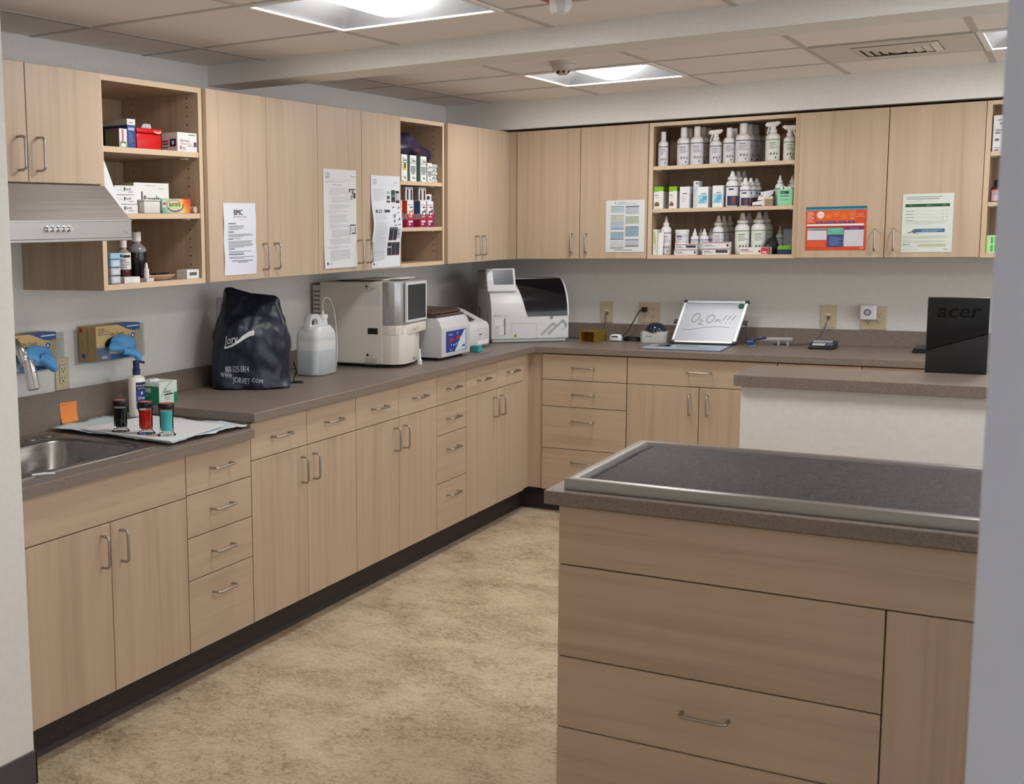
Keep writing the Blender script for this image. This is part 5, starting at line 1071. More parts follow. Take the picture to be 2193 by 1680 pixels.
mb = MB(); mb.box(1.802, 1.872, 5.958, 5.978, ZB_ + 0.0005, ZB_ + 0.083, 0); poly_rect(mb, (1.802, 5.9575, ZB_), (1, 0, 0), (0, 0, 1), 0.012, 0.053, 0.058, 0.072, 1); scribble(mb, (1.816, 5.957, ZB_ + 0.06), (1, 0, 0), (0, 0, 1), 0.034, 0.009, 2, 0, random.Random(1)); poly_rect(mb, (1.802, 5.9575, ZB_), (1, 0, 0), (0, 0, 1), 0.012, 0.053, 0.046, 0.049, 1); poly_rect(mb, (1.802, 5.9575, ZB_), (1, 0, 0), (0, 0, 1), 0.012, 0.053, 0.028, 0.0295, 1)
mb.build('box_body', [M((140, 206, 164), 0.5), M((30, 62, 50), 0.6)], t, smooth=0)
for a in (1.82, 1.833, 1.853): MB().tube([(a, 5.968, ZB_ + 0.086), (a, 5.970, ZB_ + 0.086)], 0.010, 16).build('round_tab', M((214, 222, 214), 0.5), t)
# bottom shelf
GBt = 'cartons on the bottom shelf of the back cabinet'
carton('wipe_carton', 'white carton with a green stripe at the left end of the bottom shelf', 1.184, 1.206, 5.962, 6.02, ZC_, ZC_ + 0.136, (214, 218, 206), [(0.15, 0.5, 0.45, 0.9, (176, 196, 96)), (0.5, 0.62, 0.2, 0.75, (150, 152, 150))], group=GBt)
mb = MB(); mb.prism([(5.965, ZC_ + 0.0005), (5.967, ZC_ + 0.0005), (5.985, ZC_ + 0.118), (5.983, ZC_ + 0.118)], 'x', 1.208, 1.236); solo('folded_leaflet', 'folded white leaflet leaning on the slim nozzle bottle', 'leaflet', mb, M((224, 222, 222), 0.6), (1.22, 5.97, ZC_), smooth=0)
def tub(label, x, y, z, r, h):
    t = thing('ointment_jar', label, 'jar', (x, y, z), 'stacked white jars on the bottom shelf')
    MB().lathe([(r * 0.93, 0), (r * 0.95, 0.002), (r * 0.95, h * 0.7)], x, y, z + 0.0005, 24).build('body', BOTTLE, t, fix=True)
    MB().lathe([(r, h * 0.7), (r, h * 0.96), (r * 0.96, h - 0.001)], x, y, z + 0.0005, 24).build('lid', BOTTLE, t, fix=True)
    l = MB(); arc(l, x, y, r * 0.96, z + h * 0.1, z + h * 0.62, -2.5, 0.0, 0, 12); wrap_lines(l, x, y, r * 0.97, z + h * 0.15, z + h * 0.6, 4, 1, random.Random(2), -1.2, 0.8); arc(l, x, y, r * 0.97, z + h * 0.4, z + h * 0.5, -2.2, -1.4, 2, 4); l.build('label', [M((212, 210, 216), 0.5), INKG, INKD], t, smooth=0)
tub('white screw-lid jar, lower one of the stacked pair on the bottom shelf', 1.315, 6.04, ZC_, 0.036, 0.066)
tub('white screw-lid jar, upper one of the stacked pair on the bottom shelf', 1.315, 6.04, ZC_ + 0.0668, 0.036, 0.066)
flat = [(0, 1, 0.82, 0.95, (150, 84, 104)), (0.5, 0.95, 0.3, 0.75, (58, 58, 70)), (0.05, 0.4, 0.3, 0.4, (150, 150, 156)), (0.05, 0.3, 0.5, 0.6, (110, 110, 118))]
flat2 = [(0, 1, 0.84, 0.95, (150, 84, 104)), (0.05, 0.45, 0.3, 0.4, (160, 160, 166)), (0.05, 0.35, 0.5, 0.6, (120, 120, 128)), (0.9, 0.97, 0.25, 0.7, (60, 60, 74))]
for lb, a, b, z, fr in (('flat white carton, lower one of the left stack on the bottom shelf', 1.298, 1.412, 0, flat2), ('flat white carton, upper one of the left stack on the bottom shelf', 1.302, 1.414, 0.0285, flat),
                       ('flat white carton, lower one of the right stack on the bottom shelf', 1.443, 1.575, 0, flat), ('flat white carton, upper one of the right stack on the bottom shelf', 1.446, 1.576, 0.033, flat2)):
    carton('flat_carton', lb, a, b, 5.957, 6.005, ZC_ + z, ZC_ + z + (0.028 if b < 1.43 else 0.0325), (224, 222, 224), fr, group=GBt)
carton('paste_carton', 'long white carton with a red block lying before the green-banded bottles', 1.628, 1.776, 5.957, 5.99, ZC_, ZC_ + 0.036, (228, 220, 214), [(0.7, 0.93, 0.1, 0.95, (196, 40, 62)), (0.74, 0.88, 0.25, 0.42, (232, 226, 226)), (0.62, 0.68, 0.3, 0.6, (90, 60, 60)), (0.03, 0.3, 0.62, 0.72, (100, 80, 80)), (0.06, 0.45, 0.4, 0.48, (170, 160, 160)), (0.94, 1, 0, 1, (120, 60, 60))], group=GBt)
mb = MB(); rnd = random.Random(21); mb.ball((1.772, 6.03, ZC_ + 0.034), 0.031, 0.036, 0.05, 0, 18, 9, 0.12, rnd); mb.ball((1.763, 6.005, ZC_ + 0.036), 0.02, 0.012, 0.014, 1, 14, 7, 0.2, rnd)
for v in mb.v: v.z = max(v.z, ZC_ + 0.0008)
solo('cloth_pouch', 'crumpled black cloth pouch beside the green-banded bottles', 'pouch', mb, [M((16, 16, 22), 0.7), M((70, 68, 72), 0.6)], (1.755, 6.06, ZC_), smooth=50)
t = thing('plastic_tub', 'navy tray with green lid at the right end of the bottom shelf', 'tray', (1.835, 6.0, ZC_)); MB().box(1.806, 1.873, 5.965, 6.06, ZC_ + 0.0006, ZC_ + 0.022, 0, 0.003).build('tray', M((28, 48, 84), 0.4), t)
mb = MB(); mb.prism([(1.806, ZC_ + 0.0225), (1.873, ZC_ + 0.0225), (1.873, ZC_ + 0.047), (1.808, ZC_ + 0.04)], 'y', 5.965, 6.06, 0, 0.002); mb.build('lid', M((104, 168, 44), 0.4), t, smooth=0)
MB().box(1.812, 1.873, 6.075, 6.10, ZC_ + 0.0006, ZC_ + 0.127, 0, 0.003).build('back_box', M((112, 120, 126), 0.35), t)

# far right shelf
carton('syringe_carton', 'tall white carton on the shelf at the door wall, top level', 2.718, 2.80, 5.965, 6.03, 1.858, 2.022, (222, 222, 222), [(0.2, 0.75, 0.86, 0.88, DK), (0.3, 0.5, 0.74, 0.8, (120, 120, 124)), (0.1, 0.5, 0.56, 0.62, (160, 160, 164)), (0.1, 0.36, 0.5, 0.53, INK and (60, 60, 66)), (0.55, 0.8, 0.52, 0.55, (60, 60, 66)), (0.1, 0.3, 0.3, 0.36, (100, 100, 106)), (0.6, 0.8, 0.32, 0.36, (100, 100, 106)), (0.1, 0.4, 0.1, 0.12, (150, 150, 154)), (0.1, 0.3, 0.03, 0.06, (90, 90, 96))])
bottle('tonic_bottle', 'dark bottle with pink and white label on the shelf at the door wall', 2.745, 6.0, 1.63, 0.026, 0.10, 'screw', None, band=(170, 52, 92), lab=(222, 196, 204), bodyfrac=0.72, ac=-1.4, pets=False, body=M((70, 30, 36), 0.2), cap=M((20, 18, 20), 0.4))
mb = MB(); mb.box(2.714, 2.80, 5.962, 6.02, ZC_ + 0.0005, ZC_ + 0.082, 0)
for a in (0.018, 0.034):
    for c in (0.008, 0.045): mb.box(2.714 + a, 2.714 + a + 0.010, 5.9612, 5.9616, ZC_ + c, ZC_ + c + 0.03, 1)
mb.box(2.714, 2.72, 5.9613, 5.9617, ZC_, ZC_ + 0.082, 2); solo('test_carton', 'white carton with neon green blocks on the shelf at the door wall', 'carton', mb, [M((210, 220, 200), 0.5), M((40, 200, 50), 0.5), M((150, 210, 80), 0.5)], (2.757, 5.99, ZC_), smooth=0)

# narrow shelf on the left run: slim cartons
GL = 'slim white and green cartons on the narrow shelf'; zb = 1.79; TEAL, CR = (106, 142, 136), (226, 230, 226)
for lb, y0, y1, h, extra in (('slim carton with a yellow pet picture, leftmost of the white and green ones', 4.672, 4.734, 0.128, [(0.2, 0.8, 0.42, 0.66, (226, 176, 74)), (0.45, 0.7, 0.5, 0.68, (70, 50, 34))]),
                             ('slim white and green carton beside the yellow-pictured one', 4.762, 4.83, 0.127, []), ('slim white and green carton third from the left under the purple bag', 4.876, 4.941, 0.126, []), ('short white and green carton beside the pile of packets', 4.951, 5.004, 0.096, [])):
    fr = [(0.1, 0.7, 0.84, 0.87, (150, 150, 152)), (0.3, 0.9, 0.76, 0.81, (110, 90, 96)), (0.0, 1, 0.69, 0.72, (108, 160, 130))] + ([(0.12, 0.88, 0.36, 0.6, (140, 150, 150)), (0.25, 0.75, 0.28, 0.36, (150, 160, 158))] if not extra else []) + extra + [(0.3, 0.7, 0.16, 0.19, (150, 150, 154)), (0.4, 0.8, 0.11, 0.14, (90, 90, 96)), (0.05, 0.2, 0.0, 0.04, (60, 130, 100))]
    carton('collar_carton', lb, 0.24, 0.352, y0, y1, zb, zb + h, CR, fr, [(0, 1, 0, 1, TEAL)], 'L', GL)
rnd = random.Random(4)
for k in range(5):
    yy = 5.015 + rnd.uniform(-0.002, 0.003); mb = MB(); mb.box(0.25, 0.352 - 0.004 * (k % 2), yy, 5.066, zb + 0.0006 + 0.0185 * k, zb + 0.017 + 0.0185 * k, 0, 0.003); mb.box(0.3525 - 0.004 * (k % 2), 0.3527, yy + 0.008, yy + 0.03, zb + 0.006 + 0.0185 * k, zb + 0.010 + 0.0185 * k, 1)
    solo('foil_packet', ('white packet at the bottom of the pile on the narrow shelf', 'white packet second from the bottom of the pile on the narrow shelf', 'white packet in the middle of the pile on the narrow shelf', 'white packet second from the top of the pile on the narrow shelf', 'white packet on top of the pile, under the purple bag')[k], 'packet', mb, [M((212, 218, 216), 0.5), GREY_INK], (0.30, 5.04, zb + 0.0185 * k), 'white packets piled on the narrow shelf')
mb = MB(); rnd = random.Random(31); n, k = 26, 10
P = [(4.64, 1.935, 0.03), (4.69, 1.95, 0.045), (4.74, 1.958, 0.055), (4.79, 1.972, 0.062), (4.84, 1.968, 0.056), (4.89, 1.948, 0.046), (4.94, 1.932, 0.044), (4.99, 1.926, 0.046), (5.03, 1.924, 0.04), (5.055, 1.918, 0.018)]
vs = []; fs = []
for i, (y, z, r) in enumerate(P):
    for j in range(n):
        a = 2 * math.pi * j / n; w = 1 + rnd.uniform(-0.16, 0.16) + 0.1 * math.sin(4 * a + i); zz = z + r * 0.9 * w * math.sin(a); lo = zb + 0.1285 if y < 4.945 else zb + 0.0975
        vs.append((0.30 + r * 0.8 * w * math.cos(a), y + 0.006 * math.sin(3 * a), max(zz, lo)))
for i in range(len(P) - 1):
    for j in range(n): fs.append((i * n + j, i * n + (j + 1) % n, (i + 1) * n + (j + 1) % n, (i + 1) * n + j))
fs += [tuple(range(n - 1, -1, -1)), tuple((len(P) - 1) * n + j for j in range(n))]; mb.add(vs, fs, 0); mb.ball((0.338, 4.855, 1.945), 0.012, 0.03, 0.012, 1, 12, 6, 0.2, rnd)
solo('nylon_bag', 'crumpled dark purple nylon bag lying on the slim green cartons', 'bag', mb, [M((34, 19, 60), 0.45), M((120, 20, 26), 0.5)], (0.30, 4.85, zb + 0.128), smooth=60)
zb = 1.568; GP = 'slim magenta based cartons on the narrow shelf'; MAG, DMG = (172, 26, 76), (112, 24, 78)
for lb, y0, y1, sc, art in (('slim magenta-based carton at the left edge of the narrow shelf, mostly hidden by a door', 4.612, 4.676, (150, 30, 80), (226, 120, 70)), ('slim magenta-based carton with an orange side and orange leash picture', 4.732, 4.80, (216, 74, 34), (226, 120, 70)), ('slim magenta-based carton with a blue side and grey leash picture', 4.872, 4.94, (44, 92, 140), (96, 104, 116)), ('slim magenta-based carton with a dark red leash picture, rightmost', 4.948, 5.018, (110, 30, 90), (120, 40, 74))):
    fr = [(0, 1, 0.0, 0.38, MAG), (0, 0.25, 0.38, 0.5, MAG), (0.75, 1, 0.38, 0.5, MAG), (0.3, 1, 0.0, 0.24, DMG), (0.15, 0.8, 0.18, 0.25, (230, 206, 214)), (0.2, 0.5, 0.08, 0.15, (226, 190, 204)), (0.1, 0.85, 0.84, 0.87, (170, 166, 170)), (0.35, 0.85, 0.74, 0.78, (96, 70, 80)), (0.3, 0.8, 0.42, 0.62, art), (0.42, 0.68, 0.46, 0.56, (226, 224, 226)), (0.68, 0.84, 0.55, 0.68, art)]
    carton('leash_carton', lb, 0.25, 0.352, y0, y1, zb, zb + 0.129, (228, 226, 228), fr, [(0, 1, 0.32, 1, sc), (0, 1, 0, 0.36, MAG), (0.2, 0.5, 0.55, 0.9, (230, 190, 170))] + [(0.5, 1, 0.30, 0.52, (190, 170, 176))], 'L', GP)
for lb, y0, y1, zz, h, x1_ in (('small black and white carton on the orange-sided carton, left of its pair', 4.72, 4.757, zb + 0.1295, 0.066, 0.35), ('small black and white carton on the orange-sided carton, right of its pair', 4.760, 4.797, zb + 0.1295, 0.066, 0.35), ('small black and white carton on the blue-sided carton, left of its pair', 4.862, 4.899, zb + 0.1295, 0.066, 0.35), ('small black and white carton on the blue-sided carton, right of its pair', 4.902, 4.939, zb + 0.1295, 0.066, 0.35), ('low black and white carton on the rightmost magenta-based carton', 4.945, 5.005, zb + 0.1295, 0.034, 0.348)):
    fr = [(0.3, 0.78, 0.06, 0.8, (36, 32, 38)), (0.35, 0.7, 0.82, 0.9, (120, 120, 124))] if h > 0.05 else [(0.12, 0.6, 0.2, 0.75, (44, 40, 44)), (0.66, 0.8, 0.3, 0.7, (120, 120, 124))]
    carton('collar_box', lb, 0.27, x1_, y0, y1, zz, zz + h, (222, 220, 222), fr, [(0.05, 0.95, 0.04, 0.96, (128, 116, 114)), (0.3, 0.42, 0.1, 0.9, (60, 54, 56)), (0.6, 0.66, 0.1, 0.9, (80, 74, 76))], 'L', 'small black and white boxes stacked on the slim cartons')

# open shelf by the hood
z = 1.856; GA = 'boxes on the top level of the shelf by the hood'
carton('medicine_box', 'grey-sided white and green box in front of the blue box, top level by the hood', 0.272, 0.335, 2.628, 2.668, z, z + 0.067, (222, 222, 220), [(0.1, 0.9, 0.0, 0.35, (66, 132, 76)), (0.2, 0.8, 0.08, 0.26, (222, 226, 222)), (0.35, 0.55, 0.3, 0.95, (196, 92, 100))], [(0, 1, 0, 1, (120, 110, 98))] + lines(6, 0.1, 0.9, 0.1, 0.9, (140, 132, 120), 4, 0.2), 'L', GA)
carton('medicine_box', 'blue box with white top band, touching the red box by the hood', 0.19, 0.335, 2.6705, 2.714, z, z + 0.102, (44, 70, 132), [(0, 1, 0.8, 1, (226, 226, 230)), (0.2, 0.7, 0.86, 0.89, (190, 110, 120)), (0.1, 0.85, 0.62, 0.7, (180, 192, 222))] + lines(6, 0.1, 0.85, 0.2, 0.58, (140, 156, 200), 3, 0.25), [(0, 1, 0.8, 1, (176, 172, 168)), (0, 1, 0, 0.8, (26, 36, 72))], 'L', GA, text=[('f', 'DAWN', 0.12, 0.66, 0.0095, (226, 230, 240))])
t = thing('red_box', 'red plastic box with a lid on the top level by the hood', 'box', (0.28, 2.79, z), GA)
MB().box(0.21, 0.335, 2.722, 2.858, z + 0.0006, z + 0.058, 0, 0.006, 2).build('body', M((206, 14, 20), 0.3), t); MB().box(0.207, 0.338, 2.719, 2.861, z + 0.0585, z + 0.076, 0, 0.005, 2).build('lid', M((196, 12, 18), 0.28), t)
b = MB(); b.tube([(0.3385, 2.81, z + 0.066), (0.341, 2.82, z + 0.062), (0.341, 2.838, z + 0.061), (0.3385, 2.848, z + 0.065)], 0.0035, 8); b.build('latch', M((232, 190, 190), 0.3), t)
mb = MB(); mb.quad((0.27, 2.818, z + 0.0765), (0.30, 2.848, z + 0.0765), (0.298, 2.842, z + 0.096), (0.28, 2.826, z + 0.098)); o = solo('paper_scrap', 'small folded paper scrap standing on the red box lid', 'paper', mb, PAPER, (0.285, 2.83, z + 0.0765), smooth=0); o.modifiers.new('thick', 'SOLIDIFY').thickness = 0.0006
carton('glove_carton', 'white glove carton with maroon print, right of the red box by the hood', 0.30, 0.37, 2.905, 3.02, z, z + 0.068, (224, 222, 222), [(0.58, 0.94, 0.86, 0.9, DK), (0.12, 0.2, 0.12, 0.3, (196, 40, 60)), (0.24, 0.4, 0.17, 0.21, DK), (0.2, 0.45, 0.08, 0.11, (150, 150, 152)), (0.84, 0.97, 0.28, 0.52, (60, 70, 110)), (0.5, 0.8, 0.3, 0.33, (170, 120, 130))], [(0.0, 0.4, 0.5, 0.6, (196, 60, 84)), (0.05, 0.4, 0.36, 0.44, (140, 40, 70)), (0.05, 0.4, 0.2, 0.26, (120, 90, 100)), (0.52, 0.92, 0.26, 0.66, (34, 38, 84)), (0.64, 0.8, 0.36, 0.56, (226, 226, 236))], 'L', GA, text=[('f', 'Safe-Touch', 0.12, 0.52, 0.0125, (140, 50, 76)), ('f', 'Examination Gloves', 0.12, 0.38, 0.008, (150, 80, 100))])
z = 1.634; GR = 'white medicine cartons on the middle level by the hood'
rv = lambda nm: [('f', nm, 0.45, 0.5, 0.013, (50, 48, 50))]
rf = [(0.1, 0.36, 0.5, 0.54, (150, 150, 152)), (0.6, 0.85, 0.28, 0.34, (120, 118, 120)), (0.42, 0.46, 0.4, 0.8, (40, 40, 42))]
for k, lb in enumerate(('white flea medicine carton at the bottom of the stack of three by the hood', 'white flea medicine carton in the middle of the stack of three by the hood', 'white flea medicine carton on top of the stack of three by the hood')):
    carton('medicine_box', lb, 0.24, 0.335 - 0.002 * k, 2.590 + 0.004 * k, 2.714, z + 0.0325 * k, z + 0.0325 * k + 0.031, (224, 224, 224), rf, [(0, 1, 0.0, 0.06, (60, 60, 64))], 'L', GR, text=rv('Revolt'))
t = carton('medicine_box', 'large white flea medicine carton behind the plastic box', 0.19, 0.30, 2.738, 2.935, z, z + 0.110, (226, 225, 224), [(0.3, 0.6, 0.9, 0.92, (170, 170, 172)), (0.7, 0.84, 0.8, 0.82, (150, 150, 152)), (0.3, 0.62, 0.24, 0.29, (120, 118, 120)), (0.66, 0.7, 0.12, 0.52, (70, 66, 64)), (0.71, 0.79, 0.1, 0.4, (90, 84, 80)), (0.2, 0.23, 0.4, 0.72, (40, 40, 44))], [(0, 1, 0.92, 1, (190, 170, 140))], 'L', GR, text=[('f', 'Revolt', 0.25, 0.38, 0.034, (52, 50, 52))])
t = thing('plastic_box', 'frosted white plastic box before the large flea medicine carton', 'box', (0.33, 2.76, z)); MB().box(0.305, 0.36, 2.72, 2.81, z + 0.0006, z + 0.043, 0, 0.004, 2).build('body', M((206, 206, 202), 0.35), t); MB().box(0.303, 0.362, 2.718, 2.812, z + 0.0434, z + 0.049, 0, 0.002).build('lid', M((218, 218, 214), 0.35), t)
def aurora():
    m, nt, bs, N, L = nodes('tie_dye_print'); tc = N('ShaderNodeTexCoord'); sp = N('ShaderNodeSeparateXYZ'); L(tc.outputs['Object'], sp.inputs[0]); nz = N('ShaderNodeTexNoise'); nz.inputs['Scale'].default_value = 14; L(tc.outputs['Object'], nz.inputs['Vector'])
    a1 = N('ShaderNodeMath'); a1.operation = 'MULTIPLY_ADD'; a1.inputs[1].default_value = 4.2; a1.inputs[2].default_value = 0.18; L(sp.outputs[1], a1.inputs[0]); a2 = N('ShaderNodeMath'); a2.operation = 'MULTIPLY_ADD'; a2.inputs[1].default_value = 0.7; L(nz.outputs[0], a2.inputs[0]); L(a1.outputs[0], a2.inputs[2])
    cr = N('ShaderNodeValToRGB'); ramp(cr, [(0.1, (40, 50, 70)), (0.28, (128, 178, 146)), (0.5, (190, 206, 150)), (0.66, (222, 200, 110)), (0.82, (224, 130, 50)), (0.98, (216, 70, 50))]); L(a2.outputs[0], cr.inputs[0]); L(cr.outputs[0], bs.inputs['Base Color']); return m
mb = MB(); y0, y1, xf = 2.825, 2.998, 0.352; mb.box(0.30, xf, y0, y1, z + 0.0006, z + 0.053, 0, 0.002)
def ell(mb, cy, cz, ry, rz, w, m, x, a0=0, a1=6.283, n=28):
    for k in range(n):
        p, q = a0 + (a1 - a0) * k / n, a0 + (a1 - a0) * (k + 1) / n
        mb.quad(*[(x, cy + (ry + d) * math.cos(a), cz + (rz + d) * math.sin(a)) for a, d in ((p, -w), (p, w), (q, w), (q, -w))], m)
ell(mb, 2.90, z + 0.029, 0.043, 0.02, 0.0022, 1, xf + 0.0006, 0.5, 5.6); ell(mb, 2.905, z + 0.027, 0.046, 0.02, 0.002, 2, xf + 0.0009, 3.4, 6.6); mb.text('aurora', (xf + 0.0012, 2.868, z + 0.026), (0, 1, 0), (0, 0, 1), 0.025, 3); mb.box(xf + 0.0002, xf + 0.0008, y0 + 0.006, y0 + 0.026, z + 0.022, z + 0.046, 4); mb.box(xf + 0.0009, xf + 0.0012, y0 + 0.010, y0 + 0.024, z + 0.03, z + 0.04, 5)
solo('tissue_pack', 'tie-dyed rainbow pack with an oval logo on the middle level by the hood', 'pack', mb, [aurora(), M((196, 120, 170), 0.5), M((90, 44, 140), 0.5), M((60, 70, 40), 0.5), M((210, 210, 214), 0.5), M((190, 50, 60), 0.5)], (0.33, 2.91, z + 0.02), smooth=0)
mb = MB(); mb.tube([(0.27, 3.006, z + 0.0133), (0.366, 3.006, z + 0.0133)], 0.0125, 18); mb.tube([(0.3662, 3.006, z + 0.0133), (0.3668, 3.006, z + 0.0133)], 0.011, 18, 1); solo('tape_roll', 'small clear tube lying end-on at the right of the tie-dyed pack', 'tube', mb, [M((172, 150, 130), 0.3), M((196, 176, 160), 0.3)], (0.31, 3.01, z), smooth=40)
mb = MB(); mb.prism([(2.4995, z + 0.0006), (2.592, z + 0.0006), (2.59, z + 0.028), (2.563, z + 0.066), (2.52, z + 0.152), (2.4995, z + 0.19)], 'x', 0.366, 0.368)
solo('loose_sheet', 'white sheet of card standing against the shelf side just behind the hood', 'card', mb, PAPER, (0.30, 2.52, z), smooth=0)
z = ZUB + 0.019; GD = 'bottles and oddments on the bottom level by the hood'
AMB = M((66, 20, 14), 0.15); CAPW = M((214, 206, 204), 0.4)
def stock(label, y, x, r, H, liquid, shoulder_m, withlabel, fill):
    t = thing('stock_bottle', label, 'bottle', (x, y, z), 'stock bottles by the hood'); zz = z + 0.0006; bh = H * 0.72
    MB().lathe([(r * 0.95, 0), (r, 0.003), (r, bh * fill)], x, y, zz, 24).build('liquid', liquid, t, fix=True)
    MB().lathe([(r, bh * fill + 0.0003), (r, bh * 0.88), (r * 0.85, bh * 0.97), (r * 0.45, bh * 1.06), (r * 0.42, bh * 1.12)], x, y, zz, 24).build('body', shoulder_m, t, fix=True)
    MB().lathe([(r * 0.5, bh * 1.12), (r * 0.5, H - 0.001), (r * 0.46, H)], x, y, zz, 18).build('cap', CAPW, t, fix=True)
    if withlabel:
        l = MB(); arc(l, x, y, r * 1.015, zz + bh * 0.42, zz + bh * 0.95, -1.5, 0.45, 0, 10); arc(l, x, y, r * 1.025, zz + bh * 0.80, zz + bh * 0.88, -1.2, 0.2, 1, 6); wrap_lines(l, x, y, r * 1.025, zz + bh * 0.45, zz + bh * 0.76, 4, 2, random.Random(1), -0.5, 0.7); l.build('label', [M((214, 208, 208), 0.5), INK, INKG], t, smooth=0)
SH = M((150, 132, 122), 0.2)
stock('reddish-brown stock bottle with a white label, left one by the hood', 2.592, 0.255, 0.028, 0.150, AMB, SH, True, 0.5); stock('reddish-brown stock bottle with a white label, between a twin and the dark one', 2.668, 0.30, 0.027, 0.150, AMB, SH, True, 0.5); stock('large stock bottle of nearly black liquid with a pink-white cap', 2.752, 0.29, 0.036, 0.175, M((12, 10, 16), 0.12), M((120, 116, 120), 0.2), False, 0.82)
mb = MB(); rnd = random.Random(9)
for k, (zz, c) in enumerate(((0.0, 0), (0.028, 0), (0.056, 1))): mb.box(0.335, 0.37, 2.522, 2.572, z + 0.001 + zz, z + 0.027 + zz, c, 0.004, 2); mb.quad((0.3706, 2.53, z + 0.006 + zz), (0.3706, 2.564, z + 0.006 + zz), (0.3706, 2.56, z + 0.02 + zz), (0.3706, 2.534, z + 0.021 + zz), 2)
mb.box(0.335, 0.371, 2.52, 2.585, z + 0.085, z + 0.105, 1, 0.002); mb.box(0.3712, 0.3716, 2.568, 2.58, z + 0.09, z + 0.1, 3)
solo('sponge_packets', 'stack of clear and pale blue wrapped packets at the left of the lowest level', 'packets', mb, [M((176, 182, 192), 0.25), M((150, 186, 214), 0.4), M((206, 210, 216), 0.25), INK], (0.35, 2.55, z), smooth=30)
t = thing('eye_dropper', 'tiny white dropper bottle before the dark stock bottle', 'bottle', (0.353, 2.728, z)); MB().lathe([(0.009, 0.0006), (0.0095, 0.003), (0.0095, 0.03), (0.006, 0.034)], 0.353, 2.728, z + 0.013, 16).build('body', BOTTLE, t, fix=True); MB().lathe([(0.0062, 0.0345), (0.006, 0.042), (0.003, 0.054)], 0.353, 2.728, z + 0.013, 14).build('cap', BOTTLE, t, fix=True); MB().box(0.338, 0.37, 2.708, 2.748, z + 0.0005, z + 0.0132).build('box_under', M((206, 200, 196), 0.5), t)
mb = MB(); mb.lathe([(0.06, 0.0008), (0.085, 0.012), (0.093, 0.017), (0.09, 0.0185), (0.08, 0.0145), (0.055, 0.006)], 0.30, 2.845, z, 28, sx=0.62); solo('shallow_dish', 'shallow tan dish before the dark stock bottle on the lowest level', 'dish', mb, M((206, 176, 150), 0.5), (0.30, 2.845, z), fix=True)
mb = MB(); mb.box(-0.012, 0.012, -0.05, 0.05, 0, 0.006, 0, 0.002); mb.xf(Matrix.Translation((0.30, 2.87, z + 0.019)) @ Matrix.Rotation(0.15, 4, 'Z')); solo('pen_case', 'slim black pen case lying across the tan dish', 'case', mb, BLACK, (0.30, 2.87, z + 0.019))
carton('slide_box', 'small white box with a dark barcode at the right end of the lowest level', 0.318, 0.366, 2.945, 3.018, z, z + 0.034, (220, 220, 218), [(0.2, 0.8, 0.35, 0.7, (110, 110, 112)), (0.25, 0.3, 0.35, 0.7, DK), (0.4, 0.46, 0.35, 0.7, DK), (0.55, 0.6, 0.35, 0.7, DK), (0.68, 0.75, 0.35, 0.7, DK)], [], 'L')
carton('slide_box', 'low white packet at the front edge beside the wrapped packets', 0.322, 0.366, 2.594, 2.676, z, z + 0.021, (216, 216, 216), [(0.55, 1, 0.0, 0.9, (226, 226, 222))], [(0, 1, 0, 1, (196, 190, 186))], 'L')
# ================================================================ papers taped to doors and wall
def sheet(name, label, cat, o, ux, nn, w, h, elems, rgb=(224, 226, 232), wave=None, group=None, mats=None, tilt=0.0):
    """o: lower left corner; elems: ('r',x0,x1,y0,y1,colour) ('t',text,x,y,size,colour,align) ('c',x,y,r,colour)"""
    o, ux, nn, uz = Vector(o), Vector(ux), Vector(nn), Vector((0, 0, 1)); ms = [M(rgb, 0.7)]; mb = MB()
    wv = wave or (lambda b: 0.0008)
    def P(a, b, lift): return o + ux * (a + tilt * b) + uz * b + nn * (wv(b) + lift)
    def mi(c):
        m_ = M(c, 0.7)
        if m_ not in ms: ms.append(m_)
        return ms.index(m_)
    def rect(x0, x1, y0, y1, m, lift):
        n = max(1, int((y1 - y0) / 0.012) if wave else 1)
        for k in range(n):
            a, b = y0 + (y1 - y0) * k / n, y0 + (y1 - y0) * (k + 1) / n; mb.quad(P(x0, a, lift), P(x1, a, lift), P(x1, b, lift), P(x0, b, lift), m)
    n = 30 if wave else 1; v = []; f = []
    for k in range(n + 1): v += [P(0, h * k / n, 0), P(w, h * k / n, 0), P(0, h * k / n, -0.0006), P(w, h * k / n, -0.0006)]
    for k in range(n): i = 4 * k; f += [(i, i + 1, i + 5, i + 4), (i + 2, i + 6, i + 7, i + 3), (i, i + 4, i + 6, i + 2), (i + 1, i + 3, i + 7, i + 5)]
    f += [(0, 2, 3, 1), (4 * n, 4 * n + 1, 4 * n + 3, 4 * n + 2)]
    mb.add(v, f, 0)
    for k, e in enumerate(elems):
        L_ = 0.0003 + 0.00002 * k
        if e[0] == 'r': rect(e[1], e[2], e[3], e[4], mi(e[5]), L_)
        elif e[0] == 't':
            gv, gf, gw = glyphs(e[1]); dx = {'L': 0, 'C': -gw / 2, 'R': -gw}[e[6] if len(e) > 6 else 'L']
            mb.add([P(e[2] + (a + dx) * e[4], e[3] + b * e[4], L_) for a, b in gv], gf, mi(e[5]))
        elif e[0] == 'c': mb.add([P(e[1] + e[3] * math.cos(q * math.pi / 12), e[2] + e[3] * math.sin(q * math.pi / 12), L_) for q in range(24)], [tuple(range(24))], mi(e[4]))
        elif e[0] == 'p': mb.add([P(a, b, L_) for a, b in e[1]], [tuple(range(len(e[1])))], mi(e[2]))
    return solo(name, label, cat, mb, ms, tuple(o), group, smooth=0)
def para(x0, x1, y1, n, step, col, rnd, th=0.0022, last=0.6, indent=0.0):
    return [('r', x0 + indent, x0 + indent + (x1 - x0 - indent) * (rnd.uniform(0.88, 1) if k < n - 1 else last), y1 - k * step - th, y1 - k * step, col) for k in range(n)]
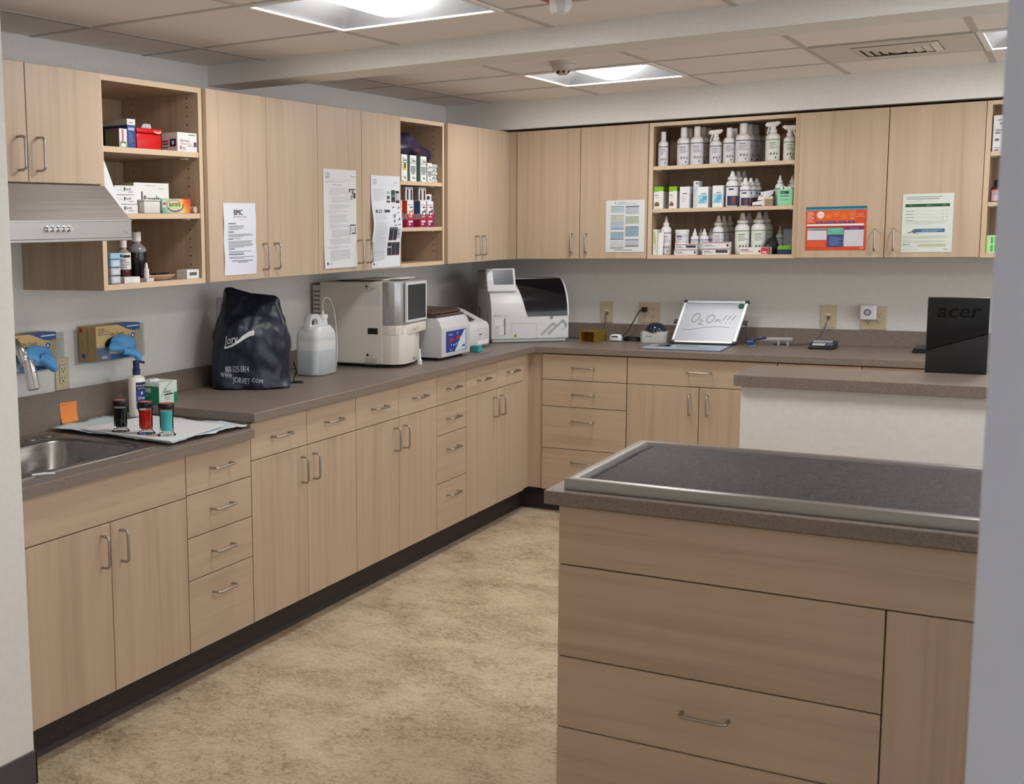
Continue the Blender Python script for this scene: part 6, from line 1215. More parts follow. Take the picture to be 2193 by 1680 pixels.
G_, D_ = (150, 152, 160), (64, 64, 76); rnd = random.Random(40); YP, NX = (0, 1, 0), (1, 0, 0)
E_ = [('t', 'BMC', 0.065, 0.228, 0.030, (44, 42, 58)), ('t', 'BMC', 0.0661, 0.2283, 0.030, (44, 42, 58)), ('t', 'BMC', 0.0672, 0.228, 0.030, (44, 42, 58)), ('t', 'Blue Mountain Company', 0.062, 0.219, 0.0088, D_), ('t', 'May 2 2022', 0.104, 0.209, 0.006, G_)]
for y, wd in ((0.194, 0.05), (0.162, 0.036), (0.136, 0.036), (0.098, 0.04), (0.077, 0.10)): E_.append(('r', 0.027, 0.027 + wd, y, y + 0.0035, (84, 84, 98)))
E_.append(('r', 0.072, 0.108, 0.137, 0.140, G_))
for y1, n, x1 in ((0.188, 4, 0.135), (0.156, 3, 0.196), (0.130, 6, 0.196), (0.091, 2, 0.196), (0.070, 2, 0.196)): E_ += para(0.028, x1, y1, n, 0.0046, (128, 130, 142), rnd, 0.0021)
E_ += [('r', 0.045, 0.186, 0.053, 0.0555, (90, 92, 104)), ('r', 0.085, 0.15, 0.0475, 0.050, (100, 102, 114))]
sheet('notice', 'white letterhead notice taped to the door just right of the open shelf by the hood', 'notice', (XU + 0.0012, 3.137, 1.399), YP, NX, 0.214, 0.274, E_, (214, 217, 228), wave=lambda b: 0.001 + 0.0025 * math.sin(b * 24) ** 2)
rnd = random.Random(41); LG = (176, 178, 184)
E_ = [('t', 'QS', 0.014, 0.388, 0.03, (96, 98, 106)), ('t', 'Element i', 0.272, 0.393, 0.011, G_, 'R'), ('r', 0.03, 0.27, 0.3805, 0.3815, LG), ('r', 0.016, 0.19, 0.371, 0.3725, G_), ('r', 0.016, 0.045, 0.363, 0.3645, LG), ('r', 0.07, 0.16, 0.3565, 0.359, G_)]
y = 0.345
for n, ind in ((6, 0.03), (5, 0.045), (4, 0.03), (2, 0.01), (7, 0.03), (3, 0.03), (6, 0.045), (5, 0.03), (2, 0.01), (8, 0.03), (3, 0.01), (6, 0.03)):
    E_ += para(0.018, 0.20 + 0.04 * rnd.random(), y, n, 0.0058, LG, rnd, 0.0016, 0.5, ind); y -= n * 0.0058 + 0.004
    if y < 0.05: break
for a in range(16): E_.append(('r', 0.214 + 0.05 * rnd.random(), 0.0, 0, 0, LG)) if False else None
E_ += [('r', 0.215, 0.272, 0.338, 0.343, (66, 66, 76)), ('r', 0.215, 0.225, 0.328, 0.338, (80, 80, 90)), ('r', 0.24, 0.256, 0.318, 0.336, (110, 110, 120)), ('r', 0.258, 0.272, 0.302, 0.326, (36, 36, 44)), ('r', 0.228, 0.26, 0.308, 0.312, (70, 70, 80)), ('r', 0.225, 0.25, 0.298, 0.301, (90, 90, 100)),
       ('r', 0.222, 0.272, 0.182, 0.187, (48, 48, 58)), ('r', 0.222, 0.226, 0.142, 0.182, (140, 142, 150)), ('r', 0.236, 0.264, 0.146, 0.151, (50, 50, 60)), ('r', 0.266, 0.272, 0.145, 0.176, (120, 122, 130)), ('r', 0.229, 0.26, 0.158, 0.178, (196, 198, 204)), ('r', 0.018, 0.029, 0.016, 0.026, (50, 50, 58)), ('r', 0.038, 0.062, 0.018, 0.021, G_)]
sheet('instruction_sheet', 'taller-hung white instruction sheet with two small pictures, left of the pair of handles', 'sheet', (XU + 0.0012, 3.868, 1.398), YP, NX, 0.281, 0.425, [e for e in E_ if e], (214, 216, 220), wave=lambda b: 0.001 + 0.008 * max(0, 0.12 - b) ** 1.5 * 10)
rnd = random.Random(42); NV_ = (36, 34, 48)
E_ = [('t', 'QS', 0.016, 0.385, 0.03, (120, 124, 132)), ('t', 'Element i', 0.262, 0.388, 0.011, G_, 'R'), ('r', 0.03, 0.262, 0.378, 0.379, LG)]
for y, n in ((0.36, 8), (0.315, 2), (0.27, 10), (0.21, 12), (0.14, 14), (0.075, 8)): E_ += para(0.018, 0.135, y, n, 0.0058, LG, rnd, 0.0016, 0.6, 0.0)
def dk(x, y, w, h): return [('r', x, x + w, y, y + h, NV_), ('r', x + w * 0.3, x + w * 0.7, y + h * 0.84, y + h * 0.95, (110, 150, 160)), ('r', x, x + w, y, y + 0.003, (120, 40, 44))]
E_ += dk(0.193, 0.302, 0.036, 0.055)[:1] + [('r', 0.193, 0.229, 0.335, 0.352, (30, 66, 66)), ('r', 0.193, 0.229, 0.3265, 0.329, (120, 170, 172)), ('r', 0.193, 0.229, 0.332, 0.334, (120, 170, 172)), ('r', 0.236, 0.27, 0.342, 0.354, NV_), ('r', 0.236, 0.27, 0.31, 0.338, (178, 180, 190)), ('r', 0.236, 0.27, 0.298, 0.310, NV_)]
E_ += [('r', 0.15, 0.175, 0.315, 0.33, (70, 70, 84)), ('r', 0.145, 0.178, 0.300, 0.308, (50, 50, 62)), ('r', 0.15, 0.174, 0.34, 0.35, (160, 162, 170)), ('r', 0.03, 0.085, 0.253, 0.265, (60, 60, 72)), ('r', 0.045, 0.06, 0.2555, 0.2625, (220, 222, 226)), ('r', 0.066, 0.078, 0.2555, 0.2625, (220, 222, 226)), ('r', 0.115, 0.165, 0.2545, 0.266, (36, 36, 46))]
for x, y, w, h in ((0.195, 0.272, 0.018, 0.012), (0.245, 0.27, 0.022, 0.012), (0.235, 0.25, 0.024, 0.006), (0.19, 0.24, 0.03, 0.006), (0.2, 0.228, 0.016, 0.016), (0.24, 0.215, 0.02, 0.016), (0.195, 0.205, 0.014, 0.02), (0.235, 0.195, 0.026, 0.006), (0.20, 0.19, 0.02, 0.008)): E_.append(('p', [(x, y), (x + w, y + h * 0.4), (x + w * 0.8, y + h), (x + w * 0.1, y + h * 0.5)], (96, 96, 108)))
E_ += dk(0.155, 0.125, 0.036, 0.06) + dk(0.197, 0.125, 0.034, 0.06) + [('r', 0.24, 0.266, 0.135, 0.178, (176, 178, 186)), ('r', 0.24, 0.258, 0.152, 0.156, (40, 40, 50))] + dk(0.15, 0.055, 0.036, 0.06) + dk(0.192, 0.055, 0.036, 0.06) + dk(0.233, 0.055, 0.034, 0.06) + [('r', 0.15, 0.186, 0.091, 0.096, (214, 216, 220)), ('r', 0.016, 0.024, 0.014, 0.023, (50, 50, 58)), ('r', 0.035, 0.048, 0.016, 0.019, G_)]
sheet('instruction_sheet', 'white instruction sheet with many dark phone-like pictures, curling at its left edge', 'sheet', (XU + 0.0012, 4.284, 1.385), YP, NX, 0.28, 0.422, E_, (216, 220, 228), wave=lambda b: 0.0012 + 0.014 * math.exp(-((b - 0.20) / 0.075) ** 2))
rnd = random.Random(43)
E_ = []
for k in range(9): E_.append(('r', 0.012, 0.10, 0.262 - 0.028 * k, 0.2645 - 0.028 * k, (120, 118, 118))); E_.append(('r', 0.03, 0.044, 0.245 - 0.028 * k, 0.253 - 0.028 * k, (90, 88, 88))); E_.append(('r', 0.07, 0.084, 0.245 - 0.028 * k, 0.249 - 0.028 * k, (140, 138, 138)))
E_ += [('r', 0.0, 0.11, 0.277, 0.279, (50, 50, 54))]
sheet('wall_chart', 'grey-printed chart taped to the wall, mostly behind the navy dust cover', 'sheet', (0.0012, 3.622, 1.0), YP, NX, 0.21, 0.282, E_, (196, 194, 194))

XP, NY = (1, 0, 0), (0, -1, 0)
E_ = [('t', 'Guidelines', 0.064, 0.262, 0.011, (110, 116, 130)), ('r', 0.064, 0.168, 0.2555, 0.2585, (140, 146, 156)), ('r', 0.044, 0.056, 0.257, 0.268, (170, 176, 186))]
rnd = random.Random(44)
def band(x0, x1, y0, y1, c, hd=None):
    o = [('r', x0, x1, y0, y1, c)]
    if hd: o.append(('r', x0, x1, y1 - 0.005, y1, hd))
    k = y1 - 0.009
    while k > y0 + 0.002: o.append(('r', x0 + 0.003, x0 + 0.003 + (x1 - x0 - 0.006) * rnd.uniform(0.4, 1), k - 0.0012, k, tuple(int(q * 0.86) for q in c))); k -= 0.005
    return o
for x0, x1, L_ in ((0.026, 0.098, [(0.211, 0.247, (168, 190, 196), (126, 156, 160)), (0.164, 0.199, (186, 190, 184), (164, 168, 158)), (0.128, 0.162, (172, 184, 196), (152, 162, 176)), (0.121, 0.128, (120, 146, 160), None), (0.071, 0.108, (146, 172, 186), (130, 154, 168)), (0.067, 0.071, (112, 122, 134), None), (0.03, 0.06, (196, 198, 200), None), (0.019, 0.026, (148, 154, 152), None)]),
                  (0.106, 0.178, [(0.203, 0.245, (180, 184, 196), (60, 64, 84)), (0.152, 0.19, (168, 180, 162), (150, 164, 146)), (0.085, 0.137, (138, 164, 176), (110, 138, 150)), (0.062, 0.068, (118, 126, 138), None), (0.038, 0.062, (184, 188, 196), None), (0.028, 0.036, (140, 144, 152), None)])):
    for y0, y1, c, hd in L_: E_ += band(x0, x1, y0, y1, c, hd)
E_.append(('r', 0.045, 0.145, 0.0105, 0.013, (120, 120, 124)))
sheet('table_sheet', 'white sheet of pale blue and green printed tables on a back-wall cabinet door', 'sheet', (0.940, YU - 0.0012, 1.413), XP, NY, 0.208, 0.277, E_, (212, 216, 218))
OR, WT = (206, 74, 40), (228, 222, 220)
w, h = 0.271, 0.212
E_ = [('r', 0, w, h - 0.011, h, (0, 104, 130)), ('r', 0, w, h - 0.0165, h - 0.011, (86, 158, 182)), ('r', 0.045, w * 0.83, 0.137, 0.193, (214, 90, 34))]
for k in range(8): E_.append(('r', 0.006, 0.012 + 0.028 * (0.6 + 0.4 * math.sin(k * 2.1) ** 2), 0.186 - 0.0068 * k, 0.1895 - 0.0068 * k, (234, 170, 150)))
E_ += [('c', 0.066, 0.173, 0.0165, WT), ('r', 0.054, 0.078, 0.173, 0.1745, (210, 120, 80)), ('r', 0.055, 0.076, 0.168, 0.1695, (210, 120, 80))]
for x, y in ((0.101, 0.167), (0.136, 0.177), (0.172, 0.165), (0.207, 0.175)): E_ += [('c', x, y, 0.0155, (238, 150, 60)), ('c', x, y, 0.0145, (218, 96, 36)), ('r', x - 0.009, x + 0.009, y, y + 0.0015, (240, 170, 100)), ('r', x - 0.008, x + 0.007, y - 0.005, y - 0.0035, (240, 170, 100))]
for x0, x1 in ((0.046, 0.078), (0.082, 0.138), (0.141, 0.183), (0.186, 0.222)): E_ += [('p', [(x0, 0.131), (x1, 0.131), (x1 - 0.004, 0.142), (x0 + 0.006, 0.142)], (76, 50, 108)), ('r', x0 + 0.008, x1 - 0.008, 0.135, 0.1365, (180, 170, 210))]
for x, y, d in ((0.055, 0.151, 0.022), (0.198, 0.154, 0.02), (0.2, 0.149, 0.014), (0.228, 0.173, 0.03), (0.23, 0.168, 0.026), (0.225, 0.161, 0.038)): E_.append(('r', x, x + d, y, y + 0.0018, (238, 176, 150)))
E_ += [('r', 0.005, w - 0.011, 0.119, 0.128, (238, 226, 222)), ('r', 0.005, w - 0.008, 0.111, 0.115, (150, 40, 60)), ('r', 0.008, 0.096, 0.099, 0.109, (150, 150, 146)), ('r', 0.03, 0.098, 0.098, 0.102, (72, 110, 116)), ('r', 0.008, 0.096, 0.05, 0.097, (206, 206, 212)), ('r', 0.1, 0.17, 0.076, 0.109, (88, 176, 148)), ('r', 0.1, 0.17, 0.016, 0.075, (36, 66, 122)), ('r', 0.174, w - 0.01, 0.099, 0.112, (106, 40, 112)), ('r', 0.174, w - 0.01, 0.018, 0.0985, (206, 206, 214)), ('r', 0.20, 0.235, 0.105, 0.107, (190, 150, 196))]
for k in range(8): E_.append(('r', 0.108, 0.150 + 0.012 * (k % 3), 0.062 - 0.0055 * k, 0.0638 - 0.0055 * k, (126, 150, 196)))
for k in range(3): E_.append(('r', 0.12, 0.155, 0.088 + 0.006 * k, 0.0895 + 0.006 * k, (160, 214, 196)))
for k in range(6): E_.append(('r', 0.176 + 0.0145 * k, 0.1764 + 0.0145 * k, 0.018, 0.0985, (176, 176, 186))); E_.append(('r', 0.174, w - 0.01, 0.03 + 0.012 * k, 0.0304 + 0.012 * k, (176, 176, 186)))
for k in range(5): E_.append(('r', 0.008 + 0.0175 * k, 0.0084 + 0.0175 * k, 0.05, 0.097, (180, 180, 188)))
E_ += [('r', 0.008, 0.094, 0.014, 0.045, (214, 84, 50)), ('r', 0.245, 0.262, 0.008, 0.011, (240, 200, 180))]
sheet('poster', 'orange and teal landscape poster with a row of circles on a back-wall cabinet door', 'poster', (1.944, YU - 0.0012, 1.415), XP, NY, w, h, E_, OR)
rnd = random.Random(46); w, h = 0.212, 0.275; LGN = (196, 200, 194)
E_ = [('r', 0.016, 0.165, 0.258, 0.2605, (110, 116, 114)), ('r', 0.016, 0.152, 0.249, 0.2515, (110, 116, 114)), ('r', 0.016, 0.085, 0.24, 0.2415, LGN), ('p', [(0.012, 0.213), (0.196, 0.213), (0.197, 0.227), (0.012, 0.227)], (40, 76, 56)), ('r', 0.03, 0.04, 0.219, 0.2205, (180, 200, 186)), ('r', 0.1, 0.12, 0.219, 0.2205, (180, 200, 186)), ('r', 0.165, 0.18, 0.219, 0.2205, (180, 200, 186))]
for y in (0.193, 0.178, 0.163, 0.148): E_ += [('r', 0.014, 0.05, y, y + 0.002, (110, 116, 110)), ('r', 0.05, 0.19, y, y + 0.0008, LGN), ('r', 0.166, 0.171, y + 0.001, y + 0.003, (130, 134, 130)), ('r', 0.184, 0.189, y + 0.001, y + 0.003, (130, 134, 130))]
E_ += para(0.014, 0.19, 0.143, 3, 0.0045, LGN, rnd, 0.0014) + [('r', 0.055, 0.18, 0.094, 0.110, (54, 104, 142)), ('r', 0.085, 0.168, 0.103, 0.1045, (190, 214, 230)), ('r', 0.085, 0.15, 0.098, 0.0995, (190, 214, 230)), ('p', [(0.018, 0.09), (0.042, 0.098), (0.05, 0.108), (0.058, 0.106), (0.05, 0.09), (0.075, 0.086), (0.048, 0.096), (0.034, 0.091)], (120, 92, 84))]
E_ += para(0.006, 0.195, 0.078, 4, 0.0042, LGN, rnd, 0.0014) + para(0.006, 0.195, 0.055, 3, 0.0042, LGN, rnd, 0.0014) + [('r', 0.07, 0.185, 0.027, 0.038, (190, 192, 150)), ('r', 0.082, 0.175, 0.0335, 0.035, (120, 126, 96)), ('t', 'Dechra', 0.008, 0.034, 0.011, (120, 124, 124)), ('r', 0.006, 0.05, 0.026, 0.028, LGN), ('r', 0.006, 0.07, 0.013, 0.0145, LGN), ('r', 0.178, 0.195, 0.013, 0.016, (150, 154, 150))]
sheet('notice', 'pale green-white notice with a dark green header bar, right of the orange poster', 'notice', (2.367, YU - 0.0012, 1.402), XP, NY, w, h, E_, (208, 216, 208))

# ================================================================ back counter
pl1 = plate('data_outlet', 'ivory data wall plate nearest the corner analyzer, with a dark cord plugged in', 'outlet', (0.843, WY, 1.062), 'B', 0.071, 0.118, 'data')
plate('power_outlet', 'ivory four-socket wall outlet above the small domed centrifuge', 'outlet', (1.0845, WY, 1.064), 'B', 0.118, 0.116, 'quad')
plate('data_outlet', 'ivory data wall plate above the card terminal, with a purple cord plugged in', 'outlet', (2.0107, WY, 1.064), 'B', 0.076, 0.118, 'data')
plate('power_outlet', 'ivory four-socket wall outlet partly covered by the square white sensor', 'outlet', (2.2215, WY, 1.06), 'B', 0.12, 0.118, 'quad')
t = thing('plug_in_sensor', 'square white plug-in sensor with a dark ring, stuck on an outlet', 'sensor', (2.199, 6.24, 1.09))
MB().box(2.162, 2.238, 6.215, 6.2615, 1.052, 1.130, 0, 0.010, 4).build('case', M((228, 228, 232), 0.3), t, smooth=50)
b = MB()
for a0 in range(24):
    p, q = a0 * math.pi / 12, (a0 + 1) * math.pi / 12; b.quad(*[(2.198 + r_ * math.cos(a), 6.2143, 1.092 + r_ * math.sin(a)) for a, r_ in ((p, 0.0115), (p, 0.0165), (q, 0.0165), (q, 0.0115))])
b.build('ring', M((60, 62, 72), 0.4), t, smooth=0)
b = MB(); b.add([(2.198 + 0.0112 * math.cos(k * math.pi / 10), 6.2146, 1.092 + 0.0112 * math.sin(k * math.pi / 10)) for k in range(20)], [tuple(range(20))]); b.build('button', M((190, 190, 196), 0.4), t, smooth=0)
PUR = M((72, 66, 98), 0.5)
def netcord(name, label, pts, plug):
    return cord(name, label, 'cord', pts, 0.0027, PUR)
netcord('network_cord', 'dark purple cord hanging from the corner data plate down to the gold rack', [(0.843, 6.255, 1.05), (0.843, 6.235, 1.042), (0.845, 6.225, 1.015), (0.842, 6.222, 0.985), (0.82, 6.2, 0.955), (0.785, 6.18, 0.944), (0.75, 6.19, 0.940), (0.73, 6.2, 0.93), (0.70, 6.21, 0.919)], None)
cord('network_cord', 'blue cord lying on the counter between the corner analyzer and the gold rack', 'cord', [(0.62, 6.19, 0.9185), (0.70, 6.14, 0.9185), (0.76, 6.12, 0.9185), (0.80, 6.13, 0.9185), (0.84, 6.16, 0.9185)], 0.003, M((60, 68, 130), 0.5))
netcord('network_cord', 'purple cord hanging from the right data plate past the card terminal', [(2.01, 6.255, 1.052), (2.01, 6.232, 1.04), (2.004, 6.225, 1.02), (1.992, 6.215, 0.985), (1.965, 6.195, 0.945), (1.93, 6.175, 0.925), (1.88, 6.165, 0.9185), (1.82, 6.165, 0.9185), (1.76, 6.17, 0.9185)], None)
cord('cable_tie', 'white cable tie tail hanging from the right data plate', 'cable tie', [(2.008, 6.228, 1.04), (2.016, 6.23, 1.025), (2.026, 6.235, 1.004)], 0.0016, M((220, 210, 200), 0.5))
t = thing('power_lead', 'black power cord from the four-socket outlet to a coil beside the domed centrifuge', 'cable', (1.05, 6.2, HT))
MB().box(1.048, 1.076, 6.232, 6.262, 1.070, 1.096, 0, 0.005, 2).build('plug', BLACK, t)
def spline(pts, sub=6):
    P = [Vector(p) for p in pts]; out = []
    for i in range(len(P) - 1):
        a, b, c, e = P[max(i - 1, 0)], P[i], P[i + 1], P[min(i + 2, len(P) - 1)]
        for k in range(sub): q = k / sub; out.append(0.5 * ((2 * b) + (c - a) * q + (2 * a - 5 * b + 4 * c - e) * q * q + (3 * b - a - 3 * c + e) * q ** 3))
    return out + [P[-1]]
b = MB(); pts = [(1.055, 6.235, 1.083), (1.04, 6.215, 1.07), (1.02, 6.19, 1.02), (0.995, 6.16, 0.965), (0.975, 6.13, 0.935)]
for k in range(26): a = 2.6 + k * 0.75; pts.append((1.038 + 0.050 * math.cos(a), 6.12 + 0.032 * math.sin(a), 0.919 + 0.005 * (k // 8) + (0.003 if k % 2 else 0)))
pts += [(1.09, 6.17, 0.92), (1.12, 6.188, 0.92), (1.16, 6.19, 0.92)]
b.tube(spline(pts, 4), 0.0035, 7); b.build('cable', BLACK, t, smooth=60)

# gold tube rack
AMBER = clear('amber_plastic', (190, 160, 60), 0.62, 0.25); AMB2 = M((136, 110, 36), 0.4)
t = thing('tube_rack', 'translucent gold tube rack lying on the counter beside the corner analyzer', 'rack', (0.85, 6.01, HT)); z0, z1 = HT + 0.0006, HT + 0.062
rt = Matrix.Translation((0.884, 5.93, 0)) @ Matrix.Rotation(math.radians(-6), 4, 'Z')
def RK(mb): mb.xf(rt); return mb
for nm, bx_ in (('top_plate', (-0.085, 0, 0, 0.16, z1 - 0.003, z1)), ('bottom_plate', (-0.085, 0, 0, 0.16, z0, z0 + 0.003)), ('side_plate', (-0.003, 0, 0, 0.16, z0 + 0.0031, z1 - 0.0031)), ('side_plate', (-0.085, -0.082, 0, 0.16, z0 + 0.0031, z1 - 0.0031)), ('middle_plate', (-0.0819, -0.0031, 0.078, 0.081, z0 + 0.0031, z1 - 0.0031))):
    RK(MB().box(*bx_)).build(nm, AMBER, t, smooth=0)
b = MB()
for i in range(4):
    for j in range(2):
        ring = [(0.0012, 0.022 + 0.038 * i + 0.014 * math.cos(q * math.pi / 8), z0 + 0.017 + 0.028 * j + 0.011 * math.sin(q * math.pi / 8)) for q in range(17)]; b.tube(ring, 0.0014, 6)
for x in (-0.085, 0.0):
    for zz in (z0 + 0.0015, z1 - 0.0015): b.tube([(x, 0, zz), (x, 0.16, zz)], 0.0018, 6)
for a in ((-0.085, z0), (0, z0)): b.tube([(a[0], 0, z0), (a[0], 0, z1)], 0.0018, 6)
for zz in (z0, z1): b.tube([(-0.085, 0, zz + (0.0018 if zz == z0 else -0.001)), (0, 0, zz + (0.0018 if zz == z0 else -0.001))], 0.0018, 6)
RK(b).build('rim', AMB2, t, smooth=50)
t = thing('sensor_pod', 'small rounded white device with a dark slot beside the gold rack', 'device', (0.965, 6.06, HT)); b = MB().box(0.928, 0.998, 6.035, 6.085, HT + 0.0006, HT + 0.04, 0, 0.014, 4)
for v in b.v: v.x = 0.963 + (v.x - 0.963) * (1.0 - 0.18 * (v.z - HT) / 0.04)
b.build('body', M((230, 230, 232), 0.3), t, smooth=60); MB().box(0.945, 0.982, 6.0338, 6.0352, HT + 0.025, HT + 0.032).build('slot', BLACK, t, smooth=0)
MB().box(0.935, 0.991, 6.0365, 6.084, HT + 0.0004, HT + 0.0014).build('foot', BLACK, t, smooth=0)
# domed mini centrifuge
t = thing('mini_centrifuge', 'small grey centrifuge with a smoky dome lid beside the whiteboard', 'centrifuge', (1.165, 6.11, HT)); GR_ = M((186, 186, 184), 0.4)
oct_ = [(1.098, 6.062), (1.112, 6.048), (1.212, 6.048), (1.234, 6.078), (1.234, 6.15), (1.21, 6.172), (1.12, 6.172), (1.098, 6.15)]
mb = MB(); loft(mb, [[(x, y, HT + 0.0006) for x, y in oct_], [(x, y, HT + 0.048) for x, y in oct_], [(1.166 + (x - 1.166) * 0.94, 6.11 + (y - 6.11) * 0.94, HT + 0.060) for x, y in oct_], [(1.166 + (x - 1.166) * 0.8, 6.11 + (y - 6.11) * 0.8, HT + 0.061) for x, y in oct_]], cap=2); mb.build('base', GR_, t, smooth=20)
b = MB(); b.lathe([(0.056, 0.0612), (0.055, 0.070), (0.050, 0.083), (0.041, 0.095), (0.028, 0.103), (0.012, 0.107), (0.002, 0.1075)], 1.166, 6.11, HT, 28); b.build('dome_lid', M((40, 44, 62), 0.08), t, fix=True, smooth=60)
b = MB(); b.prism([(1.14, HT + 0.0615), (1.165, HT + 0.053), (1.19, HT + 0.0615), (1.165, HT + 0.064)], 'y', 6.0465, 6.056); b.build('latch', M((58, 60, 78), 0.2), t, smooth=0)
b = MB(); b.text('scil', (1.128, 6.0472, HT + 0.032), (1, 0, 0), (0, 0, 1), 0.011, 0); poly_rect(b, (1.142, 6.0473, HT + 0.033), (1, 0, 0), (0, 0, 1), 0.003, 0.02, 0, 0.004, 1); b.build('logo', [M((60, 60, 64), 0.5), GREY_INK], t, smooth=0)
# whiteboard
t = thing('whiteboard', 'small tabletop whiteboard with handwritten note, leaning back on the back counter', 'whiteboard', (1.44, 6.1, HT))
BL, UXB = Vector((1.266, 6.05, HT + 0.006)), Vector((1, 0, 0.003)).normalized(); UYB = Vector((0.038, 0.125, 0.222)).normalized(); NB = UXB.cross(UYB).normalized(); WBW, WBH = 0.333, 0.254
BM_ = Matrix(((UXB.x, UYB.x, NB.x, BL.x), (UXB.y, UYB.y, NB.y, BL.y), (UXB.z, UYB.z, NB.z, BL.z), (0, 0, 0, 1)))
def WBx(mb): mb.xf(BM_); return mb
WBx(MB().box(0.004, WBW - 0.004, 0.004, WBH - 0.004, -0.006, 0.003)).build('board', M((176, 181, 192), 0.3), t, smooth=0)
AL = M((198, 199, 200), 0.35, 0.4)
for nm, q in (('frame_rail', (0, 0.016, 0.012, WBH - 0.012)), ('frame_rail', (WBW - 0.016, WBW, 0.012, WBH - 0.012)), ('frame_rail', (0.016, WBW - 0.016, 0, 0.012)), ('frame_rail', (0.016, WBW - 0.016, WBH - 0.016, WBH))): WBx(MB().box(q[0], q[1], q[2], q[3], -0.008, 0.007, 0, 0.002)).build(nm, AL, t)
for q in ((-0.002, 0.016, -0.002, 0.012), (WBW - 0.016, WBW + 0.002, -0.002, 0.012), (-0.002, 0.016, WBH - 0.014, WBH + 0.002), (WBW - 0.016, WBW + 0.002, WBH - 0.014, WBH + 0.002)): WBx(MB().box(*q, -0.009, 0.009, 0, 0.002)).build('corner_cap', M((44, 44, 48), 0.5), t)
for x in (-0.012, WBW + 0.012): WBx(MB().box(x - 0.011, x + 0.011, 0.118, 0.142, -0.012, 0.0, 0, 0.004, 2)).build('hinge_knob', M((36, 36, 40), 0.5), t)
for x in (BL.x + 0.012, BL.x + WBW + 0.026): MB().tube([(x + 0.01, 6.112, HT + 0.115), (x + 0.002, 6.225, HT + 0.0045)], 0.0035, 8).build('rear_leg', M((150, 150, 152), 0.4, 0.5), t)
MB().box(1.262, 1.604, 6.03, 6.058, HT + 0.0005, HT + 0.006, 0, 0.001).build('foot_rail', M((52, 50, 52), 0.5), t)
b = MB(); ZP = 0.0036
def stroke(pts, r=0.0013): b.tube(spline([(x, y, ZP) for x, y in pts], 5), r, 5)
stroke([(0.098, 0.176), (0.083, 0.172), (0.072, 0.156), (0.070, 0.137), (0.080, 0.125), (0.094, 0.129), (0.105, 0.146), (0.107, 0.164), (0.100, 0.175), (0.094, 0.177)])
stroke([(0.114, 0.134), (0.122, 0.140), (0.128, 0.134), (0.122, 0.122), (0.112, 0.112), (0.120, 0.113), (0.136, 0.110)])
stroke([(0.172, 0.168), (0.157, 0.163), (0.149, 0.147), (0.150, 0.130), (0.162, 0.122), (0.176, 0.128), (0.185, 0.144), (0.184, 0.160), (0.174, 0.168), (0.166, 0.168)])
stroke([(0.194, 0.122), (0.200, 0.136), (0.202, 0.142), (0.200, 0.132), (0.208, 0.141), (0.216, 0.141), (0.218, 0.130), (0.217, 0.124)])
for x in (0.236, 0.258, 0.281): stroke([(x - 0.004, 0.137), (x + 0.002, 0.152), (x + 0.010, 0.168)]); stroke([(x - 0.008, 0.122), (x - 0.007, 0.125), (x - 0.0065, 0.126)], 0.0016)
stroke([(0.04, 0.078), (0.09, 0.081), (0.15, 0.093), (0.21, 0.099), (0.26, 0.097), (0.277, 0.094)], 0.0009)
WBx(b).build('handwriting', M((96, 80, 84), 0.6), t, smooth=60)
mg = MB(); mg.tube([(0.302, 0.222, 0.0038), (0.302, 0.222, 0.009), (0.302, 0.222, 0.0115)], 0.013, 20, radii=[0.0135, 0.0135, 0.010]); mg.xf(BM_); solo('magnet', 'round green magnet at the upper right corner of the whiteboard', 'magnet', mg, M((16, 96, 76), 0.35), tuple(BM_ @ Vector((0.302, 0.222, 0.004))), smooth=40)
# flyer on the counter
b = MB(); z0 = HT + 0.0008; Q4 = [(1.189, 5.716), (1.606, 5.708), (1.592, 6.0), (1.182, 5.962)]
b.prism(Q4, 'z', z0, z0 + 0.002, 0)
def FQ(a, c): p = [Vector((*q, 0)) for q in Q4]; r_ = (p[0] * (1 - a) + p[1] * a) * (1 - c) + (p[3] * (1 - a) + p[2] * a) * c; return (r_.x, r_.y, z0 + 0.0024)
def fq(a0, a1, c0, c1, m, e=0): b.quad(*[Vector(FQ(a, c)) + Vector((0, 0, 0.0002 * e)) for a, c in ((a0, c0), (a1, c0), (a1, c1), (a0, c1))], m)
fq(0.02, 0.98, 0.03, 0.97, 1); fq(0.02, 0.34, 0.45, 0.97, 2, 1); fq(0.14, 0.30, 0.5, 0.9, 3, 2); fq(0.24, 0.34, 0.62, 0.86, 4, 2); fq(0.05, 0.14, 0.55, 0.8, 5, 2); fq(0.36, 0.62, 0.72, 0.8, 3, 2)
for k in range(7): fq(0.40, 0.92 - 0.05 * (k % 3), 0.62 - 0.08 * k, 0.64 - 0.08 * k, 6, 2)
solo('flyer', 'pale blue laminated flyer lying flat before the whiteboard', 'flyer', b, [M((52, 84, 128), 0.4), M((178, 198, 216), 0.35), M((120, 150, 186), 0.35), M((40, 44, 66), 0.4), M((206, 206, 210), 0.4), M((196, 170, 150), 0.4), M((140, 164, 190), 0.4)], (1.39, 5.85, z0), smooth=0)
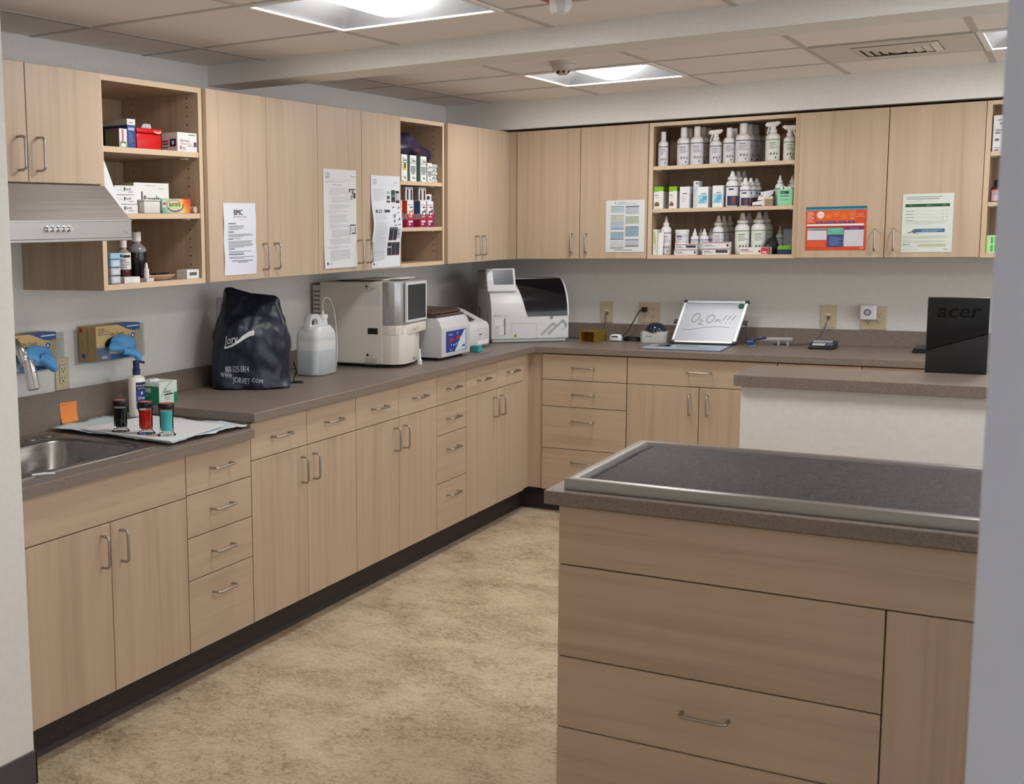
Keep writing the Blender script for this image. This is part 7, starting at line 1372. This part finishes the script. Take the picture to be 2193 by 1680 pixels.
# blue clamp and clear tube on a stand
t = thing('blue_clamp', 'blue plastic clamp lying on the counter right of the whiteboard', 'clamp', (1.70, 6.10, HT)); BC = M((40, 70, 132), 0.35)
b = MB(); b.tube([(1.655, 6.08, HT + 0.016), (1.685, 6.08, HT + 0.019)], 0.015, 16); b.build('ring', BC, t, smooth=50)
b = MB(); b.box(-0.03, 0.035, -0.008, 0.008, -0.006, 0.006, 0, 0.002); b.xf(Matrix.Translation((1.708, 6.10, HT + 0.034)) @ Matrix.Rotation(-0.25, 4, 'Y') @ Matrix.Rotation(0.2, 4, 'Z')); b.build('lever', M((30, 50, 104), 0.35), t)
b = MB(); b.box(1.655, 1.69, 6.072, 6.09, HT + 0.0006, HT + 0.005, 0, 0.001); b.build('foot', M((150, 176, 206), 0.3), t)
t = thing('clear_tube_stand', 'clear plastic tube on a little stand beside the blue clamp', 'tube', (1.78, 6.15, HT))
CT = clear('clear_tube', (232, 232, 234), 0.6)
MB().tube([(1.70, 6.14, HT + 0.031), (1.86, 6.15, HT + 0.034)], 0.010, 16).build('tube', CT, t, smooth=50)
for x in (1.795, 1.84): MB().box(x - 0.004, x + 0.004, 6.135, 6.16, HT + 0.0006, HT + 0.0225).build('leg', CT, t, smooth=0)
# card terminal
t = thing('card_terminal', 'black card terminal with a small screen at the end of the purple cord', 'terminal', (2.01, 6.09, HT))
b = MB(); b.prism([(6.0, HT + 0.0006), (6.14, HT + 0.0006), (6.145, HT + 0.032), (6.135, HT + 0.036), (6.0, HT + 0.014)], 'x', 1.962, 2.078, 0, 0.004); b.build('body', M((26, 26, 28), 0.4), t, smooth=40)
def TP(x, q): return (x, 6.002 + 0.13 * q, HT + 0.0156 + 0.0212 * q)
b = MB()
for x0, x1, a, c, m in ((1.968, 2.06, 0.62, 0.93, 0), (1.975, 2.035, 0.14, 0.5, 1), (2.04, 2.07, 0.2, 0.55, 2)): b.quad(TP(x0, a), TP(x1, a), TP(x1, c), TP(x0, c), m)
b.build('screen_and_keys', [M((168, 176, 188), 0.3), M((206, 208, 212), 0.4), M((96, 110, 140), 0.4)], t, smooth=0)
t = thing('black_device', 'flat black device on the back counter, half hidden by the black computer panel', 'device', (2.53, 6.07, HT)); MB().box(2.428, 2.62, 5.99, 6.17, HT + 0.0006, HT + 0.012, 0, 0.003).build('base', BLACK, t); MB().box(2.432, 2.616, 5.994, 6.166, HT + 0.0125, HT + 0.025, 0, 0.005, 2).build('lid', M((34, 33, 35), 0.35), t)
for o in bpy.data.objects:
    if '_o' in o: del o['_o']
